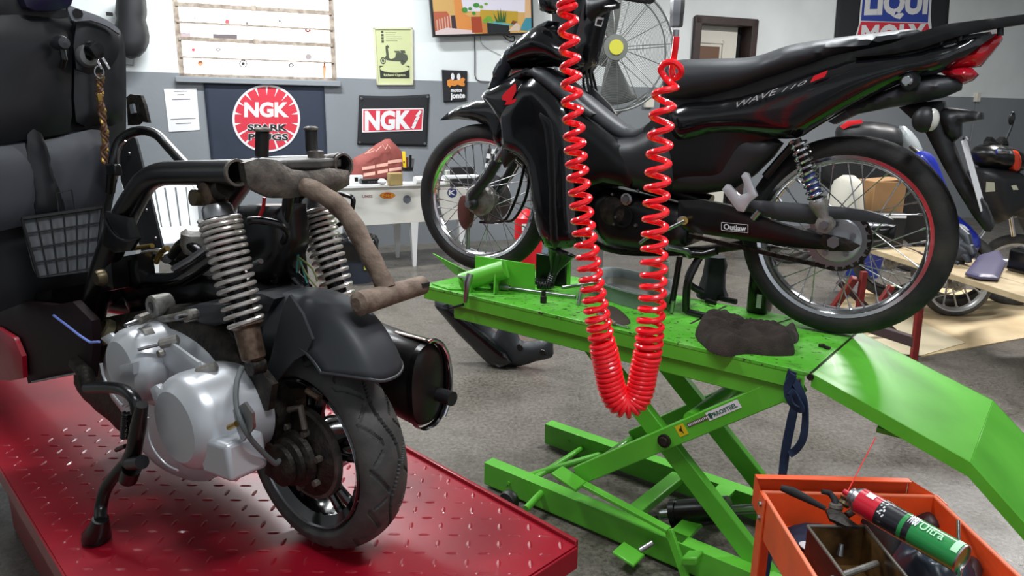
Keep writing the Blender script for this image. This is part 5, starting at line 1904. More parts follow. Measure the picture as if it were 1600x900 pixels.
# rear mudguard ----------------------------------------------------------
a_tip = SP(606, 588, 0) - SW
gr = []
n_ = 22
for i in range(n_ + 1):
    t = i / n_
    rad = .352 - .046 * max(0, (t - .55) / .45) ** 1.6
    hw = .078 + .012 * t
    drop = .095 - .05 * t ** 2.2
    ring = []
    for k in range(21):
        s_ = -1 + 2 * k / 20
        ang = R(70 + (136 - 18 * abs(s_) ** 2.6 - 70) * t)     # from forward-top round to the back
        d = SF.u * math.cos(ang) + V((0, 0, 1)) * math.sin(ang)
        rr = rad - drop * max(0, abs(s_) - .45) ** 1.5 / .41 + .004 * (1 - abs(s_))
        if abs(abs(s_) - .35) < .03:
            rr -= .003
        ring.append(SW + d * rr + SF.n * (hw * s_))
    gr.append(ring)
vs = [p for r_ in gr for p in r_]
fs = []
for i in range(n_):
    for k in range(20):
        fs.append((i * 21 + k, i * 21 + k + 1, (i + 1) * 21 + k + 1, (i + 1) * 21 + k))
guard = MB().add(vs, fs).build('rear_mudguard', PLAS2, sco, solid=.005, ang=60)
MB().tube([r_[-1] for r_ in gr[6:]] + gr[-1][::-1] + [r_[0] for r_ in gr[6:]][::-1], .004, 8).build('guard_rolled_edge', PLAS2, guard)
sslab('guard_side_wing', [(454, 460), (474, 490), (490, 530), (480, 552), (462, 562), (444, 582), (428, 600), (414, 602), (414, 584), (424, 560), (436, 510), (446, 476)], .086, .003, .004, PLAS2, .02, .012, parent=guard)
sslab('guard_front_lip', [(372, 462), (400, 452), (440, 452), (460, 460), (450, 480), (400, 478)], .02, .05, .06, PLAS, .02, .012, parent=guard)

# exhaust on the far side ----------------------------------------------------
mc = SP(672, 604, -.24)
sm = (mc - SF.o).dot(SF.u)
rings = []
zm = mc.z
NN = 36
for (ds, k) in ((0, .1), (.002, .75), (.008, .92), (.02, 1), (.12, 1), (.25, .98), (.34, .9), (.40, .7), (.43, .4)):
    ring = []
    for q in range(NN):
        a = 2 * math.pi * q / NN
        ca, sa_ = math.cos(a), math.sin(a)
        ex = .062 * math.copysign(abs(ca) ** .8, ca) * k
        ez = .106 * math.copysign(abs(sa_) ** .8, sa_) * k
        ring.append(SF.at(sm + ds, -.24 + ex, zm + ez + ds * .1))
    rings.append(ring)
muf = MB().loft(rings).build('muffler', mat('satin_black_muffler', (22, 22, 24), .3, .3, rgb2=(40, 36, 34), nscale=14), sco)
ring2 = []
for s_, kk in ((-.006, .99), (-.012, 1.03), (.004, 1.04), (.006, 1.0)):
    ring2.append([SF.at(sm + .01 + s_, -.24 + .062 * kk * math.copysign(abs(math.cos(a)) ** .8, math.cos(a)), zm + .106 * kk * math.copysign(abs(math.sin(a)) ** .8, math.sin(a))) for a in [2 * math.pi * q / NN for q in range(NN)]])
MB().loft(ring2, caps=False).build('muffler_seam', BLACK, muf)
# heat shield with slots on the outer side
hs = []
for i in range(15):
    a = R(-52 + 150 * i / 14)
    hs.append([SF.at(sm + s_, -.24 - .072 * math.cos(a) * (1 if s_ < .2 else .98), zm + .116 * math.sin(a)) for s_ in (-.004, .015, .05, .12, .2, .28)])
vs = [p for r_ in hs for p in r_]
fs = []
for i in range(14):
    for k in range(5):
        if k in (1, ) and i % 2 == 1 and 1 < i < 12:
            continue
        fs.append((i * 6 + k, i * 6 + k + 1, (i + 1) * 6 + k + 1, (i + 1) * 6 + k))
MB().add(vs, fs).build('heat_shield', mat('burnt_chrome', (150, 140, 136), .22, .95, rgb2=(90, 72, 66), nscale=14), muf, solid=.003, ang=60)
MB().tube([r_[0] for r_ in hs], .0055, 10).build('chrome_trim', CHROME, muf)
op0 = SF.at(sm + .0, -.27, zm - .03)
MB().tube([op0, op0 - SF.u * .02, op0 - SF.u * .045], [.017, .018, .018], 20).build('outlet_pipe', mat('outlet_black', (26, 26, 28), .5), muf)

# side stand --------------------------------------------------------------
fz = G(152, 846, ZD)
lst = (fz - SF.o).dot(SF.n)
lx = .285
btm = fz + V((0, 0, .02))
P = [SP(137, 606, lx), SP(165, 605, lx), SP(192, 609, lx), SP(210, 624, lx), SP(214, 645, lx)]
stand = MB().tube(spline(P, 5), .0125, 14).build('side_stand', BLACK, sco)
P = [SP(222, 632, lx), SP(216, 665, lx), SP(210, 700, lx), SP(204, 722, lx)]
MB().tube(P, [.012, .016, .016, .019], 14).build('stand_bracket', BLACK, stand)
P = [SP(204, 716, lx), SP(184, 738, lx + .01), SP(166, 762, lx + .02), SP(158, 790, lx + .03), SP(157, 812, lst)]
MB().tube(spline(P, 5), .0135, 14).build('stand_leg', BLACK, stand)
A = SP(157, 810, lst)
MB().tube([A, A.lerp(fz, .4), fz + V((0, 0, .016)), fz + V((0, 0, .0075))], [.017, .022, .031, .031], 12).build('stand_foot', BLACK, stand)
MB().cyl(SP(222, 722, lx + .01), SP(204, 724, lx + .01), .015, 16).build('stand_pivot', BLACK, stand)
stube('stand_lug', [(206, 732), (200, 748)], lx, .02, BLACK, 14, parent=stand)
stube('stand_pin', [(182, 703), (196, 697)], lx, .005, BLACK, 8, parent=stand)
sp_pts = []
Aa, Ab = SP(199, 645, lx), SP(196, 684, lx)
for i in range(160):
    t = i / 159
    a = t * 2 * math.pi * 14
    sp_pts.append(Aa.lerp(Ab, t) + SF.u * (.009 * math.cos(a)) + SF.n * (.009 * math.sin(a)))
MB().tube(sp_pts, .0028, 6).build('stand_spring', BLACK, stand)
stube('spring_hook', [(208, 630), (207, 645)], lx, .005, BRASS, 8, parent=stand)

# floorboard underside, shield and cowl at the front --------------------------
sslab('footboard', [(-60, 474), (40, 470), (90, 476), (120, 470), (150, 500), (152, 540), (146, 590), (120, 582), (50, 598), (42, 560), (20, 530), (-60, 510)], .19, .01, .02, mat('black_footboard_maroon_reflection', (26, 10, 13), .6, spec=.25), .03, .02)  # black board; a maroon reflection is mixed into its base colour
stube('footboard_steel_edge', [(50, 597), (90, 589), (125, 582)], .212, .003, STEEL, 8)
sslab('floor_tunnel', [(-80, 440), (60, 452), (130, 446), (155, 440), (150, 480), (80, 500), (-80, 500)], .05, .12, .14, BLACK, .04, .03)
stube('blue_edge_strip', [(84, 493), (104, 508), (124, 524), (141, 535), (155, 534)], .228, .003, mat('pale_blue_strip', (120, 140, 220), .4), 8)
stube('stand_knuckle', [(120, 565), (132, 580), (138, 602)], .21, .02, DARK, 14, 3)
# bright red plastic below the footboard, far left
sslab('red_body_panel', [(-60, 505), (0, 512), (26, 528), (38, 556), (40, 590), (20, 594), (-60, 590)], .22, .006, .014, REDP, .02, .02)
# leg shield: a wide upright board seen from the rider's side
sq = 1.02
XS = lambda x, y, a=sq: PL(x, y, SF.at(a, 0, 0), SF.u)


def fslab(name, pts, a, we, wc, m, ramp=.04, h=.022, parent=None, k=2, power=.5):
    q = sp2(pts, k) if k else pts
    mb = MB()
    inflate(mb, [XS(x, y, a) for x, y in q], -SF.u, we, wc, ramp, h, power)
    return mb.build(name, m, parent or sco, ang=50)


shield = fslab('leg_shield', [(-260, 20), (-60, -10), (60, 4), (108, 16), (150, 26), (182, 44), (192, 70), (194, 120), (194, 200), (188, 250), (176, 300), (166, 360), (160, 420), (130, 455), (40, 470), (-200, 500)], sq, .012, .02, PLAS, .03, .03)
fslab('ignition_panel', [(112, 34), (122, 28), (150, 30), (178, 42), (188, 62), (190, 130), (188, 190), (150, 196), (116, 190), (113, 110)], sq - .05, .012, .03, mat('smooth_black_panel', (20, 21, 25), .35), .02, .02, shield)
fslab('ignition_recess', [(118, 36), (150, 31), (180, 46), (184, 70), (182, 90), (160, 112), (118, 108)], sq - .075, .006, .014, mat('smooth_black_panel', (20, 21, 25), .35), .014, .016, shield)
fslab('glovebox_door', [(-160, 50), (-20, 22), (40, 20), (100, 30), (108, 60), (106, 150), (104, 200), (60, 214), (-160, 230)], sq - .05, .02, .04, mat('smooth_black_panel', (20, 21, 25), .35), .03, .03, shield)
fslab('knee_panel', [(-160, 236), (10, 222), (60, 220), (110, 208), (160, 204), (166, 260), (156, 330), (140, 340), (60, 345), (-160, 380)], sq - .04, .02, .045, mat('grey_inner_plastic', (58, 60, 66), .45, bump=.03, bscale=300), .05, .03, shield)
fslab('centre_ridge', [(40, 210), (62, 208), (80, 260), (100, 330), (60, 346), (46, 290)], sq - .07, .01, .03, mat('smooth_black_panel', (20, 21, 25), .35), .02, .02, shield)
fslab('top_cowl', [(30, -30), (100, -34), (106, 0), (96, 14), (66, 18), (34, 12)], sq - .08, .03, .05, mat('dark_indigo_plastic', (26, 22, 52), .3), .02, .02, shield)
fslab('dashboard_edge', [(-120, -20), (20, 0), (60, 14), (108, 16), (112, 26), (60, 30), (0, 26), (-120, 30)], sq - .06, .012, .02, PLAS, .012, .02, shield)
fslab('grey_corner_trim', [(104, 8), (120, 14), (150, 24), (176, 38), (186, 54), (168, 42), (140, 32), (116, 34), (108, 26)], sq - .1, .006, .01, mat('grey_trim', (120, 122, 128), .4), .01, .012, shield)
c = XS(121, 21, sq - .11)
MB().lathe([(0, .004), (.012, .004), (.012, 0)], c, -SF.u, 20).build('trim_hole', BLACK, shield)
c = XS(88, 68, sq - .1)
hk = MB().lathe([(0, .05), (.014, .048), (.02, .03), (.016, 0)], c, -SF.u, 20)
hk.build('bag_hook', PLAS2, shield)
MB().tube([c - SF.u * .03, c - SF.u * .035 - V((0, 0, .04)), c - SF.u * .015 - V((0, 0, .06))], .008, 10).build('hook_tongue', BLACK, shield)
# lock, key and braid
c = XS(136, 88, sq - .09)
MB().lathe([(.012, .016), (.024, .014), (.03, .004), (.03, 0), (.012, 0)], c, -SF.u, 28).build('lock_ring', mat('worn_grey_ring', (120, 120, 120), .4, .4), shield)
c = XS(146, 78, sq - .11)
MB().lathe([(0, .02), (.02, .018), (.024, 0)], c, -SF.u, 24).build('lock_barrel', BLACK, shield)
key = MB()
kc = XS(152, 80, sq - .15)
e0 = (XS(164, 96, sq - .15) - kc).normalized()
e1 = SF.u.cross(e0).normalized()
inflate(key, [kc + e0 * a + e1 * b for a, b in ((-.018, -.012), (.012, -.014), (.018, 0), (.012, .014), (-.018, .012))], -SF.u, .003, .005, .006, .006)
key.build('key_head', BLACK, shield)
kr = []
for i in range(21):
    a = 2 * math.pi * i / 20
    kr.append(XS(155, 113, sq - .15) + SF.n * (.012 * math.cos(a)) + V((0, 0, .016 * math.sin(a))))
o_key = thing('key_fob', XS(158, 240, sq - .14), 'bunch of keys with a long brown and brass braided fob hanging from the ignition', 'keys')
for (x0, y0, x1, y1) in ((152, 94, 159, 108), (160, 90, 171, 108)):
    MB().bar(XS(x0, y0, sq - .15), XS(x1, y1, sq - .15), .007, .003, up=SF.u).build('key_blade', CHROME, o_key, bevel=.001)
MB().tube(kr, .002, 6, closed=False).build('key_ring', STEEL, o_key)
BR = [(157, 118), (156, 135), (156, 150), (159, 170), (162, 195), (164, 215), (163, 235), (163, 256)]
P = spline([XS(x, y, sq - .14) for x, y in BR], 8)
for ph, m in ((0, mat('brown_leather', (92, 60, 38), .6)), (2.1, mat('dark_gold_thread', (150, 118, 60), .4, .6)), (4.2, mat('brown_leather', (92, 60, 38), .6))):
    MB().tube([p + SF.n * (.006 * math.cos(i * .55 + ph)) + SF.u * (.004 * math.sin(i * 1.1 + ph)) for i, p in enumerate(P)], .0045, 8).build('braid_strand', m, o_key)
MB().box(XS(156, 152, sq - .15), .012, .004, .02, SF.n, SF.u).build('brass_tag', BRASS, o_key, bevel=.001)
# mesh pocket: panel with a grid of thin cords
NG = [(33, 342), (160, 322), (160, 350), (138, 425), (58, 434)]
pk = fslab('pocket_panel', [(33, 343), (160, 324), (162, 420), (140, 424), (60, 434), (52, 420)], sq - .11, .004, .006, mat('dull_grey_panel', (92, 94, 98), .5), .01, .02, shield, k=0)
cord = mat('black_cord', (16, 16, 18), .7)
g4 = quad(lambda x, y: XS(x, y, sq - .122), [(60, 433), (150, 418), (160, 324), (34, 342)])
for i in range(7):
    u = i / 6
    MB().tube([g4(u, 0), g4(u, 1)], .0022 if 0 < i < 6 else .004, 6).build('net_cord', cord, pk)
for i in range(5):
    v = i / 4
    MB().tube([g4(0, v), g4(1, v)], .0022 if i < 4 else .005, 6).build('net_cord', cord, pk)
stube_ = MB().tube([XS(x, y, sq - .11) for x, y in ((92, 334), (88, 302), (112, 297), (118, 330))], .002, 6)
stube_.build('hanger_loop', cord, pk)
# ================================================================== COILED AIR HOSE
hose = thing('coiled_air_hose', D(978, 640, 1.72), 'bright red coiled air hose hanging in a long loop in front of the motorcycle', 'air hose')
HD = 1.70
lp = [(8, 886), (17, 887), (48, 888.5), (77, 890), (105, 891.5), (132, 893), (159, 894), (186, 896), (213, 897.5), (234, 899), (256, 901), (277, 903), (300, 906), (321, 908), (344, 910.5), (363, 913), (382, 916), (401, 918.5), (419, 921), (436, 923.5), (451, 926), (468, 929), (484, 931.5), (499, 934), (512, 936.5), (526, 939), (539, 941.5)]
left = [(x, y) for y, x in lp]
bottom = [(944, 551), (946.5, 561), (949, 570), (951, 579), (953.5, 588), (956, 597), (959, 606), (962.5, 615), (967.5, 623), (974, 629), (981, 631), (988, 629), (993.5, 622), (997, 613), (1000, 603), (1002.5, 593), (1005, 584), (1007, 575), (1009, 566)]
_bp = [V((x, y, 0)) for x, y in ((941.5, 539), (946, 558), (950, 578), (953.5, 596), (957.5, 611), (964, 624), (974, 631.5), (984, 631.5), (993.5, 624), (999.5, 611), (1003, 596), (1005.5, 580), (1008, 568), (1011, 557))]
_bs = spline(_bp, 12)
_acc, _out, _last = 0., [], _bs[0]
for _p in _bs[1:]:
    _acc += (_p - _last).length
    _last = _p
    if _acc >= 6.6:
        _out.append((_p.x, _p.y))
        _acc = 0.
bottom = _out[:-1] if (V((1011, 557, 0)) - V((_out[-1][0], _out[-1][1], 0))).length < 5 else _out
rp_ = [(557, 1011), (547, 1012.5), (535, 1014), (523, 1015), (510, 1016), (492, 1017.5), (475, 1019), (457, 1020), (439, 1021), (420, 1021.5), (399, 1022), (377, 1022.5), (354, 1023.5), (330, 1024.5), (305, 1026), (282, 1027.5), (255, 1029), (226, 1031), (196, 1033), (165, 1036.5), (135, 1041)]
right = [(x, y) for y, x in rp_]
knots = [(886, -22), (886, -50), (885, -80)][::-1] + left + bottom + right
rad = []
for i, (x, y) in enumerate(knots):
    if i < 3 + len(left):
        rad.append(12.5 + 4.5 * max(0, (y - 100) / 450))
    elif i < 3 + len(left) + len(bottom):
        rad.append(18)
    else:
        rad.append(16 + 2.5 * (y - 135) / 420)
HY = 1.64
HP = lambda x, y: PL(x, y, V((0, HY, 0)), V((0, 1, 0)))
W3 = [HP(x, y) for x, y in knots]
C3 = []
SUB = 22
for i in range(len(W3) - 1):
    a, b, c, d = W3[max(i - 1, 0)], W3[i], W3[i + 1], W3[min(i + 2, len(W3) - 1)]
    for j in range(SUB):
        t = j / SUB
        p = .5 * ((2 * b) + (c - a) * t + (2 * a - 5 * b + 4 * c - d) * t * t + (3 * b - a - 3 * c + d) * t ** 3)
        C3.append((p, (rad[i] * (1 - t) + rad[i + 1] * t) / F_PX * (p - CC).dot(FW), i + t))
C3.append((W3[-1], rad[-1] / F_PX * (W3[-1] - CC).dot(FW), len(W3) - 1))
pts = []
N_ = len(C3)
vn = V((0, 1, 0))
for q, (p, r_, ph) in enumerate(C3):
    t = (C3[min(q + 1, N_ - 1)][0] - C3[max(q - 1, 0)][0]).normalized()
    z_ = (vn - t * vn.dot(t)).normalized()          # away from the camera
    x_ = t.cross(z_)                                  # sideways; flips round the bottom bend
    if q < N_ * .5:
        pass
    a = 2 * math.pi * ph
    pts.append(p + x_ * (-r_ * math.cos(a)) + z_ * (r_ * math.sin(a)))
# loose top loop and straight tail up to the coupling
tail = [HP(x, y) for x, y in ((1046, 128), (1040, 118), (1034, 106), (1040, 98), (1052, 100), (1062, 110), (1062, 118), (1055, 120), (1052, 108), (1053, 92), (1054, 76), (1055, 60))]
last = pts[-1]
tl = spline([last] + [p + FW * (.012 * math.sin(i)) for i, p in enumerate(tail)], 6)
MB().tube(pts + tl[1:], .0072, 10).build('coil', HOSE, hose)
MB().tube([pts[0], pts[0] + V((0, 0, .05)), V((pts[0].x, pts[0].y, CEIL))], [.0083, .009, .009], 12).build('air_line', BLACK, hose)
zt0 = HP(1055, 62)
upv = V((0, 0, 1))
def cp(y, d=HD):
    return zt0 + upv * ((62 - y) / F_PX * HD)
MB().lathe([(0, 0), (.007, 0), (.008, .004), (.0075, .02), (0, .02)], cp(62), upv, 16).build('hose_sleeve', STEEL, hose)
MB().lathe([(0, 0), (.013, 0), (.0145, .004), (.0145, .026), (.0155, .028), (.0155, .055), (.012, .06), (.008, .062), (0, .062)], cp(45), upv, 6).build('quick_coupling', STEEL, hose)
MB().lathe([(0, 0), (.009, 0), (.010, .012), (.010, .03), (0, .03)], cp(5), upv, 16).build('coupling_plug', STEEL, hose)
MB().tube([cp(-14), cp(-80), V((cp(-80).x, cp(-80).y, CEIL))], .009, 12).build('air_line', BLACK, hose)

# ================================================================== ORANGE TOOL TROLLEY
ZC = .60
k1, k2 = G(1180, 742, ZC), G(1420, 748, ZC)
cu_ = (k2 - k1).normalized()
cn_ = V((cu_.y, -cu_.x, 0))
if cn_.y > 0:
    cn_ = -cn_
CT = Fr((k1.x, k1.y, 0), cu_, cn_)
CW = (k2 - k1).length
CL = .62
cart = thing('tool_trolley', CT.at(CW / 2, CL / 2, 0), 'orange steel tool trolley with open tray at the lower right', 'tool trolley')
th_ = .003
ph_ = .052
sheet = [((0, 0), (CW, 0)), ((CW, 0), (CW, CL)), ((0, CL), (CW, CL))]
# back panel standing higher than the inner tray edge
MB().box(CT.at(CW / 2, -.002, ZC - .035), CW, .003, .07, CT.u, CT.n).build('back_panel', ORANGE, cart, bevel=.001)
MB().box(CT.at(CW / 2, .006, ZC - .001), CW, .018, .003, CT.u, CT.n).build('back_flange', ORANGE, cart, bevel=.001)
# tray: rim, sides and floor, 3 cm below the flange
zr = ZC - .03
r0, r1 = G(1192, 769, zr), G(1460, 776, zr)
x0_, y0_ = (r0 - CT.o).dot(CT.u), (r0 - CT.o).dot(CT.n)
x1_ = (r1 - CT.o).dot(CT.u)
tray = MB()
for (a, b, c, d) in ((x0_, x1_, y0_, y0_ + .004), (x0_, x0_ + .004, y0_, CL), (x1_ - .004, x1_, y0_, CL), (x0_, x1_, CL - .004, CL)):
    tray.box(CT.at((a + b) / 2, (c + d) / 2, zr - .04), b - a, d - c, .08, CT.u, CT.n)
tray.box(CT.at((x0_ + x1_) / 2, (y0_ + CL) / 2, zr - .079), x1_ - x0_, CL - y0_, .003, CT.u, CT.n)
tray.build('tray', ORANGE, cart)
rimb = MB()
for (a, b) in (((x0_, y0_), (x1_, y0_)), ((x0_, y0_), (x0_, CL)), ((x1_, y0_), (x1_, CL)), ((x0_, CL), (x1_, CL))):
    rimb.tube([CT.at(a[0], a[1], zr), CT.at(b[0], b[1], zr)], .0042, 10)
rimb.build('tray_rim', mat('worn_orange_edge', (232, 120, 84), .4), cart)
# splayed corner gusset and angle legs
for (x, y, sx, sy) in ((x0_ - .006, y0_ + .0, 1, 1), (x0_ - .006, CL - .004, 1, -1), (x1_ + .006, CL - .004, -1, -1), (x1_ + .006, y0_, -1, 1)):
    lg = MB()
    lg.box(CT.at(x, y + sy * .018, ZC / 2 - .012), .003, .036, ZC - .03, CT.u, CT.n)
    lg.box(CT.at(x + sx * .016, y - sy * .001, ZC / 2 - .012), .032, .003, ZC - .03, CT.u, CT.n)
    lo = lg.build('leg', ORANGE, cart)
    for zz_ in (zr - .018, zr - .05):
        MB().cyl(CT.at(x - sx * .006, y + sy * .016, zz_), CT.at(x, y + sy * .016, zz_), .006, 6).build('leg_bolt', STEEL, lo)
MB().prism([CT.at(x0_ - .001, y0_, zr), CT.at(x0_ - .001, CL, zr), CT.at(x0_ - .001, CL, zr - .09), CT.at(x0_ - .001, y0_, zr - .09)], CT.u * -.003).build('side_panel', ORANGE, cart)
MB().prism([CT.at(x1_ + .001, y0_, zr), CT.at(x1_ + .001, CL, zr), CT.at(x1_ + .001, CL, zr - .09), CT.at(x1_ + .001, y0_, zr - .09)], CT.u * .003).build('side_panel', ORANGE, cart)
for sx, a, b in ((0, (0, 0), (x0_ - .004, y0_)), (1, (CW, 0), (x1_ + .004, y0_))):
    MB().prism([CT.at(*a, ZC), CT.at(*b, zr + .002), CT.at(*b, zr - .06), CT.at(*a, ZC - .07)], CT.n * .003).build('corner_gusset', ORANGE, cart)
MB().box(CT.at((x0_ + x1_) / 2, (y0_ + CL) / 2, .18), x1_ - x0_, CL - y0_, .004, CT.u, CT.n).build('lower_shelf', ORANGE, cart)
zt_f = zr - .0772
# dark blue cloth in the tray corner
CTP = lambda x, y, z: G(x, y, z)


def wrinkle(pts, z, hgt, m, name, label, cat, nx=1, seed=3, h=.008, freq=26, amp=.5, ridge=0.):
    mb = MB()
    P = [G(x, y, z) for x, y in sp2(pts, 3)]
    inflate(mb, P, V((0, 0, 1)), .001, hgt, .03, h, .6, both=False)
    for i, p in enumerate(mb.v):
        if p.z > z + .002:
            n_v = noise.noise(V((p.x * freq, p.y * freq, seed))) + .5 * noise.noise(V((p.x * freq * 2.3, p.y * freq * 2.3, seed + 4)))
            if ridge:
                n_v += ridge * (1 - 3.2 * abs(noise.noise(V((p.x * 9 - p.y * 5, p.y * 16 + p.x * 7, seed + 9)))))
            p.z = max(z + .0015, p.z + n_v * hgt * amp * min(1, (p.z - z) / hgt))
    return tag(mb.build(name, m, ang=70), label, cat)


wrinkle([(1215, 832), (1262, 816), (1290, 818), (1284, 850), (1256, 862), (1232, 852)], zt_f + .001, .012, mat('navy_cloth', (34, 40, 66), .85), 'rag', 'small navy cloth in the back corner of the orange trolley tray', 'rag')
wrinkle([(1248, 850), (1256, 846), (1272, 848), (1262, 860)], zt_f + .013, .006, mat('white_cloth', (200, 200, 204), .85), 'paper_scrap', 'small white scrap lying on the navy cloth', 'scrap')
# rusty open steel box
zb_ = zr + .012
b1, b2, b3, b4 = G(1262, 822, zb_), G(1352, 822, zb_), G(1440, 930, zb_), G(1345, 935, zb_)
box = thing('open_steel_box', (b1 + b3) / 2 - V((0, 0, zb_ - zt_f - .001)), 'open rusty steel box with oily brown inside, in the trolley tray', 'parts box')
bd = zb_ - zt_f - .002
BXM = mat('oily_brown_steel', (58, 44, 34), .35, .5, rgb2=(128, 96, 56), nscale=18, bump=.1)
BXO = mat('dark_brown_box_steel', (52, 38, 36), .45, .4)
crn = [b1, b2, b3, b4]
for i in range(4):
    a, b = crn[i], crn[(i + 1) % 4]
    inn = ((b1 + b3) / 2 - (a + b) / 2)
    inn.z = 0
    inn = (b - a).cross(V((0, 0, 1))).normalized()
    if inn.dot((b1 + b3) / 2 - a) < 0:
        inn = -inn
    MB().prism([a, b, b - V((0, 0, bd)), a - V((0, 0, bd))], inn * .002).build('box_side', BXM if i in (0, 1) else BXO, box)
    MB().tube([a, b], .0032, 8).build('box_edge', mat('grey_box_edge', (104, 100, 92), .4, .6), box)
MB().prism([p - V((0, 0, bd)) for p in crn], V((0, 0, .002))).build('box_floor', BXM, box)
nb_ = G(1312, 868, zb_ - .03)
o = MB().tube([nb_, nb_ + V((.004, .006, .02))], [.006, .004], 10)
o.build('standing_bolt', STEEL, box)
MB().tube([G(1300, 905, zb_ - .03), G(1370, 880, zb_ - .03)], .006, 10).build('grey_rod', ALU, box)
# aerosol can lying diagonally
def can():
    z0 = ZC + .012
    A, B = D(1352, 790, 0), None
    A = G(1345, 783, z0 + .015)
    B = G(1502, 873, z0 + .0)
    ax = (B - A).normalized()
    rc = .0265
    c = thing('aerosol_can', (A + B) / 2 - V((0, 0, .03)), 'aerosol can with red top, black and green body, lying across the trolley tray', 'spray can')
    L = (B - A).length
    side = ax.cross(V((0, 0, 1))).normalized()
    upc = side.cross(ax).normalized()
    MB().lathe([(0, 0), (rc, 0), (rc, L * .22), (0, L * .22)], A, ax, 48).build('red_band', mat('can_red', (190, 20, 44), .3, coat=.4), c)
    MB().lathe([(rc, L * .22), (rc + .0002, L * .22), (rc + .0002, L * .56), (rc, L * .56)], A, ax, 48).build('black_band', mat('can_black', (26, 28, 34), .3, coat=.4), c)
    MB().lathe([(rc, L * .46), (rc + .0005, L * .46), (rc + .0005, L * .50), (rc, L * .50)], A, ax, 48).build('green_ring', mat('can_green', (34, 132, 66), .3, coat=.4), c)
    MB().lathe([(rc, L * .56), (rc + .0002, L * .56), (rc + .0002, L), (0, L)], A, ax, 48).build('green_band', mat('can_green', (34, 132, 66), .3, coat=.4), c)
    MB().lathe([(rc - .001, L), (rc + .0012, L), (rc + .0012, L + .003), (rc - .002, L + .003)], A, ax, 48).build('base_rim', STEEL, c)
    MB().lathe([(rc, 0), (rc - .001, -.004), (.02, -.007), (.0215, -.011), (.016, -.015), (.017, -.020), (.009, -.022), (0, -.022)], A, ax, 48).build('crimped_collar', STEEL, c)
    MB().lathe([(0, 0), (.006, 0), (.006, .014), (0, .014)], A - ax * .022, -ax, 16).build('spray_nozzle', mat('can_red', (190, 20, 44), .3, coat=.4), c)
    p = A - ax * .03
    e = G(1368, 684, ZC + .09)
    MB().tube([p, e], .0011, 6).build('red_straw', mat('straw_red', (226, 60, 60), .4), c)
    # print on the visible upper side

    def cy(t, ang, dr=.0008):
        a = R(ang)
        return A + ax * (L * t) + (side * math.cos(a) + upc * math.sin(a)) * (rc + dr)

    def lay(t0, t1, a0, a1, dr=.0008):
        return lambda u, v: cy(t0 + (t1 - t0) * v, a0 + (a1 - a0) * u, dr)
    s_ = 1 if (side.dot(RT) > 0) else -1
    W_ = PAPER
    def lay2(t0, t1, a0, a1, dr=.0008):     # reads along the can
        return lambda u, v: cy(t0 + (t1 - t0) * u, a0 + (a1 - a0) * v, dr)
    mb = MB()
    f = lay2(.07, .15, 62, 92, .0012)
    mb.add([f(i / 4, j / 4) for j in range(5) for i in range(5)], [(j * 5 + i, j * 5 + i + 1, j * 5 + i + 6, j * 5 + i + 5) for j in range(4) for i in range(4)])
    mb.build('white_patch', W_, c)
    rnd = random.Random(4)
    for i in range(26):
        t = .22 + rnd.random() * .08
        a = 10 + rnd.random() * 150
        f = lay2(t, t + .02, a, a + 8, .0009)
        MB().add([f(0, .2), f(.5, 0), f(1, .4), f(.8, 1), f(.2, .8)], [(0, 1, 2, 3, 4)]).build('splash_print', W_, c, smooth=False)
    text('W80', lay2(.505, .60, 50, 96, .0028), W_, 'can_lettering', c, offset=.04)
    text('Ultra', lay2(.62, .84, 52, 88, .0026), mat('mint_print', (170, 220, 180), .5), 'can_lettering', c, offset=.01)
    f = lay2(.93, .99, 40, 110, .0012)
    MB().add([f(i / 4, j / 4) for j in range(5) for i in range(5)], [(j * 5 + i, j * 5 + i + 1, j * 5 + i + 6, j * 5 + i + 5) for j in range(4) for i in range(4)]).build('mint_patch', mat('mint_print', (170, 220, 180), .5), c)


can()
# black pliers-like shears resting over the edge
zs = zr + .012
o = thing('pliers', G(1275, 795, zr), 'black handled pliers lying over the back of the trolley tray', 'pliers')
h1 = MB().tube([G(x, y, z) for x, y, z in ((1220, 762, zs + .03), (1238, 768, zs + .028), (1262, 780, zs + .022), (1290, 795, zs + .012))], [.006, .0095, .0075, .0045], 14)
h1.build('handle', mat('grip_rubber', (18, 18, 20), .8), o)
h2 = MB().tube([G(x, y, z) for x, y, z in ((1284, 768, zs + .03), (1296, 770, zs + .028), (1304, 780, zs + .02), (1306, 792, zs + .012))], [.005, .006, .007, .005], 12)
h2.build('handle', mat('grip_rubber', (18, 18, 20), .8), o)
MB().lathe([(0, .006), (.012, .006), (.014, 0), (.012, -.006), (0, -.006)], G(1306, 792, zs + .012), V((0, .2, 1)), 18).build('pivot', OLDST, o)
hd = MB()
inflate(hd, [G(x, y, zs + .008) for x, y in [(1290, 798), (1306, 792), (1326, 812), (1345, 826), (1322, 824), (1296, 812)]], V((0, 0, 1)), .003, .007, .01, .008)
hd.build('jaw', DARK, o)
# grimy small fittings
o = thing('metal_fitting', G(1325, 795, zs - .012), 'grimy brass and steel fitting beside the pliers', 'fitting')
MB().lathe([(0, 0), (.012, 0), (.014, .006), (.010, .012), (.012, .018), (0, .02)], G(1316, 790, zs - .01), V((.5, .2, 1)), 14).build('body', mat('worn_brass_nut', (86, 76, 56), .4, .8), o)
MB().cyl(G(1322, 806, zs - .012), G(1340, 794, zs - .012), .007, 12).build('stem', DARK, o)
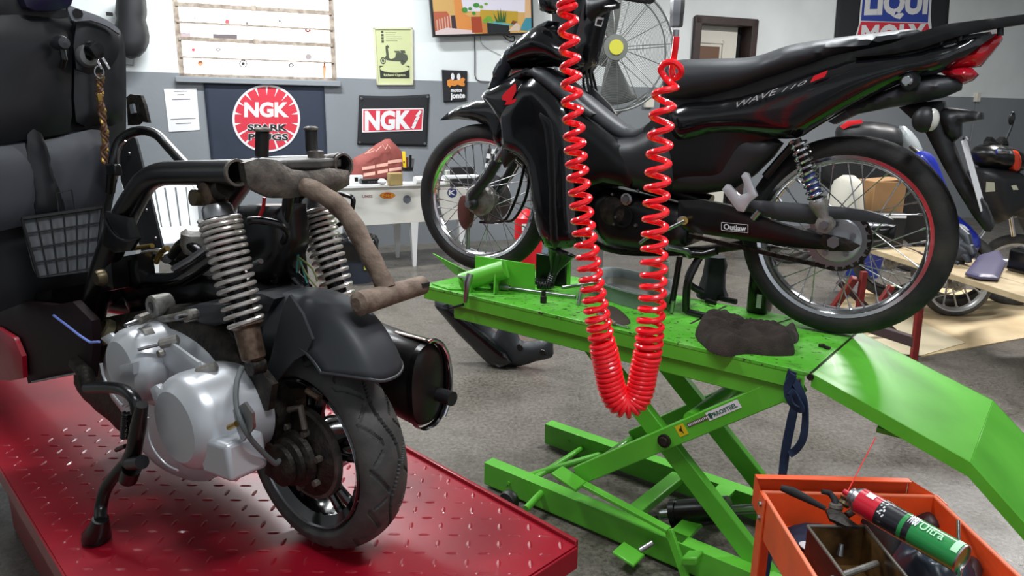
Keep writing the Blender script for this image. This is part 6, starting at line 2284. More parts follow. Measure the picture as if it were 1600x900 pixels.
# dark blue glove
wrinkle([(1395, 868), (1410, 852), (1435, 848), (1470, 862), (1510, 884), (1530, 920), (1470, 930), (1420, 910), (1398, 886)], zt_f + .02, .045, mat('petrol_blue_rubber', (30, 46, 60), .35), 'rubber_glove', 'crumpled petrol blue rubber glove under the aerosol can', 'glove', freq=18, amp=.8)
wrinkle([(1338, 805), (1365, 800), (1400, 830), (1420, 856), (1396, 868), (1370, 840)], zt_f + .015, .05, mat('grip_rubber', (18, 18, 20), .8), 'rag', 'black rag under the top of the aerosol can', 'rag', freq=18, amp=.5)
wrinkle([(1430, 806), (1440, 800), (1456, 806), (1476, 820), (1462, 824), (1444, 818)], zt_f + .03, .02, mat('dark_maroon_rubber', (50, 26, 28), .5), 'rubber_part', 'small dark maroon rubber part behind the can', 'part')
wrinkle([(1512, 870), (1530, 866), (1536, 890), (1530, 905), (1510, 896)], zt_f + .03, .02, mat('dark_maroon_rubber', (50, 26, 28), .5), 'rubber_part', 'small dark maroon rubber part beyond the base of the can', 'part')
# chrome rod standing over the tray
A, B = G(1497, 815, zr + .005), G(1499, 912, zr + .02)
tag(MB().tube([A, B], .0042, 12).build('chrome_rod', CHROME), 'thin chrome rod lying across the right rim of the trolley', 'rod')
# ================================================================== THINGS ON THE GREEN LIFT TABLE
ZZ = ZT + .0005
pz = lambda x, y, h=0.: G(x, y, ZZ + h)
# drip tray
tr = thing('drip_tray', pz(990, 470), 'grey plastic drip tray under the motorcycle engine', 'tray')
TR = mat('dull_grey_plastic', (122, 132, 130), .45)
ztp = .062
tp_ = [pz(930, 424, ztp), pz(958, 418, ztp), pz(1010, 428, ztp), pz(1054, 440, ztp), pz(1050, 452, ztp), pz(1030, 462, ztp), pz(975, 452, ztp), pz(930, 436, ztp)]
cen = sum(tp_, V((0, 0, 0))) / len(tp_)
tp_ = [cen + (p - cen) * 1.02 for p in spline(tp_, 4, True)]


def ringz(k, z):
    return [V((cen.x + (p.x - cen.x) * k, cen.y + (p.y - cen.y) * k, z)) for p in tp_]


mb = MB().loft([ringz(1.0, ZZ + ztp), ringz(1.03, ZZ + ztp), ringz(1.03, ZZ + ztp - .006), ringz(.97, ZZ + ztp - .008), ringz(.88, ZZ)], caps=False)
mb.loft([ringz(1.0, ZZ + ztp), ringz(.95, ZZ + ztp - .01), ringz(.86, ZZ + .004)], caps=False)
mb.add(ringz(.86, ZZ + .004), [tuple(range(len(tp_)))])
mb.add(ringz(.88, ZZ), [tuple(range(len(tp_)))])
mb.build('pan', TR, tr, ang=60)
mb = MB().add(ringz(.92, ZZ + .03), [tuple(range(len(tp_)))])
mb.build('old_oil', mat('dark_oil', (60, 58, 46), .12), tr)
jar = thing('oil_jug', pz(1028, 446), 'pale translucent oil jug standing in the drip tray', 'jug')
MB().lathe([(0, .0), (.035, 0), (.04, .03), (.04, .08), (.036, .095), (.034, .095), (.036, .08), (.036, .01), (0, .01)], pz(1028, 446, .006), V((0, 0, 1)), 32).build('cup', mat('milky_plastic', (150, 168, 156), .3), jar)
# funnel with ribbed neck
fn = thing('funnel', pz(862, 444), 'black funnel with ribbed hose lying behind the wheel stop', 'funnel')
A, B = pz(878, 384, .0), pz(866, 440, .03)
FT = LF.px(878, 392, -.28)
FB = LF.px(866, 424, -.26)
ax = (FB - FT).normalized()
MB().lathe([(.052, 0), (.056, 0), (.056, .005), (.050, .01), (.016, .075), (.013, .11), (.010, .11), (.013, .07), (.046, .01), (.052, 0)], FT, ax, 40).build('cone', mat('gloss_black_plastic', (14, 14, 16), .2), fn)
P = spline([FT + ax * .09, FT + ax * .125, LF.px(858, 446, -.24), LF.px(840, 445, -.22)], 10)
MB().tube(P, [.014 + .002 * (i % 2) for i in range(len(P))], 16).build('ribbed_neck', BLACK, fn)
MB().prism([LF.px(846, 392, -.31), LF.px(858, 378, -.31), LF.px(862, 384, -.31), LF.px(850, 404, -.31)], -LF.n * .004).build('blue_white_label', mat('pale_blue_label', (176, 188, 214), .5), fn)
# tools
o = thing('breaker_bar', pz(840, 458), 'long steel socket wrench lying on the green table', 'socket wrench')
MB().tube([pz(794, 450, .010), pz(900, 464, .008)], .0055, 12).build('shaft', STEEL, o)
MB().tube([pz(768, 444, .014), pz(784, 448, .014), pz(796, 450, .012)], [.013, .014, .010], 14).build('socket', STEEL, o)
MB().tube([pz(909, 448, .008), pz(903, 475, .006)], .0055, 12).build('cross_handle', STEEL, o)
o = thing('t_handle_wrench', pz(905, 447), 'thin steel rod wrench beside the drip tray', 'wrench')
MB().tube([pz(878, 449, .006), pz(940, 440, .006)], .0055, 10).build('rod', STEEL, o)
o = MB().lathe([(.005, 0), (.011, 0), (.011, .022), (.008, .026), (.008, .04), (.004, .04), (.004, .002)], pz(849, 473), V((0, 0, 1)), 20)
tag(o.build('socket', DARK), 'small dark socket standing upright near the table edge', 'socket')
o = thing('screwdriver', pz(955, 510), 'screwdriver with worn handle lying near the red hose', 'screwdriver')
MB().tube([pz(934, 490, .008), pz(950, 500, .009), pz(962, 506, .007)], [.005, .009, .006], 12).build('handle', RUST, o)
MB().tube([pz(962, 506, .007), pz(982, 512, .005)], .003, 8).build('blade', STEEL, o)
wrinkle([(930, 482), (955, 478), (975, 490), (985, 505), (965, 508), (940, 500)], ZZ, .006, mat('oily_brown_cloth', (58, 50, 40), .8), 'rag', 'flat oily brown rag under the red hose on the green table', 'rag')
# black oil bottle
bt_ = thing('oil_bottle', pz(1182, 488), 'black oil bottle with a white label behind the rear wheel', 'bottle')
o0 = LF.px(1184, 482, -.36)
base = G(1186, 486, ZZ)
bx = MB()
ringb = lambda k, z, kd=1.: [base + LF.u * (.034 * k * math.copysign(abs(math.cos(a)) ** .5, math.cos(a))) + LF.n * (.045 * k * kd * math.copysign(abs(math.sin(a)) ** .5, math.sin(a))) + V((0, 0, z)) for a in [2 * math.pi * i / 32 for i in range(32)]]
bx.loft([ringb(.94, 0), ringb(1, .006), ringb(1, .15), ringb(.94, .165), ringb(.5, .19), ringb(.35, .195)])
bx.build('body', mat('gloss_black_plastic', (14, 14, 16), .2), bt_, ang=50)
MB().lathe([(0, .03), (.017, .03), (.018, 0), (0, 0)], base + V((0, 0, .193)), V((0, 0, 1)), 20).build('cap', BLACK, bt_)
lbp = base + LF.n * .0465
MB().box(lbp + V((0, 0, .045)) + LF.u * .012, .016, .001, .045, LF.u, LF.n).build('white_label', PAPER, bt_)
# brown rag
wrinkle([(1086, 524), (1094, 505), (1112, 499), (1132, 497), (1150, 505), (1168, 512), (1200, 520), (1244, 521), (1247, 534), (1240, 538), (1242, 552), (1232, 556), (1200, 556), (1165, 553), (1135, 557), (1112, 550), (1098, 540)], ZZ, .030, mat('dark_brown_rag', (40, 32, 29), .95, rgb2=(54, 44, 38), nscale=30, bump=.5, bscale=300), 'rag', 'bunched dark brown shop rag near the front edge of the green table', 'rag', freq=16, amp=.5, h=.006, ridge=1.1)
tag(MB().tube(spline([pz(1168, 513, .004), pz(1200, 508, .002), pz(1236, 498, .002)], 4), .0016, 6).build('wire', BLACK), 'thin dark wire lying between the brown rag and the rear wheel', 'wire')
# nuts and dirt near the hinge
for i, (x, y, lb) in enumerate(((1284, 542, 'blackened nut near the lift hinge, left one'), (1292, 545, 'blackened nut near the lift hinge, nearest the hinge'))):
    tag(MB().lathe([(.003, 0), (.009, 0), (.009, .008), (.003, .008), (.003, 0)], pz(x, y), V((.2 * i, .1, 1)), 6).build('nut', DARK), lb, 'nut', 'loose nuts by the hinge')
# the black blob foot behind the centre stand
o = thing('black_fabric_boot', pz(1090, 470), 'crumpled black rubber boot standing behind the centre stand', 'rubber boot')
bb = MB()
rings = []
bc = pz(1098, 472) - LF.n * .08
for z, r_ in ((0, .052), (.01, .055), (.04, .045), (.08, .038), (.12, .042), (.15, .036)):
    rings.append([bc + V((r_ * (1 + .2 * noise.noise(V((math.cos(a) * 2, math.sin(a) * 2, z * 30)))) * math.cos(a), r_ * (1 + .25 * noise.noise(V((math.cos(a) * 2, math.sin(a) * 2, z * 30)))) * math.sin(a), z)) for a in [2 * math.pi * k / 24 for k in range(24)]])
bb.loft(rings)
bb.build('sleeve', mat('black_canvas', (32, 34, 38), .8), o)
tag(MB().tube([pz(1104, 470, .012), pz(1118, 474, .012)], [.01, .007], 12).build('rubber_plug', BLACK), 'small black rubber plug beside the rubber boot', 'plug')
# blue strap hanging from the hinge
stp = thing('webbing_strap', LF.px(1240, 640, .03), 'dark blue webbing strap knotted over the near edge of the green lift', 'strap')


def ribbon(name, pts, l, w_, m, parent, th=.0025):
    P = spline([LF.px(x, y, l) for x, y in pts], 6)
    rings = []
    for i, p in enumerate(P):
        t = (P[min(i + 1, len(P) - 1)] - P[max(0, i - 1)]).normalized()
        a = t.cross(LF.n).normalized()
        tw = .5 * math.sin(i * .35)
        a2 = a * math.cos(tw) + LF.n * math.sin(tw)
        b = t.cross(a2).normalized()
        rings.append([p + a2 * w_ + b * th, p - a2 * w_ + b * th, p - a2 * w_ - b * th, p + a2 * w_ - b * th])
    return MB().loft(rings).build(name, m, parent, ang=40)


ribbon('strap_end', [(1238, 580), (1234, 600), (1242, 625), (1236, 660), (1228, 700), (1222, 745), (1212, 800), (1198, 880), (1188, 960)], .035, .011, NAVY, stp)
ribbon('strap_loop', [(1236, 590), (1250, 610), (1258, 640), (1256, 680), (1246, 700), (1234, 710)], .045, .009, NAVY, stp)
ribbon('strap_loop', [(1240, 585), (1230, 605), (1236, 630), (1252, 640), (1244, 620), (1234, 610)], .055, .009, NAVY, stp)

# ================================================================== ON THE FLOOR
gz = lambda x, y, h=0.: G(x, y, h)
o = thing('fairing_panel', gz(790, 570), 'black plastic motorcycle fairing standing on the floor under the green table', 'fairing')
FP = Fr(gz(800, 572), (.93, -.36, 0), (-.36, -.93, 0))
mb = MB()
inflate(mb, [PL(x, y, FP.o + FP.n * 0, FP.n) for x, y in sp2([(680, 478), (688, 466), (720, 470), (750, 478), (762, 500), (775, 520), (792, 492), (802, 505), (812, 530), (826, 534), (852, 530), (862, 528), (864, 545), (862, 558), (838, 564), (812, 572), (780, 572), (762, 562), (740, 540), (712, 512)], 2)], FP.n, .006, .04, .05, .014)
pn_ = mb.build('main_panel', PLAS2, o)
mb = MB()
inflate(mb, [PL(x, y, FP.o + FP.n * .06, FP.n) for x, y in [(682, 480), (700, 474), (740, 508), (790, 550), (800, 566), (780, 574), (762, 566), (716, 520)]], FP.n, .01, .025, .02, .014)
mb.build('front_lip', GLOSS, o)
for (x, y) in ((812, 543), (848, 551)):
    MB().lathe([(0, .003), (.016, .003), (.018, 0)], PL(x, y, FP.o + FP.n * .04, FP.n), FP.n, 20).build('mounting_hole', BLACK, o)
o = thing('black_basin', gz(856, 526), 'low round black rubber basin on the floor beneath the lift', 'basin')
c = gz(858, 512)
MB().lathe([(0, 0), (.12, 0), (.16, .03), (.175, .06), (.17, .064), (.15, .03), (.11, .012), (0, .012)], c, V((0, 0, 1)), 48).build('basin', PLAS, o)
# waste bucket
bk = gz(553, 446)
o = thing('waste_bucket', bk, 'dark blue plastic bucket lined with a black bag, left of the white table', 'bucket')
MB().lathe([(0, 0), (.12, 0), (.155, .30), (.165, .31), (.165, .33), (.15, .33), (.112, .02), (0, .02)], bk + V((0, .16, 0)), V((0, 0, 1)), 40).build('bucket', mat('slate_blue_plastic', (44, 50, 62), .5), o)
bg = MB()
rings = []
for z, r_ in ((.2, .162), (.3, .172), (.34, .178), (.37, .165), (.38, .14), (.34, .11), (.3, .08)):
    rings.append([bk + V((0, .16, z)) + V((math.cos(a), math.sin(a), 0)) * r_ * (1 + .09 * noise.noise(V((math.cos(a) * 4, math.sin(a) * 4, z * 9)))) + V((0, 0, .03 * noise.noise(V((math.cos(a) * 3, math.sin(a) * 3, z * 5 + 2))))) for a in [2 * math.pi * k / 48 for k in range(48)]])
bg.loft(rings, caps=False)
bg.build('bin_bag', mat('black_bag_film', (14, 14, 16), .25), o, ang=80)
MB().box(bk + V((.10, .045, .17)), .05, .002, .1, V((.85, .5, 0)), V((-.5, .85, 0))).build('yellow_label', mat('yellow_green_label', (170, 172, 70), .6), o)

# white plastic chair
cc = PL(280, 420, V((0, 4.9, 0)), V((0, 1, 0)))
cx, cy = D(268, 350, 5.1).x, D(268, 350, 5.1).y
o = thing('plastic_chair', (cx, cy, 0), 'white moulded plastic armchair behind the scooter by the grey wall', 'chair')
ca_ = R(42)
CF = Fr((cx + .02, cy, 0), (math.cos(ca_), math.sin(ca_), 0), (math.sin(ca_), -math.cos(ca_), 0))
ch = CF.at
# seat
st_ = MB().prism([ch(-.22, .22, .43), ch(.22, .22, .43), ch(.20, -.2, .41), ch(-.20, -.2, .41)], V((0, 0, .02)))
st_.build('seat', WHITE, o, bevel=.008, seg=3)
# back with vertical slots: slats between rails, curved
def bx_(u, v):
    return ch((.2 + .03 * v) * u, -.2 - .1 * v + .05 * (1 - u * u) * -1 + .05, .43 + .42 * v)
for u0 in (-1, -.62, -.3, .02, .34, .66, .96):
    rings = []
    for j in range(9):
        v = j / 8
        rings.append([bx_(u0 - .13, v), bx_(u0 + .13, v), bx_(u0 + .13, v) - CF.n * .008, bx_(u0 - .13, v) - CF.n * .008])
    MB().loft(rings).build('back_slat', WHITE, o)
for v0, v1 in ((0, .14), (.82, 1.0)):
    rings = []
    for j in range(13):
        u = -1.12 + 2.24 * j / 12
        rings.append([bx_(u, v0), bx_(u, v1 - (.1 * u * u if v1 == 1 else 0)), bx_(u, v1 - (.1 * u * u if v1 == 1 else 0)) - CF.n * .01, bx_(u, v0) - CF.n * .01])
    MB().loft(rings).build('back_rail', WHITE, o)
for sx in (-1, 1):
    arm_p = spline([ch(.235 * sx, -.2, .80), ch(.27 * sx, -.1, .70), ch(.28 * sx, .05, .655), ch(.27 * sx, .18, .64), ch(.25 * sx, .24, .58), ch(.24 * sx, .23, .45)], 6)
    rings = []
    for i, p in enumerate(arm_p):
        t = (arm_p[min(i + 1, len(arm_p) - 1)] - arm_p[max(i - 1, 0)]).normalized()
        b = t.cross(CF.u).normalized() * .007
        rings.append([p + CF.u * .025 + b, p - CF.u * .025 + b, p - CF.u * .025 - b, p + CF.u * .025 - b])
    MB().loft(rings).build('armrest', WHITE, o)
    for (l, zt2) in ((.2, .44), (-.2, .43)):
        MB().loft([[ch(.2 * sx + a, l + b, z) for a, b in ((-.02, -.02), (.02, -.02), (.02, .02), (-.02, .02))] if z > .1 else [ch(.23 * sx + a, l * 1.12 + b, z) for a, b in ((-.014, -.014), (.014, -.014), (.014, .014), (-.014, .014))] for z in (zt2, 0)]).build('leg', WHITE, o)

# white cabinet table
ta, tb2 = G(512, 291, .75), G(738, 283, .75)
tu = (tb2 - ta).normalized()
tn = V((tu.y, -tu.x, 0))
TF = Fr((ta.x, ta.y, 0), tu, tn)
TWd = (tb2 - ta).length
o = thing('white_table', TF.at(TWd / 2, -.28, 0), 'white table with a deep front panel and stickers, against the grey wall', 'table')
TWM = mat('off_white_laminate', (222, 222, 214), .45)
MB().box(TF.at(TWd / 2, -.27, .738), TWd, .56, .026, TF.u, TF.n).build('table_top', mat('white_laminate_top', (232, 234, 234), .4), o, bevel=.004)
zq = TF.px(600, 351, -.02).z
MB().box(TF.at(TWd / 2, -.03, (.725 + zq) / 2), TWd - .08, .02, .725 - zq, TF.u, TF.n).build('front_panel', TWM, o, bevel=.004)
MB().box(TF.at(.05, -.27, (.725 + zq) / 2), .02, .46, .725 - zq, TF.u, TF.n).build('side_panel', TWM, o)
MB().box(TF.at(TWd - .05, -.27, (.725 + zq) / 2), .02, .46, .725 - zq, TF.u, TF.n).build('side_panel', TWM, o)
sA = (TF.px(648, 380, -.03) - TF.o).dot(TF.u)
sB = (TF.px(633, 380, -.45) - TF.o).dot(TF.u)
for (s_, l) in ((sA, -.05), (sA, -.49), (.08, -.05), (.08, -.49), (TWd - .09, -.05)):
    MB().loft([[TF.at(s_ + a, l + b, zq + .01) for a, b in ((-.035, -.03), (.035, -.03), (.035, .03), (-.035, .03))], [TF.at(s_ + a, l + b, 0) for a, b in ((-.014, -.014), (.014, -.014), (.014, .014), (-.014, .014))]]).build('leg', WHITE, o)
MB().prism([TF.at(TWd - .03, .004, .755), TF.at(TWd, .004, .755), TF.at(TWd, .004, .67), TF.at(TWd - .015, .004, .66), TF.at(TWd - .02, .004, .72)], TF.n * .004).build('hanging_corner', WHITE, o)
tpx = lambda x, y: TF.px(x, y, -.0185)


def tdisc(cx_, cy_, rx, ry, m, name, dz=0, r0=0):
    mp = quad(lambda x, y: TF.px(x, y, -.0185 + dz), [(cx_ - rx, cy_ + ry), (cx_ + rx, cy_ + ry), (cx_ + rx, cy_ - ry), (cx_ - rx, cy_ - ry)])
    mb = MB()
    circ_uv(mb, mp, .5, .5, .5, .5, 32, r0)
    return mb.build(name, m, o, smooth=False), mp


tdisc(605.5, 305.5, 12, 5, mat('sticker_orange_red', (216, 74, 30), .5), 'oval_sticker')
tdisc(605.5, 305.5, 11, 4.2, mat('sticker_yellow', (226, 170, 40), .5), 'oval_sticker_ring', .0015, .86)
_, mp = tdisc(605.5, 305.5, 9, 3, mat('sticker_orange_red', (216, 74, 30), .5), 'oval_sticker_face', .001)
text('F·M·F', lambda u, v: TF.px(597 + 17 * u, 308 - 4.6 * v, -.016), mat('sticker_yellow', (226, 170, 40), .5), 'sticker_lettering', o, offset=.05)
tdisc(636, 311.5, 6.2, 6.6, mat('slate_sticker', (110, 116, 124), .6), 'round_grey_sticker')
tdisc(706.5, 301, 7.4, 8, mat('navy_sticker', (40, 52, 110), .5), 'round_navy_sticker')
text('K', lambda u, v: TF.px(701 + 11 * u, 305 - 8 * v, -.016), PAPER, 'sticker_lettering', o, offset=.03)
text('LEXUS', lambda u, v: TF.px(566 + 16 * u, 309 - 4.4 * v, -.0175), mat('rosy_print', (150, 110, 104), .6), 'sticker_lettering', o, offset=.02) if False else text('UMES', lambda u, v: TF.px(566 + 16 * u, 309 - 4.4 * v, -.0175), mat('rosy_print', (150, 110, 104), .6), 'sticker_lettering', o, offset=.02)

# things on the table: base line z = .751
tz = lambda x, y, h=0.: G(x, y, .7515 + h)
P0_ = tz(600, 283)
BF = Fr((P0_.x, P0_.y + .12, 0), tu, tn)
o = thing('red_paper_bag', BF.at(0, 0, .7515), 'crumpled brick red paper sack with pale print, on the white table', 'paper bag')
mb = MB()
zb2 = BF.px(600, 285, 0).z
out = [(547, 284), (548, 262), (552, 248), (568, 240), (588, 226), (602, 218), (609, 217), (617, 226), (626, 236), (632, 252), (632, 284)]
Pp = [BF.px(x, y) for x, y in out]
for p in Pp:
    p.z = max(p.z, .752)
inflate(mb, Pp, BF.n, .01, .09, .10, .02)
for p in mb.v:
    k_ = noise.noise(p * 14) * .012
    p += BF.n * k_ + V((0, 0, abs(k_) * .6))
mb.build('sack', mat('brick_red_paper', (136, 68, 62), .8, bump=.2, bscale=40), o, ang=70)
PK = mat('pale_pink_print', (222, 170, 154), .8)
for (x0, x1, y0) in ((566, 586, 262), (588, 606, 258), (606, 628, 252), (568, 586, 272), (590, 606, 268), (608, 630, 264)):
    q = quad(lambda x, y: BF.px(x, y, .106), [(x0, y0 + 4), (x1, y0 + 1), (x1, y0 - 4), (x0, y0 - 1)])
    MB().add([q(0, 0), q(1, 0), q(1, 1), q(0, 1)], [(0, 1, 2, 3)]).build('pale_block_print', PK, o, smooth=False)
for pts in ([(574, 238), (582, 232), (588, 236), (596, 228)], [(598, 226), (602, 234), (606, 226), (610, 232)], [(570, 240), (578, 238), (584, 236)]):
    MB().tube([BF.px(x, y, .10) for x, y in pts], .004, 6).build('pale_scroll_print', PK, o)
# stapler / small black box, cup, pen pot
o = thing('card_reader', tz(581, 285), 'small black desktop box with buttons on the white table', 'desk box')
MB().box(tz(581, 283, .022), .2, .08, .045, tu, tn).build('body', BLACK, o, bevel=.008)
for i in range(4):
    MB().box(tz(576 + i * 4, 284, .047) + tn * .015, .016, .012, .004, tu, tn).build('button', mat('grey_button', (110, 90, 100), .5), o, bevel=.002)
o = thing('white_block', tz(557, 280), 'white box with dark front standing left of the small black desktop box', 'box')
MB().box(tz(557, 280, .035), .1, .06, .07, tu, tn).build('body', WHITE, o, bevel=.006)
MB().box(tz(555, 280, .04) + tn * .032, .03, .004, .035, tu, tn).build('dark_front', BLACK, o)
o = MB().ball(tz(597, 284, .05), .035, .03, .026, 20, 12)
tag(o.build('ball_of_tape', WHITE), 'small rounded white lump on the black desktop box', 'tape ball')
o = thing('amber_cup', tz(616, 280), 'translucent amber square cup with white print on the table', 'cup')
MB().box(tz(617, 280, .055), .12, .06, .11, tu, tn).build('cup', mat('amber_plastic', (180, 160, 110), .2, trans=.35), o, bevel=.01)
text('LINEA', lambda u, v: tz(609 + 15 * u, 280, .02 + .02 * v) + tn * .032, PAPER, 'cup_lettering', o)
o = thing('pen_pot', tz(637, 284), 'grey pen pot holding yellow and dark tools on the white table', 'pen pot')
pt = tz(637, 283)
MB().lathe([(0, 0), (.05, 0), (.052, .12), (.046, .12), (.044, .006), (0, .006)], pt, V((0, 0, 1)), 28).build('pot', mat('grey_pot', (120, 124, 128), .5), o)
MB().lathe([(.0525, .09), (.0525, .124), (.05, .124)], pt, V((0, 0, 1)), 28).build('dark_rim', BLACK, o)
yk = thing('utility_knife', pt + V((-.02, 0, .02)), 'yellow utility knife standing in the pen pot', 'knife')
MB().box(pt + V((-.025, 0, .17)), .03, .014, .18, V((1, 0, .05)), V((0, 1, 0)), V((-.05, 0, 1))).build('handle', YEL, yk, bevel=.004)
MB().box(pt + V((-.028, -.008, .17)), .01, .004, .02).build('slider', BLACK, yk)
for (dx, dz, m, nm, lb) in ((.0, .13, mat('brown_grip', (88, 40, 34), .5), 'screwdriver', 'brown handled driver in the middle of the pen pot'), (.02, .15, BLACK, 'marker_pen', 'black marker pen in the pen pot, right of the brown driver'), (.035, .12, STEEL, 'steel_scissors', 'steel scissors at the right of the pen pot')):
    tag(MB().tube([pt + V((dx, 0, .02)), pt + V((dx * 1.4, 0, dz + .02)), pt + V((dx * 1.5, 0, dz + .08))], [.008, .010, .012], 12).build(nm, m), lb, nm.replace('_', ' '))
o = thing('white_roll', tz(655, 281), 'white paper roll lying behind the front wheel on the table', 'paper roll')
MB().cyl(tz(648, 282, .035), tz(668, 281, .035), .035, 28).build('roll', WHITE, o)
o = thing('display_stand', tz(722, 272), 'grey and black display stand at the right end of the white table', 'display stand')
MB().box(tz(722, 276, .09), .2, .05, .16, tu, tn).build('dark_body', PLAS, o, bevel=.004)
MB().box(tz(720, 276, .185), .24, .07, .02, tu, tn).build('pale_top', WHITE, o, bevel=.004)
MB().box(tz(703, 277, .06), .08, .05, .12, tu, tn).build('pale_side', mat('pale_greenish_grey', (176, 182, 172), .5), o, bevel=.004)
# chequered flag on the wall, red extinguisher-like canister
mq = quad(wf(.02), [(757, 262), (778, 265), (780, 234), (762, 232)])
fg = thing('chequered_pennant', mq(.5, 0), 'small black and white chequered pennant seen through the front wheel', 'pennant')
patch(MB(), mq, 0, 0, 1, 1).build('white_cloth', PAPER, fg, smooth=False)
m2 = sub(mq, 0, 0, 1, 1, .003)
for i in range(3):
    for j in range(4):
        if (i + j) % 2:
            patch(MB(), m2, i / 3, j / 4, (i + 1) / 3, (j + 1) / 4).build('black_square', INK, fg, smooth=False)
o = thing('red_canister', gz(826, 372), 'red canister on the floor seen through the front wheel', 'canister')
cb_ = D(826, 352, 5.2)
MB().lathe([(0, 0), (.10, 0), (.105, .02), (.105, cb_.z + .06), (.06, cb_.z + .1), (.03, cb_.z + .12), (0, cb_.z + .12)], V((cb_.x, cb_.y, 0)), V((0, 0, 1)), 32).build('body', REDPL, o)
MB().box(V((cb_.x, cb_.y - .106, cb_.z)), .1, .004, .05).build('pale_band', PAPER, o)

# ================================================================== PEDESTAL FAN
fc = D(959, 76, 4.9)
o = thing('pedestal_fan', V((fc.x, fc.y + .15, 0)), 'large grey workshop fan with a yellow hub behind the motorcycle', 'fan')
fax_ = V((.12, -1, .06)).normalized()
FG = mat('grey_fan_wire', (120, 122, 120), .4, .6)
rF = .425
fx = fax_.orthogonal().normalized()
fx = V((0, 0, 1)).cross(fax_).normalized()
fy = fax_.cross(fx)
MB().tube([fc + (fx * math.cos(a) + fy * math.sin(a)) * rF for a in [2 * math.pi * i / 72 for i in range(72)]], .009, 10, closed=True).build('outer_ring', FG, o)
MB().tube([fc - fax_ * .12 + (fx * math.cos(a) + fy * math.sin(a)) * rF * .97 for a in [2 * math.pi * i / 72 for i in range(72)]], .007, 8, closed=True).build('rear_ring', FG, o)
gw = MB()
for j in range(32):
    r_ = .085 + (rF - .09) * j / 32
    dm = .06 * (1 - (r_ / rF) ** 2)
    gw.tube([fc + fax_ * dm + (fx * math.cos(a) + fy * math.sin(a)) * r_ for a in [2 * math.pi * i / 56 for i in range(56)]], .0018, 4, closed=True)
gw.build('front_grille', FG, o)
for j in range(16):
    a = 2 * math.pi * j / 16 + .1
    d = fx * math.cos(a) + fy * math.sin(a)
    MB().tube([fc + fax_ * .058 + d * .06, fc + fax_ * .045 + d * .22, fc + d * rF], .003, 6).build('grille_rib', FG, o)
    if j % 2 == 0:
        MB().tube([fc - fax_ * .13 + d * .08, fc - fax_ * .12 + d * rF * .96], .003, 6).build('rear_rib', FG, o)
MB().lathe([(0, .012), (.05, .012), (.052, 0), (0, 0)], fc + fax_ * .06, fax_, 32).build('yellow_badge', mat('yellow_badge', (206, 200, 60), .5), o)
MB().lathe([(.05, .008), (.085, .006), (.088, 0), (.05, 0)], fc + fax_ * .055, fax_, 32).build('grille_boss', mat('grey_boss', (110, 112, 106), .5), o)
for j in range(3):
    a0 = R((96, -84, 186)[j])
    rows = []
    for i in range(9):
        t = i / 8
        r_ = .05 + .33 * t
        w0, w1 = R(-24 + 8 * t), R(20 + 4 * t)
        rows.append([fc - fax_ * (.05 - .02 * q + .01) + (fx * math.cos(a0 + w0 + (w1 - w0) * (q + 1) / 2) + fy * math.sin(a0 + w0 + (w1 - w0) * (q + 1) / 2)) * r_ for q in (-1, -.5, 0, .5, 1)])
    vs = [p for r_ in rows for p in r_]
    fs = [(i * 5 + k, i * 5 + k + 1, i * 5 + k + 6, i * 5 + k + 5) for i in range(8) for k in range(4)]
    MB().add(vs, fs).build('blade', mat('dark_grey_blade', (84, 86, 82), .5), o, solid=.004)
MB().lathe([(0, 0), (.09, 0), (.1, .03), (.09, .16), (.05, .2), (0, .2)], fc - fax_ * .1, -fax_, 32).build('motor', mat('dark_grey_blade', (84, 86, 82), .5), o)
pb = V((fc.x + .0, fc.y + .22, 0))
MB().tube([V((pb.x, pb.y, .02)), V((pb.x, pb.y, fc.z - .08))], .022, 16).build('pole', FG, o)
MB().lathe([(0, .03), (.05, .04), (.24, .02), (.25, 0), (0, 0)], pb, V((0, 0, 1)), 36).build('base', PLAS, o)
for dx in (-1, 1):
    MB().tube([V((pb.x, pb.y, fc.z - .5)), fc - fax_ * .12 + fx * (.3 * dx) - V((0, 0, .28))], .007, 8).build('brace', FG, o)
# ================================================================== BACKGROUND, RIGHT
gz = lambda x, y, h=0.: G(x, y, h)
# plywood sheets on the floor
tag(MB().prism([gz(1300, 478), gz(1370, 446), gz(1760, 466), gz(1760, 500), gz(1440, 558), gz(1340, 520)], V((0, 0, .006))).build('plywood_sheet', PLY, smooth=False), 'large tan plywood sheet on the floor at the right, under the plank bench', 'plywood sheet')
tag(MB().prism([gz(1330, 548, .007), gz(1400, 486, .007), gz(1508, 536, .007), gz(1440, 556, .007)], V((0, 0, .004))).build('plywood_offcut', mat('cream_board', (226, 212, 180), .6)), 'cream board lying on the tan plywood sheet', 'board')
# red steel trestle with planks
PD = 3.35
def q3(x, y, d):
    return D(x, y, d)
zp = .50
b = thing('plank_bench', gz(1425, 556), 'long wooden plank on a dark red steel trestle behind the rear wheel', 'bench')
zp = .46
A, B = G(1352, 386, zp + .018), G(1600, 463, zp + .018)
pd = (B - A).normalized()
B = B + pd * .35
pside = pd.cross(V((0, 0, 1))).normalized()
pside = pside if pside.y > 0 else -pside
for i in range(2):
    MB().box((A + B) / 2 + pside * (.115 + .235 * i) - V((0, 0, .018)), (B - A).length, .225, .036, pd, pside).build('plank', WOOD, b, bevel=.004)
foot = gz(1427, 566)
def at_h(p, h):
    return V((p.x, p.y, h))
MB().bar(at_h(foot, 0), at_h(foot, zp - .01) + V((-.02, .0, 0)), .035, .035, up=V((0, 1, 0))).build('leg', DKRED, b, bevel=.004)
f2 = gz(1335, 534)
f3 = gz(1275, 520)
MB().bar(at_h(foot, .12), at_h(f2, .12), .045, .06).build('lower_rail', mat('dark_umber_steel', (52, 34, 34), .6), b, bevel=.004)
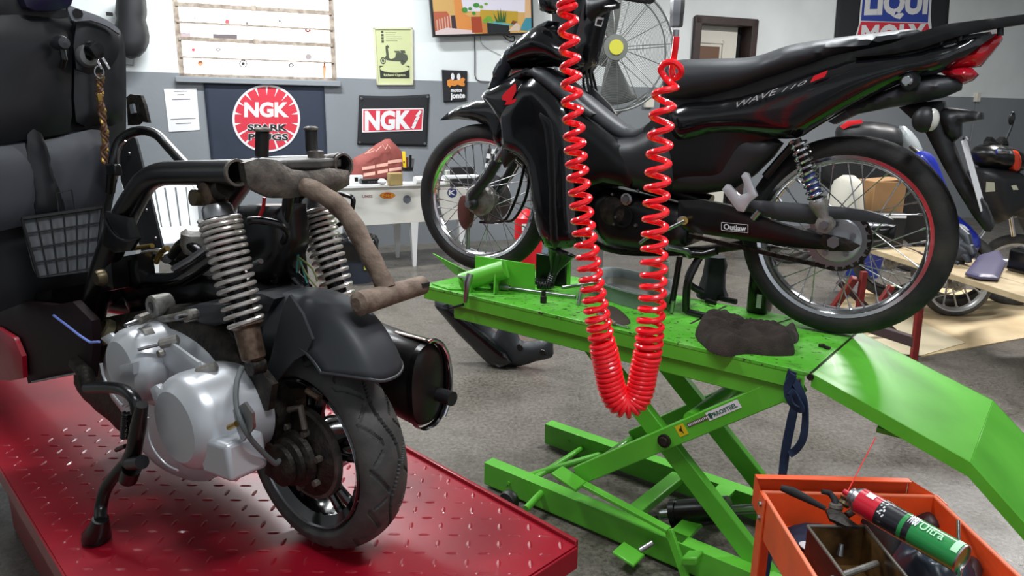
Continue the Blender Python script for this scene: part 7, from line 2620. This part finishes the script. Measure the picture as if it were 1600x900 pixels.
MB().bar(at_h(f2, .0), at_h(f2, zp - .01), .035, .035, up=V((0, 1, 0))).build('leg', DKRED, b, bevel=.004)
MB().bar(at_h(f3, .0), at_h(f2, zp - .05) + V((-.05, 0, 0)), .04, .04, up=V((0, 1, 0))).build('brace', DKRED, b, bevel=.004)
MB().bar(at_h(f2, .02) + V((.32, .1, 0)), at_h(f2, zp - .1) + V((-.1, 0.1, 0)), .035, .035, up=V((0, 1, 0))).build('brace', mat('dark_umber_steel', (52, 34, 34), .6), b, bevel=.004)
MB().bar(at_h(f2, .02) + V((.0, .0, 0)), at_h(f2, zp - .1) + V((.18, 0.0, 0)), .035, .035, up=V((0, 1, 0))).build('brace', DKRED, b, bevel=.004)
for t in (.55,):
    P_ = B - pd * .05 + pside * .1
    MB().bar(V((P_.x, P_.y, 0)), V((P_.x, P_.y, zp - .01)), .035, .035, up=V((0, 1, 0))).build('leg', DKRED, b, bevel=.004)

zpt = zp + .018


def lump(name, pts, z, hh, m, label, cat, **k):
    return wrinkle(pts, z, hh, m, name, label, cat, **k)


# gloves on the plank
gl = thing('work_glove', G(1500, 412, zpt), 'black rubber work glove standing on the plank behind the rear wheel', 'glove')
GF = Fr(G(1500, 412, zpt), pd, -pside)
gm = mat('black_nitrile_glove', (36, 42, 50), .5)
mb = MB()
inflate(mb, [GF.px(x, y) for x, y in sp2([(1478, 412), (1478, 372), (1486, 352), (1498, 350), (1510, 360), (1512, 376), (1522, 390), (1518, 402), (1504, 410), (1492, 418)], 2)], GF.n, .02, .05, .04, .014)
mb.build('palm', gm, gl)
for pts in ([(1500, 360), (1512, 370), (1516, 384)], [(1506, 382), (1518, 388), (1522, 398)], [(1504, 396), (1512, 402), (1514, 410)], [(1490, 402), (1498, 412), (1496, 418)]):
    MB().tube([GF.px(x, y, .02) for x, y in pts], [.026, .024, .016], 14).build('finger', gm, gl)
o = thing('purple_fairing_piece', G(1540, 430, zpt), 'dull purple grey plastic piece lying on the plank', 'plastic piece')
mb = MB()
inflate(mb, [G(x, y, zpt + .02) for x, y in [(1508, 428), (1530, 400), (1560, 392), (1572, 410), (1560, 436), (1530, 434)]], V((0, 0, 1)), .006, .02, .03, .015)
mb.build('shell', mat('purple_grey_plastic', (72, 68, 96), .45), o)
o = thing('black_parts_case', G(1620, 440, zpt), 'black box with a white strip on the plank at the right edge', 'case')
c0_ = G(1672, 440, zpt + .0)
MB().box(c0_ + V((0, .1, .07)), .42, .3, .14, pd, pside).build('body', mat('gloss_black_plastic', (14, 14, 16), .2), o, bevel=.02, seg=3)
MB().box(c0_ + V((0, .1, .145)), .36, .25, .02, pd, pside).build('lid', PLAS, o, bevel=.01)
MB().box(G(1600, 414, zpt + .03) , .3, .04, .012, pd, pside).build('white_strip', PAPER, o, bevel=.003)
# cardboard box, white bag, black case seen through the wheel
def standbox(px0, py0, px1, py1, d, m, name, label, cat, depth=.2, ang=0, base=None):
    A, B, T = D(px0, py1, d), D(px1, py1, d), D(px0, py0, d)
    wv = (B - A).length
    h_ = T.z - A.z
    c = (A + B) / 2
    mb = MB().box(V((c.x, c.y + depth / 2, A.z + h_ / 2)), wv, depth, h_, V((math.cos(ang), math.sin(ang), 0)), V((-math.sin(ang), math.cos(ang), 0)))
    return c, mb


zsh = zpt + .001


def onshelf(x0, x1, ytop, back=.2):
    dd_ = (G((x0 + x1) / 2, 388, zsh) + pside * back - CC).dot(FW)
    A, B, T = D(x0, 388, dd_), D(x1, 388, dd_), D((x0 + x1) / 2, ytop, dd_)
    return V(((A.x + B.x) / 2, A.y, zsh)), B.x - A.x, max(.05, T.z - zsh)


c, w_, h_ = onshelf(1362, 1415, 284, .17)
o = thing('cardboard_box', V((c.x, c.y + .15, zsh)), 'brown cardboard box seen through the rear wheel spokes', 'box')
MB().box(V((c.x, c.y + .22, zsh + h_ / 2)), w_, .22, h_, V((.96, .1, 0)), V((-.1, .96, 0))).build('carton', CARD, o, bevel=.004)
MB().box(V((c.x, c.y + .22, zsh + h_ + .006)), w_ * .98, .2, .006, V((.96, .1, .08)), V((-.1, .96, 0))).build('lid_flap', CARD, o)
c, w_, h_ = onshelf(1296, 1352, 274, .17)
o = thing('white_sack', V((c.x, c.y + .1, zsh)), 'rounded off-white sack seen through the rear wheel', 'sack')
rings = []
for k_, zf_ in ((.8, 0), (1, .1), (1.02, .4), (.95, .7), (.7, .92), (.3, 1)):
    rings.append([V((c.x, c.y + .12, zsh)) + V((w_ / 2 * k_ * math.cos(a) * (1 + .06 * noise.noise(V((a * 2, zf_ * 4, 1)))), .13 * k_ * math.sin(a), h_ * zf_)) for a in [2 * math.pi * i / 28 for i in range(28)]])
MB().loft(rings).build('sack_body', mat('off_white_sack', (196, 192, 178), .7, bump=.2, bscale=30), o, ang=70)
c0, w0, h0 = onshelf(1352, 1412, 332, .0)
o = thing('black_toolbox', V((c0.x, c0.y, zsh)), 'black toolbox with a pale lid edge seen through the rear wheel', 'toolbox')
MB().box(V((c0.x, c0.y + .07, zsh + h0 / 2)), w0, .12, h0).build('body', PLAS, o, bevel=.012)
MB().box(V((c0.x, c0.y + .005, zsh + h0 - .02)), w0 * .9, .01, .02).build('pale_edge', PAPER, o)
# round blue tub under the bench
o = thing('blue_tub', gz(1388, 432), 'blue plastic tub on the floor seen low through the wheel', 'tub')
c = gz(1392, 452)
MB().lathe([(0, 0), (.13, 0), (.16, .24), (.17, .25), (.15, .25), (.12, .02), (0, .02)], c + V((0, .5, 0)), V((0, 0, 1)), 36).build('tub', mat('royal_blue_plastic', (30, 50, 140), .4), o)

# dark seat of a motorcycle behind (between tail and rear wheel)
o = thing('covered_motorcycle', gz(1370, 420), 'dark motorcycle with a red topped seat parked behind the rear wheel', 'motorcycle')
DM = 6.3
KF = Fr(D(1360, 210, DM), (.96, -.28, 0), (-.28, -.96, 0))
def kslab(name, pts, l, we, wc, m, ramp=.05, h=.03, parent=None, k=2):
    mb = MB()
    inflate(mb, [PL(x, y, KF.o + KF.n * l, KF.n) for x, y in (sp2(pts, k) if k else pts)], KF.n, we, wc, ramp, h)
    return mb.build(name, m, parent or o)
kslab('seat', [(1306, 214), (1308, 200), (1322, 192), (1360, 190), (1398, 196), (1408, 212), (1408, 230), (1380, 236), (1310, 232)], 0, .05, .14, PLAS)
kslab('red_trim', [(1312, 198), (1324, 189), (1346, 187), (1348, 192), (1330, 196), (1318, 202)], .12, .01, .03, REDPL, k=0)
kslab('grey_tail', [(1404, 196), (1424, 206), (1440, 232), (1436, 252), (1420, 246), (1404, 232)], 0, .03, .09, mat('grey_bodywork', (130, 136, 138), .35))
kslab('body', [(1280, 226), (1410, 228), (1430, 260), (1400, 300), (1300, 300), (1270, 260)], 0, .04, .12, PLAS)
for (x, nm) in ((1240, 'front_wheel'), (1440, 'rear_wheel')):
    c = PL(x, 320, KF.o, KF.n)
    c.z = .29
    spoked_wheel(o, nm, c, KF.n, KF.u, .29, .22, .08, DARK, RUBBER, nsp=10)

# blue motorcycle part behind
o = thing('blue_motorcycle', gz(1470, 410), 'blue motorcycle parked right behind the black rear wheel', 'motorcycle')
KF = Fr(D(1455, 290, 5.1), (.8, -.6, 0), (-.6, -.8, 0))
kslab('fork_cowl', [(1430, 240), (1444, 236), (1460, 246), (1470, 268), (1482, 300), (1494, 326), (1486, 334), (1470, 326), (1462, 300), (1452, 272), (1438, 256)], 0, .03, .07, BLUE, .03, .02)
kslab('body_panel', [(1482, 330), (1500, 340), (1530, 370), (1528, 392), (1500, 388), (1480, 360)], 0, .03, .08, BLUE, .03, .02)
kslab('dark_frame', [(1400, 260), (1430, 260), (1460, 300), (1480, 340), (1480, 380), (1420, 380), (1400, 330)], -.1, .03, .07, PLAS, .03, .03)
MB().tube([PL(x, y, KF.o, KF.n) for x, y in ((1422, 228), (1434, 238), (1446, 242))], .014, 10).build('handlebar', BLACK, o)
MB().ball(PL(1474, 302, KF.o + KF.n * .05, KF.n), .03, .03, .04, 16, 10).build('chrome_detail', CHROME, o)
for x, nm in ((1400, 'rear_wheel'), (1500, 'front_wheel')):
    c = PL(x, 360, KF.o - KF.n * .1, KF.n)
    c.z = .28
    spoked_wheel(o, nm, c, KF.n, KF.u, .28, .21, .08, DARK, RUBBER, nsp=10)

# far parked scooter at right edge
o = thing('parked_scooter', gz(1575, 420), 'dark parked scooter with one mirror and an orange indicator, far right', 'scooter')
KF = Fr(D(1565, 270, 5.0), (.9, .3, 0), (.3, -.9, 0))
kslab('front_cowl', [(1524, 268), (1540, 262), (1566, 262), (1588, 272), (1600, 300), (1612, 332), (1596, 342), (1570, 332), (1550, 348), (1538, 342), (1528, 310)], 0, .05, .15, PLAS, .06, .025)
kslab('headlight_housing', [(1530, 236), (1542, 226), (1566, 228), (1584, 236), (1590, 252), (1584, 268), (1562, 266), (1540, 262), (1530, 252)], 0, .05, .13, BLACK, .05, .02)
kslab('chrome_trim', [(1556, 234), (1562, 230), (1582, 236), (1586, 242), (1570, 240), (1558, 240)], .12, .006, .015, CHROME, .01, .01, k=0)
kslab('orange_indicator', [(1578, 238), (1586, 236), (1591, 250), (1588, 266), (1580, 264)], .1, .02, .04, mat('orange_lens', (196, 60, 34), .2), .02, .01)
MB().tube([PL(x, y, KF.o, KF.n) for x, y in ((1568, 232), (1572, 218), (1580, 200), (1582, 192))], .007, 8).build('mirror_stem', BLACK, o)
MB().ball(PL(1581, 185, KF.o, KF.n), .022, .014, .046, 18, 10).build('mirror', BLACK, o)
kslab('handlebar_controls', [(1540, 228), (1546, 214), (1556, 222), (1566, 214), (1572, 228), (1556, 232)], 0, .02, .05, BLACK, .02, .015)
mp = quad(lambda x, y: PL(x, y, KF.o + KF.n * .155, KF.n), [(1540, 300), (1555, 299), (1554, 285), (1541, 284)])
patch(MB(), mp, 0, 0, 1, 1).build('pale_sticker', mat('cream_sticker', (206, 204, 180), .6), o, smooth=False)
mp = quad(lambda x, y: PL(x, y, KF.o + KF.n * .15, KF.n), [(1586, 304), (1594, 302), (1588, 289), (1580, 290)])
patch(MB(), mp, 0, 0, 1, 1).build('pale_sticker', mat('cream_sticker', (206, 204, 180), .6), o, smooth=False)
for dl in (.04, -.07):
    MB().tube([PL(1577, 322, KF.o + KF.n * dl, KF.n), PL(1584, 368, KF.o + KF.n * dl, KF.n)], .018, 14).build('fork_tube', CHROME, o)
cw = PL(1590, 400, KF.o, KF.n)
cw.z = .27
spoked_wheel(o, 'front_wheel', cw, V((-.5, -.85, 0)).normalized(), V((.85, -.5, 0)).normalized(), .27, .2, .08, mat('white_alloy', (190, 190, 192), .3), RUBBER, nsp=10)
MB().tube([PL(x, y, KF.o, KF.n) for x, y in ((1530, 372), (1545, 350), (1570, 340), (1596, 336))], .012, 10).build('chrome_guard', CHROME, o)
cw2 = cw + V((1.1, .5, 0))
cw2.z = .27
spoked_wheel(o, 'rear_wheel', cw2, V((-.4, -.9, 0)).normalized(), V((.9, -.4, 0)).normalized(), .27, .2, .08, DARK, RUBBER, nsp=10)
kslab('scooter_body', [(1590, 300), (1640, 320), (1760, 300), (1800, 320), (1780, 370), (1680, 390), (1620, 380)], -.1, .05, .14, PLAS, .06, .04)
# big spoked wheel low at right, belongs to a parked motorcycle
o = thing('grey_rimmed_wheel', gz(1486, 494), 'loose wheel with a silver rim standing under the plank', 'wheel')
c = gz(1486, 494)
hR = (1542 - 1428) / 2 / F_PX * (c - CC).dot(FW)
c = V((c.x, c.y, hR * .93))
wf2 = V((.97, -.1, 0)).normalized()
wa = V((-.1, -.97, 0)).normalized()
spoked_wheel(o, 'wheel_rim', c, wa, wf2, hR * .93, hR * .76, .07, mat('silver_rim_paint', (184, 184, 184), .35, .3), RUBBER, nsp=12, sp_r=.006, spoke_m=mat('silver_rim_paint', (184, 184, 184), .35, .3))
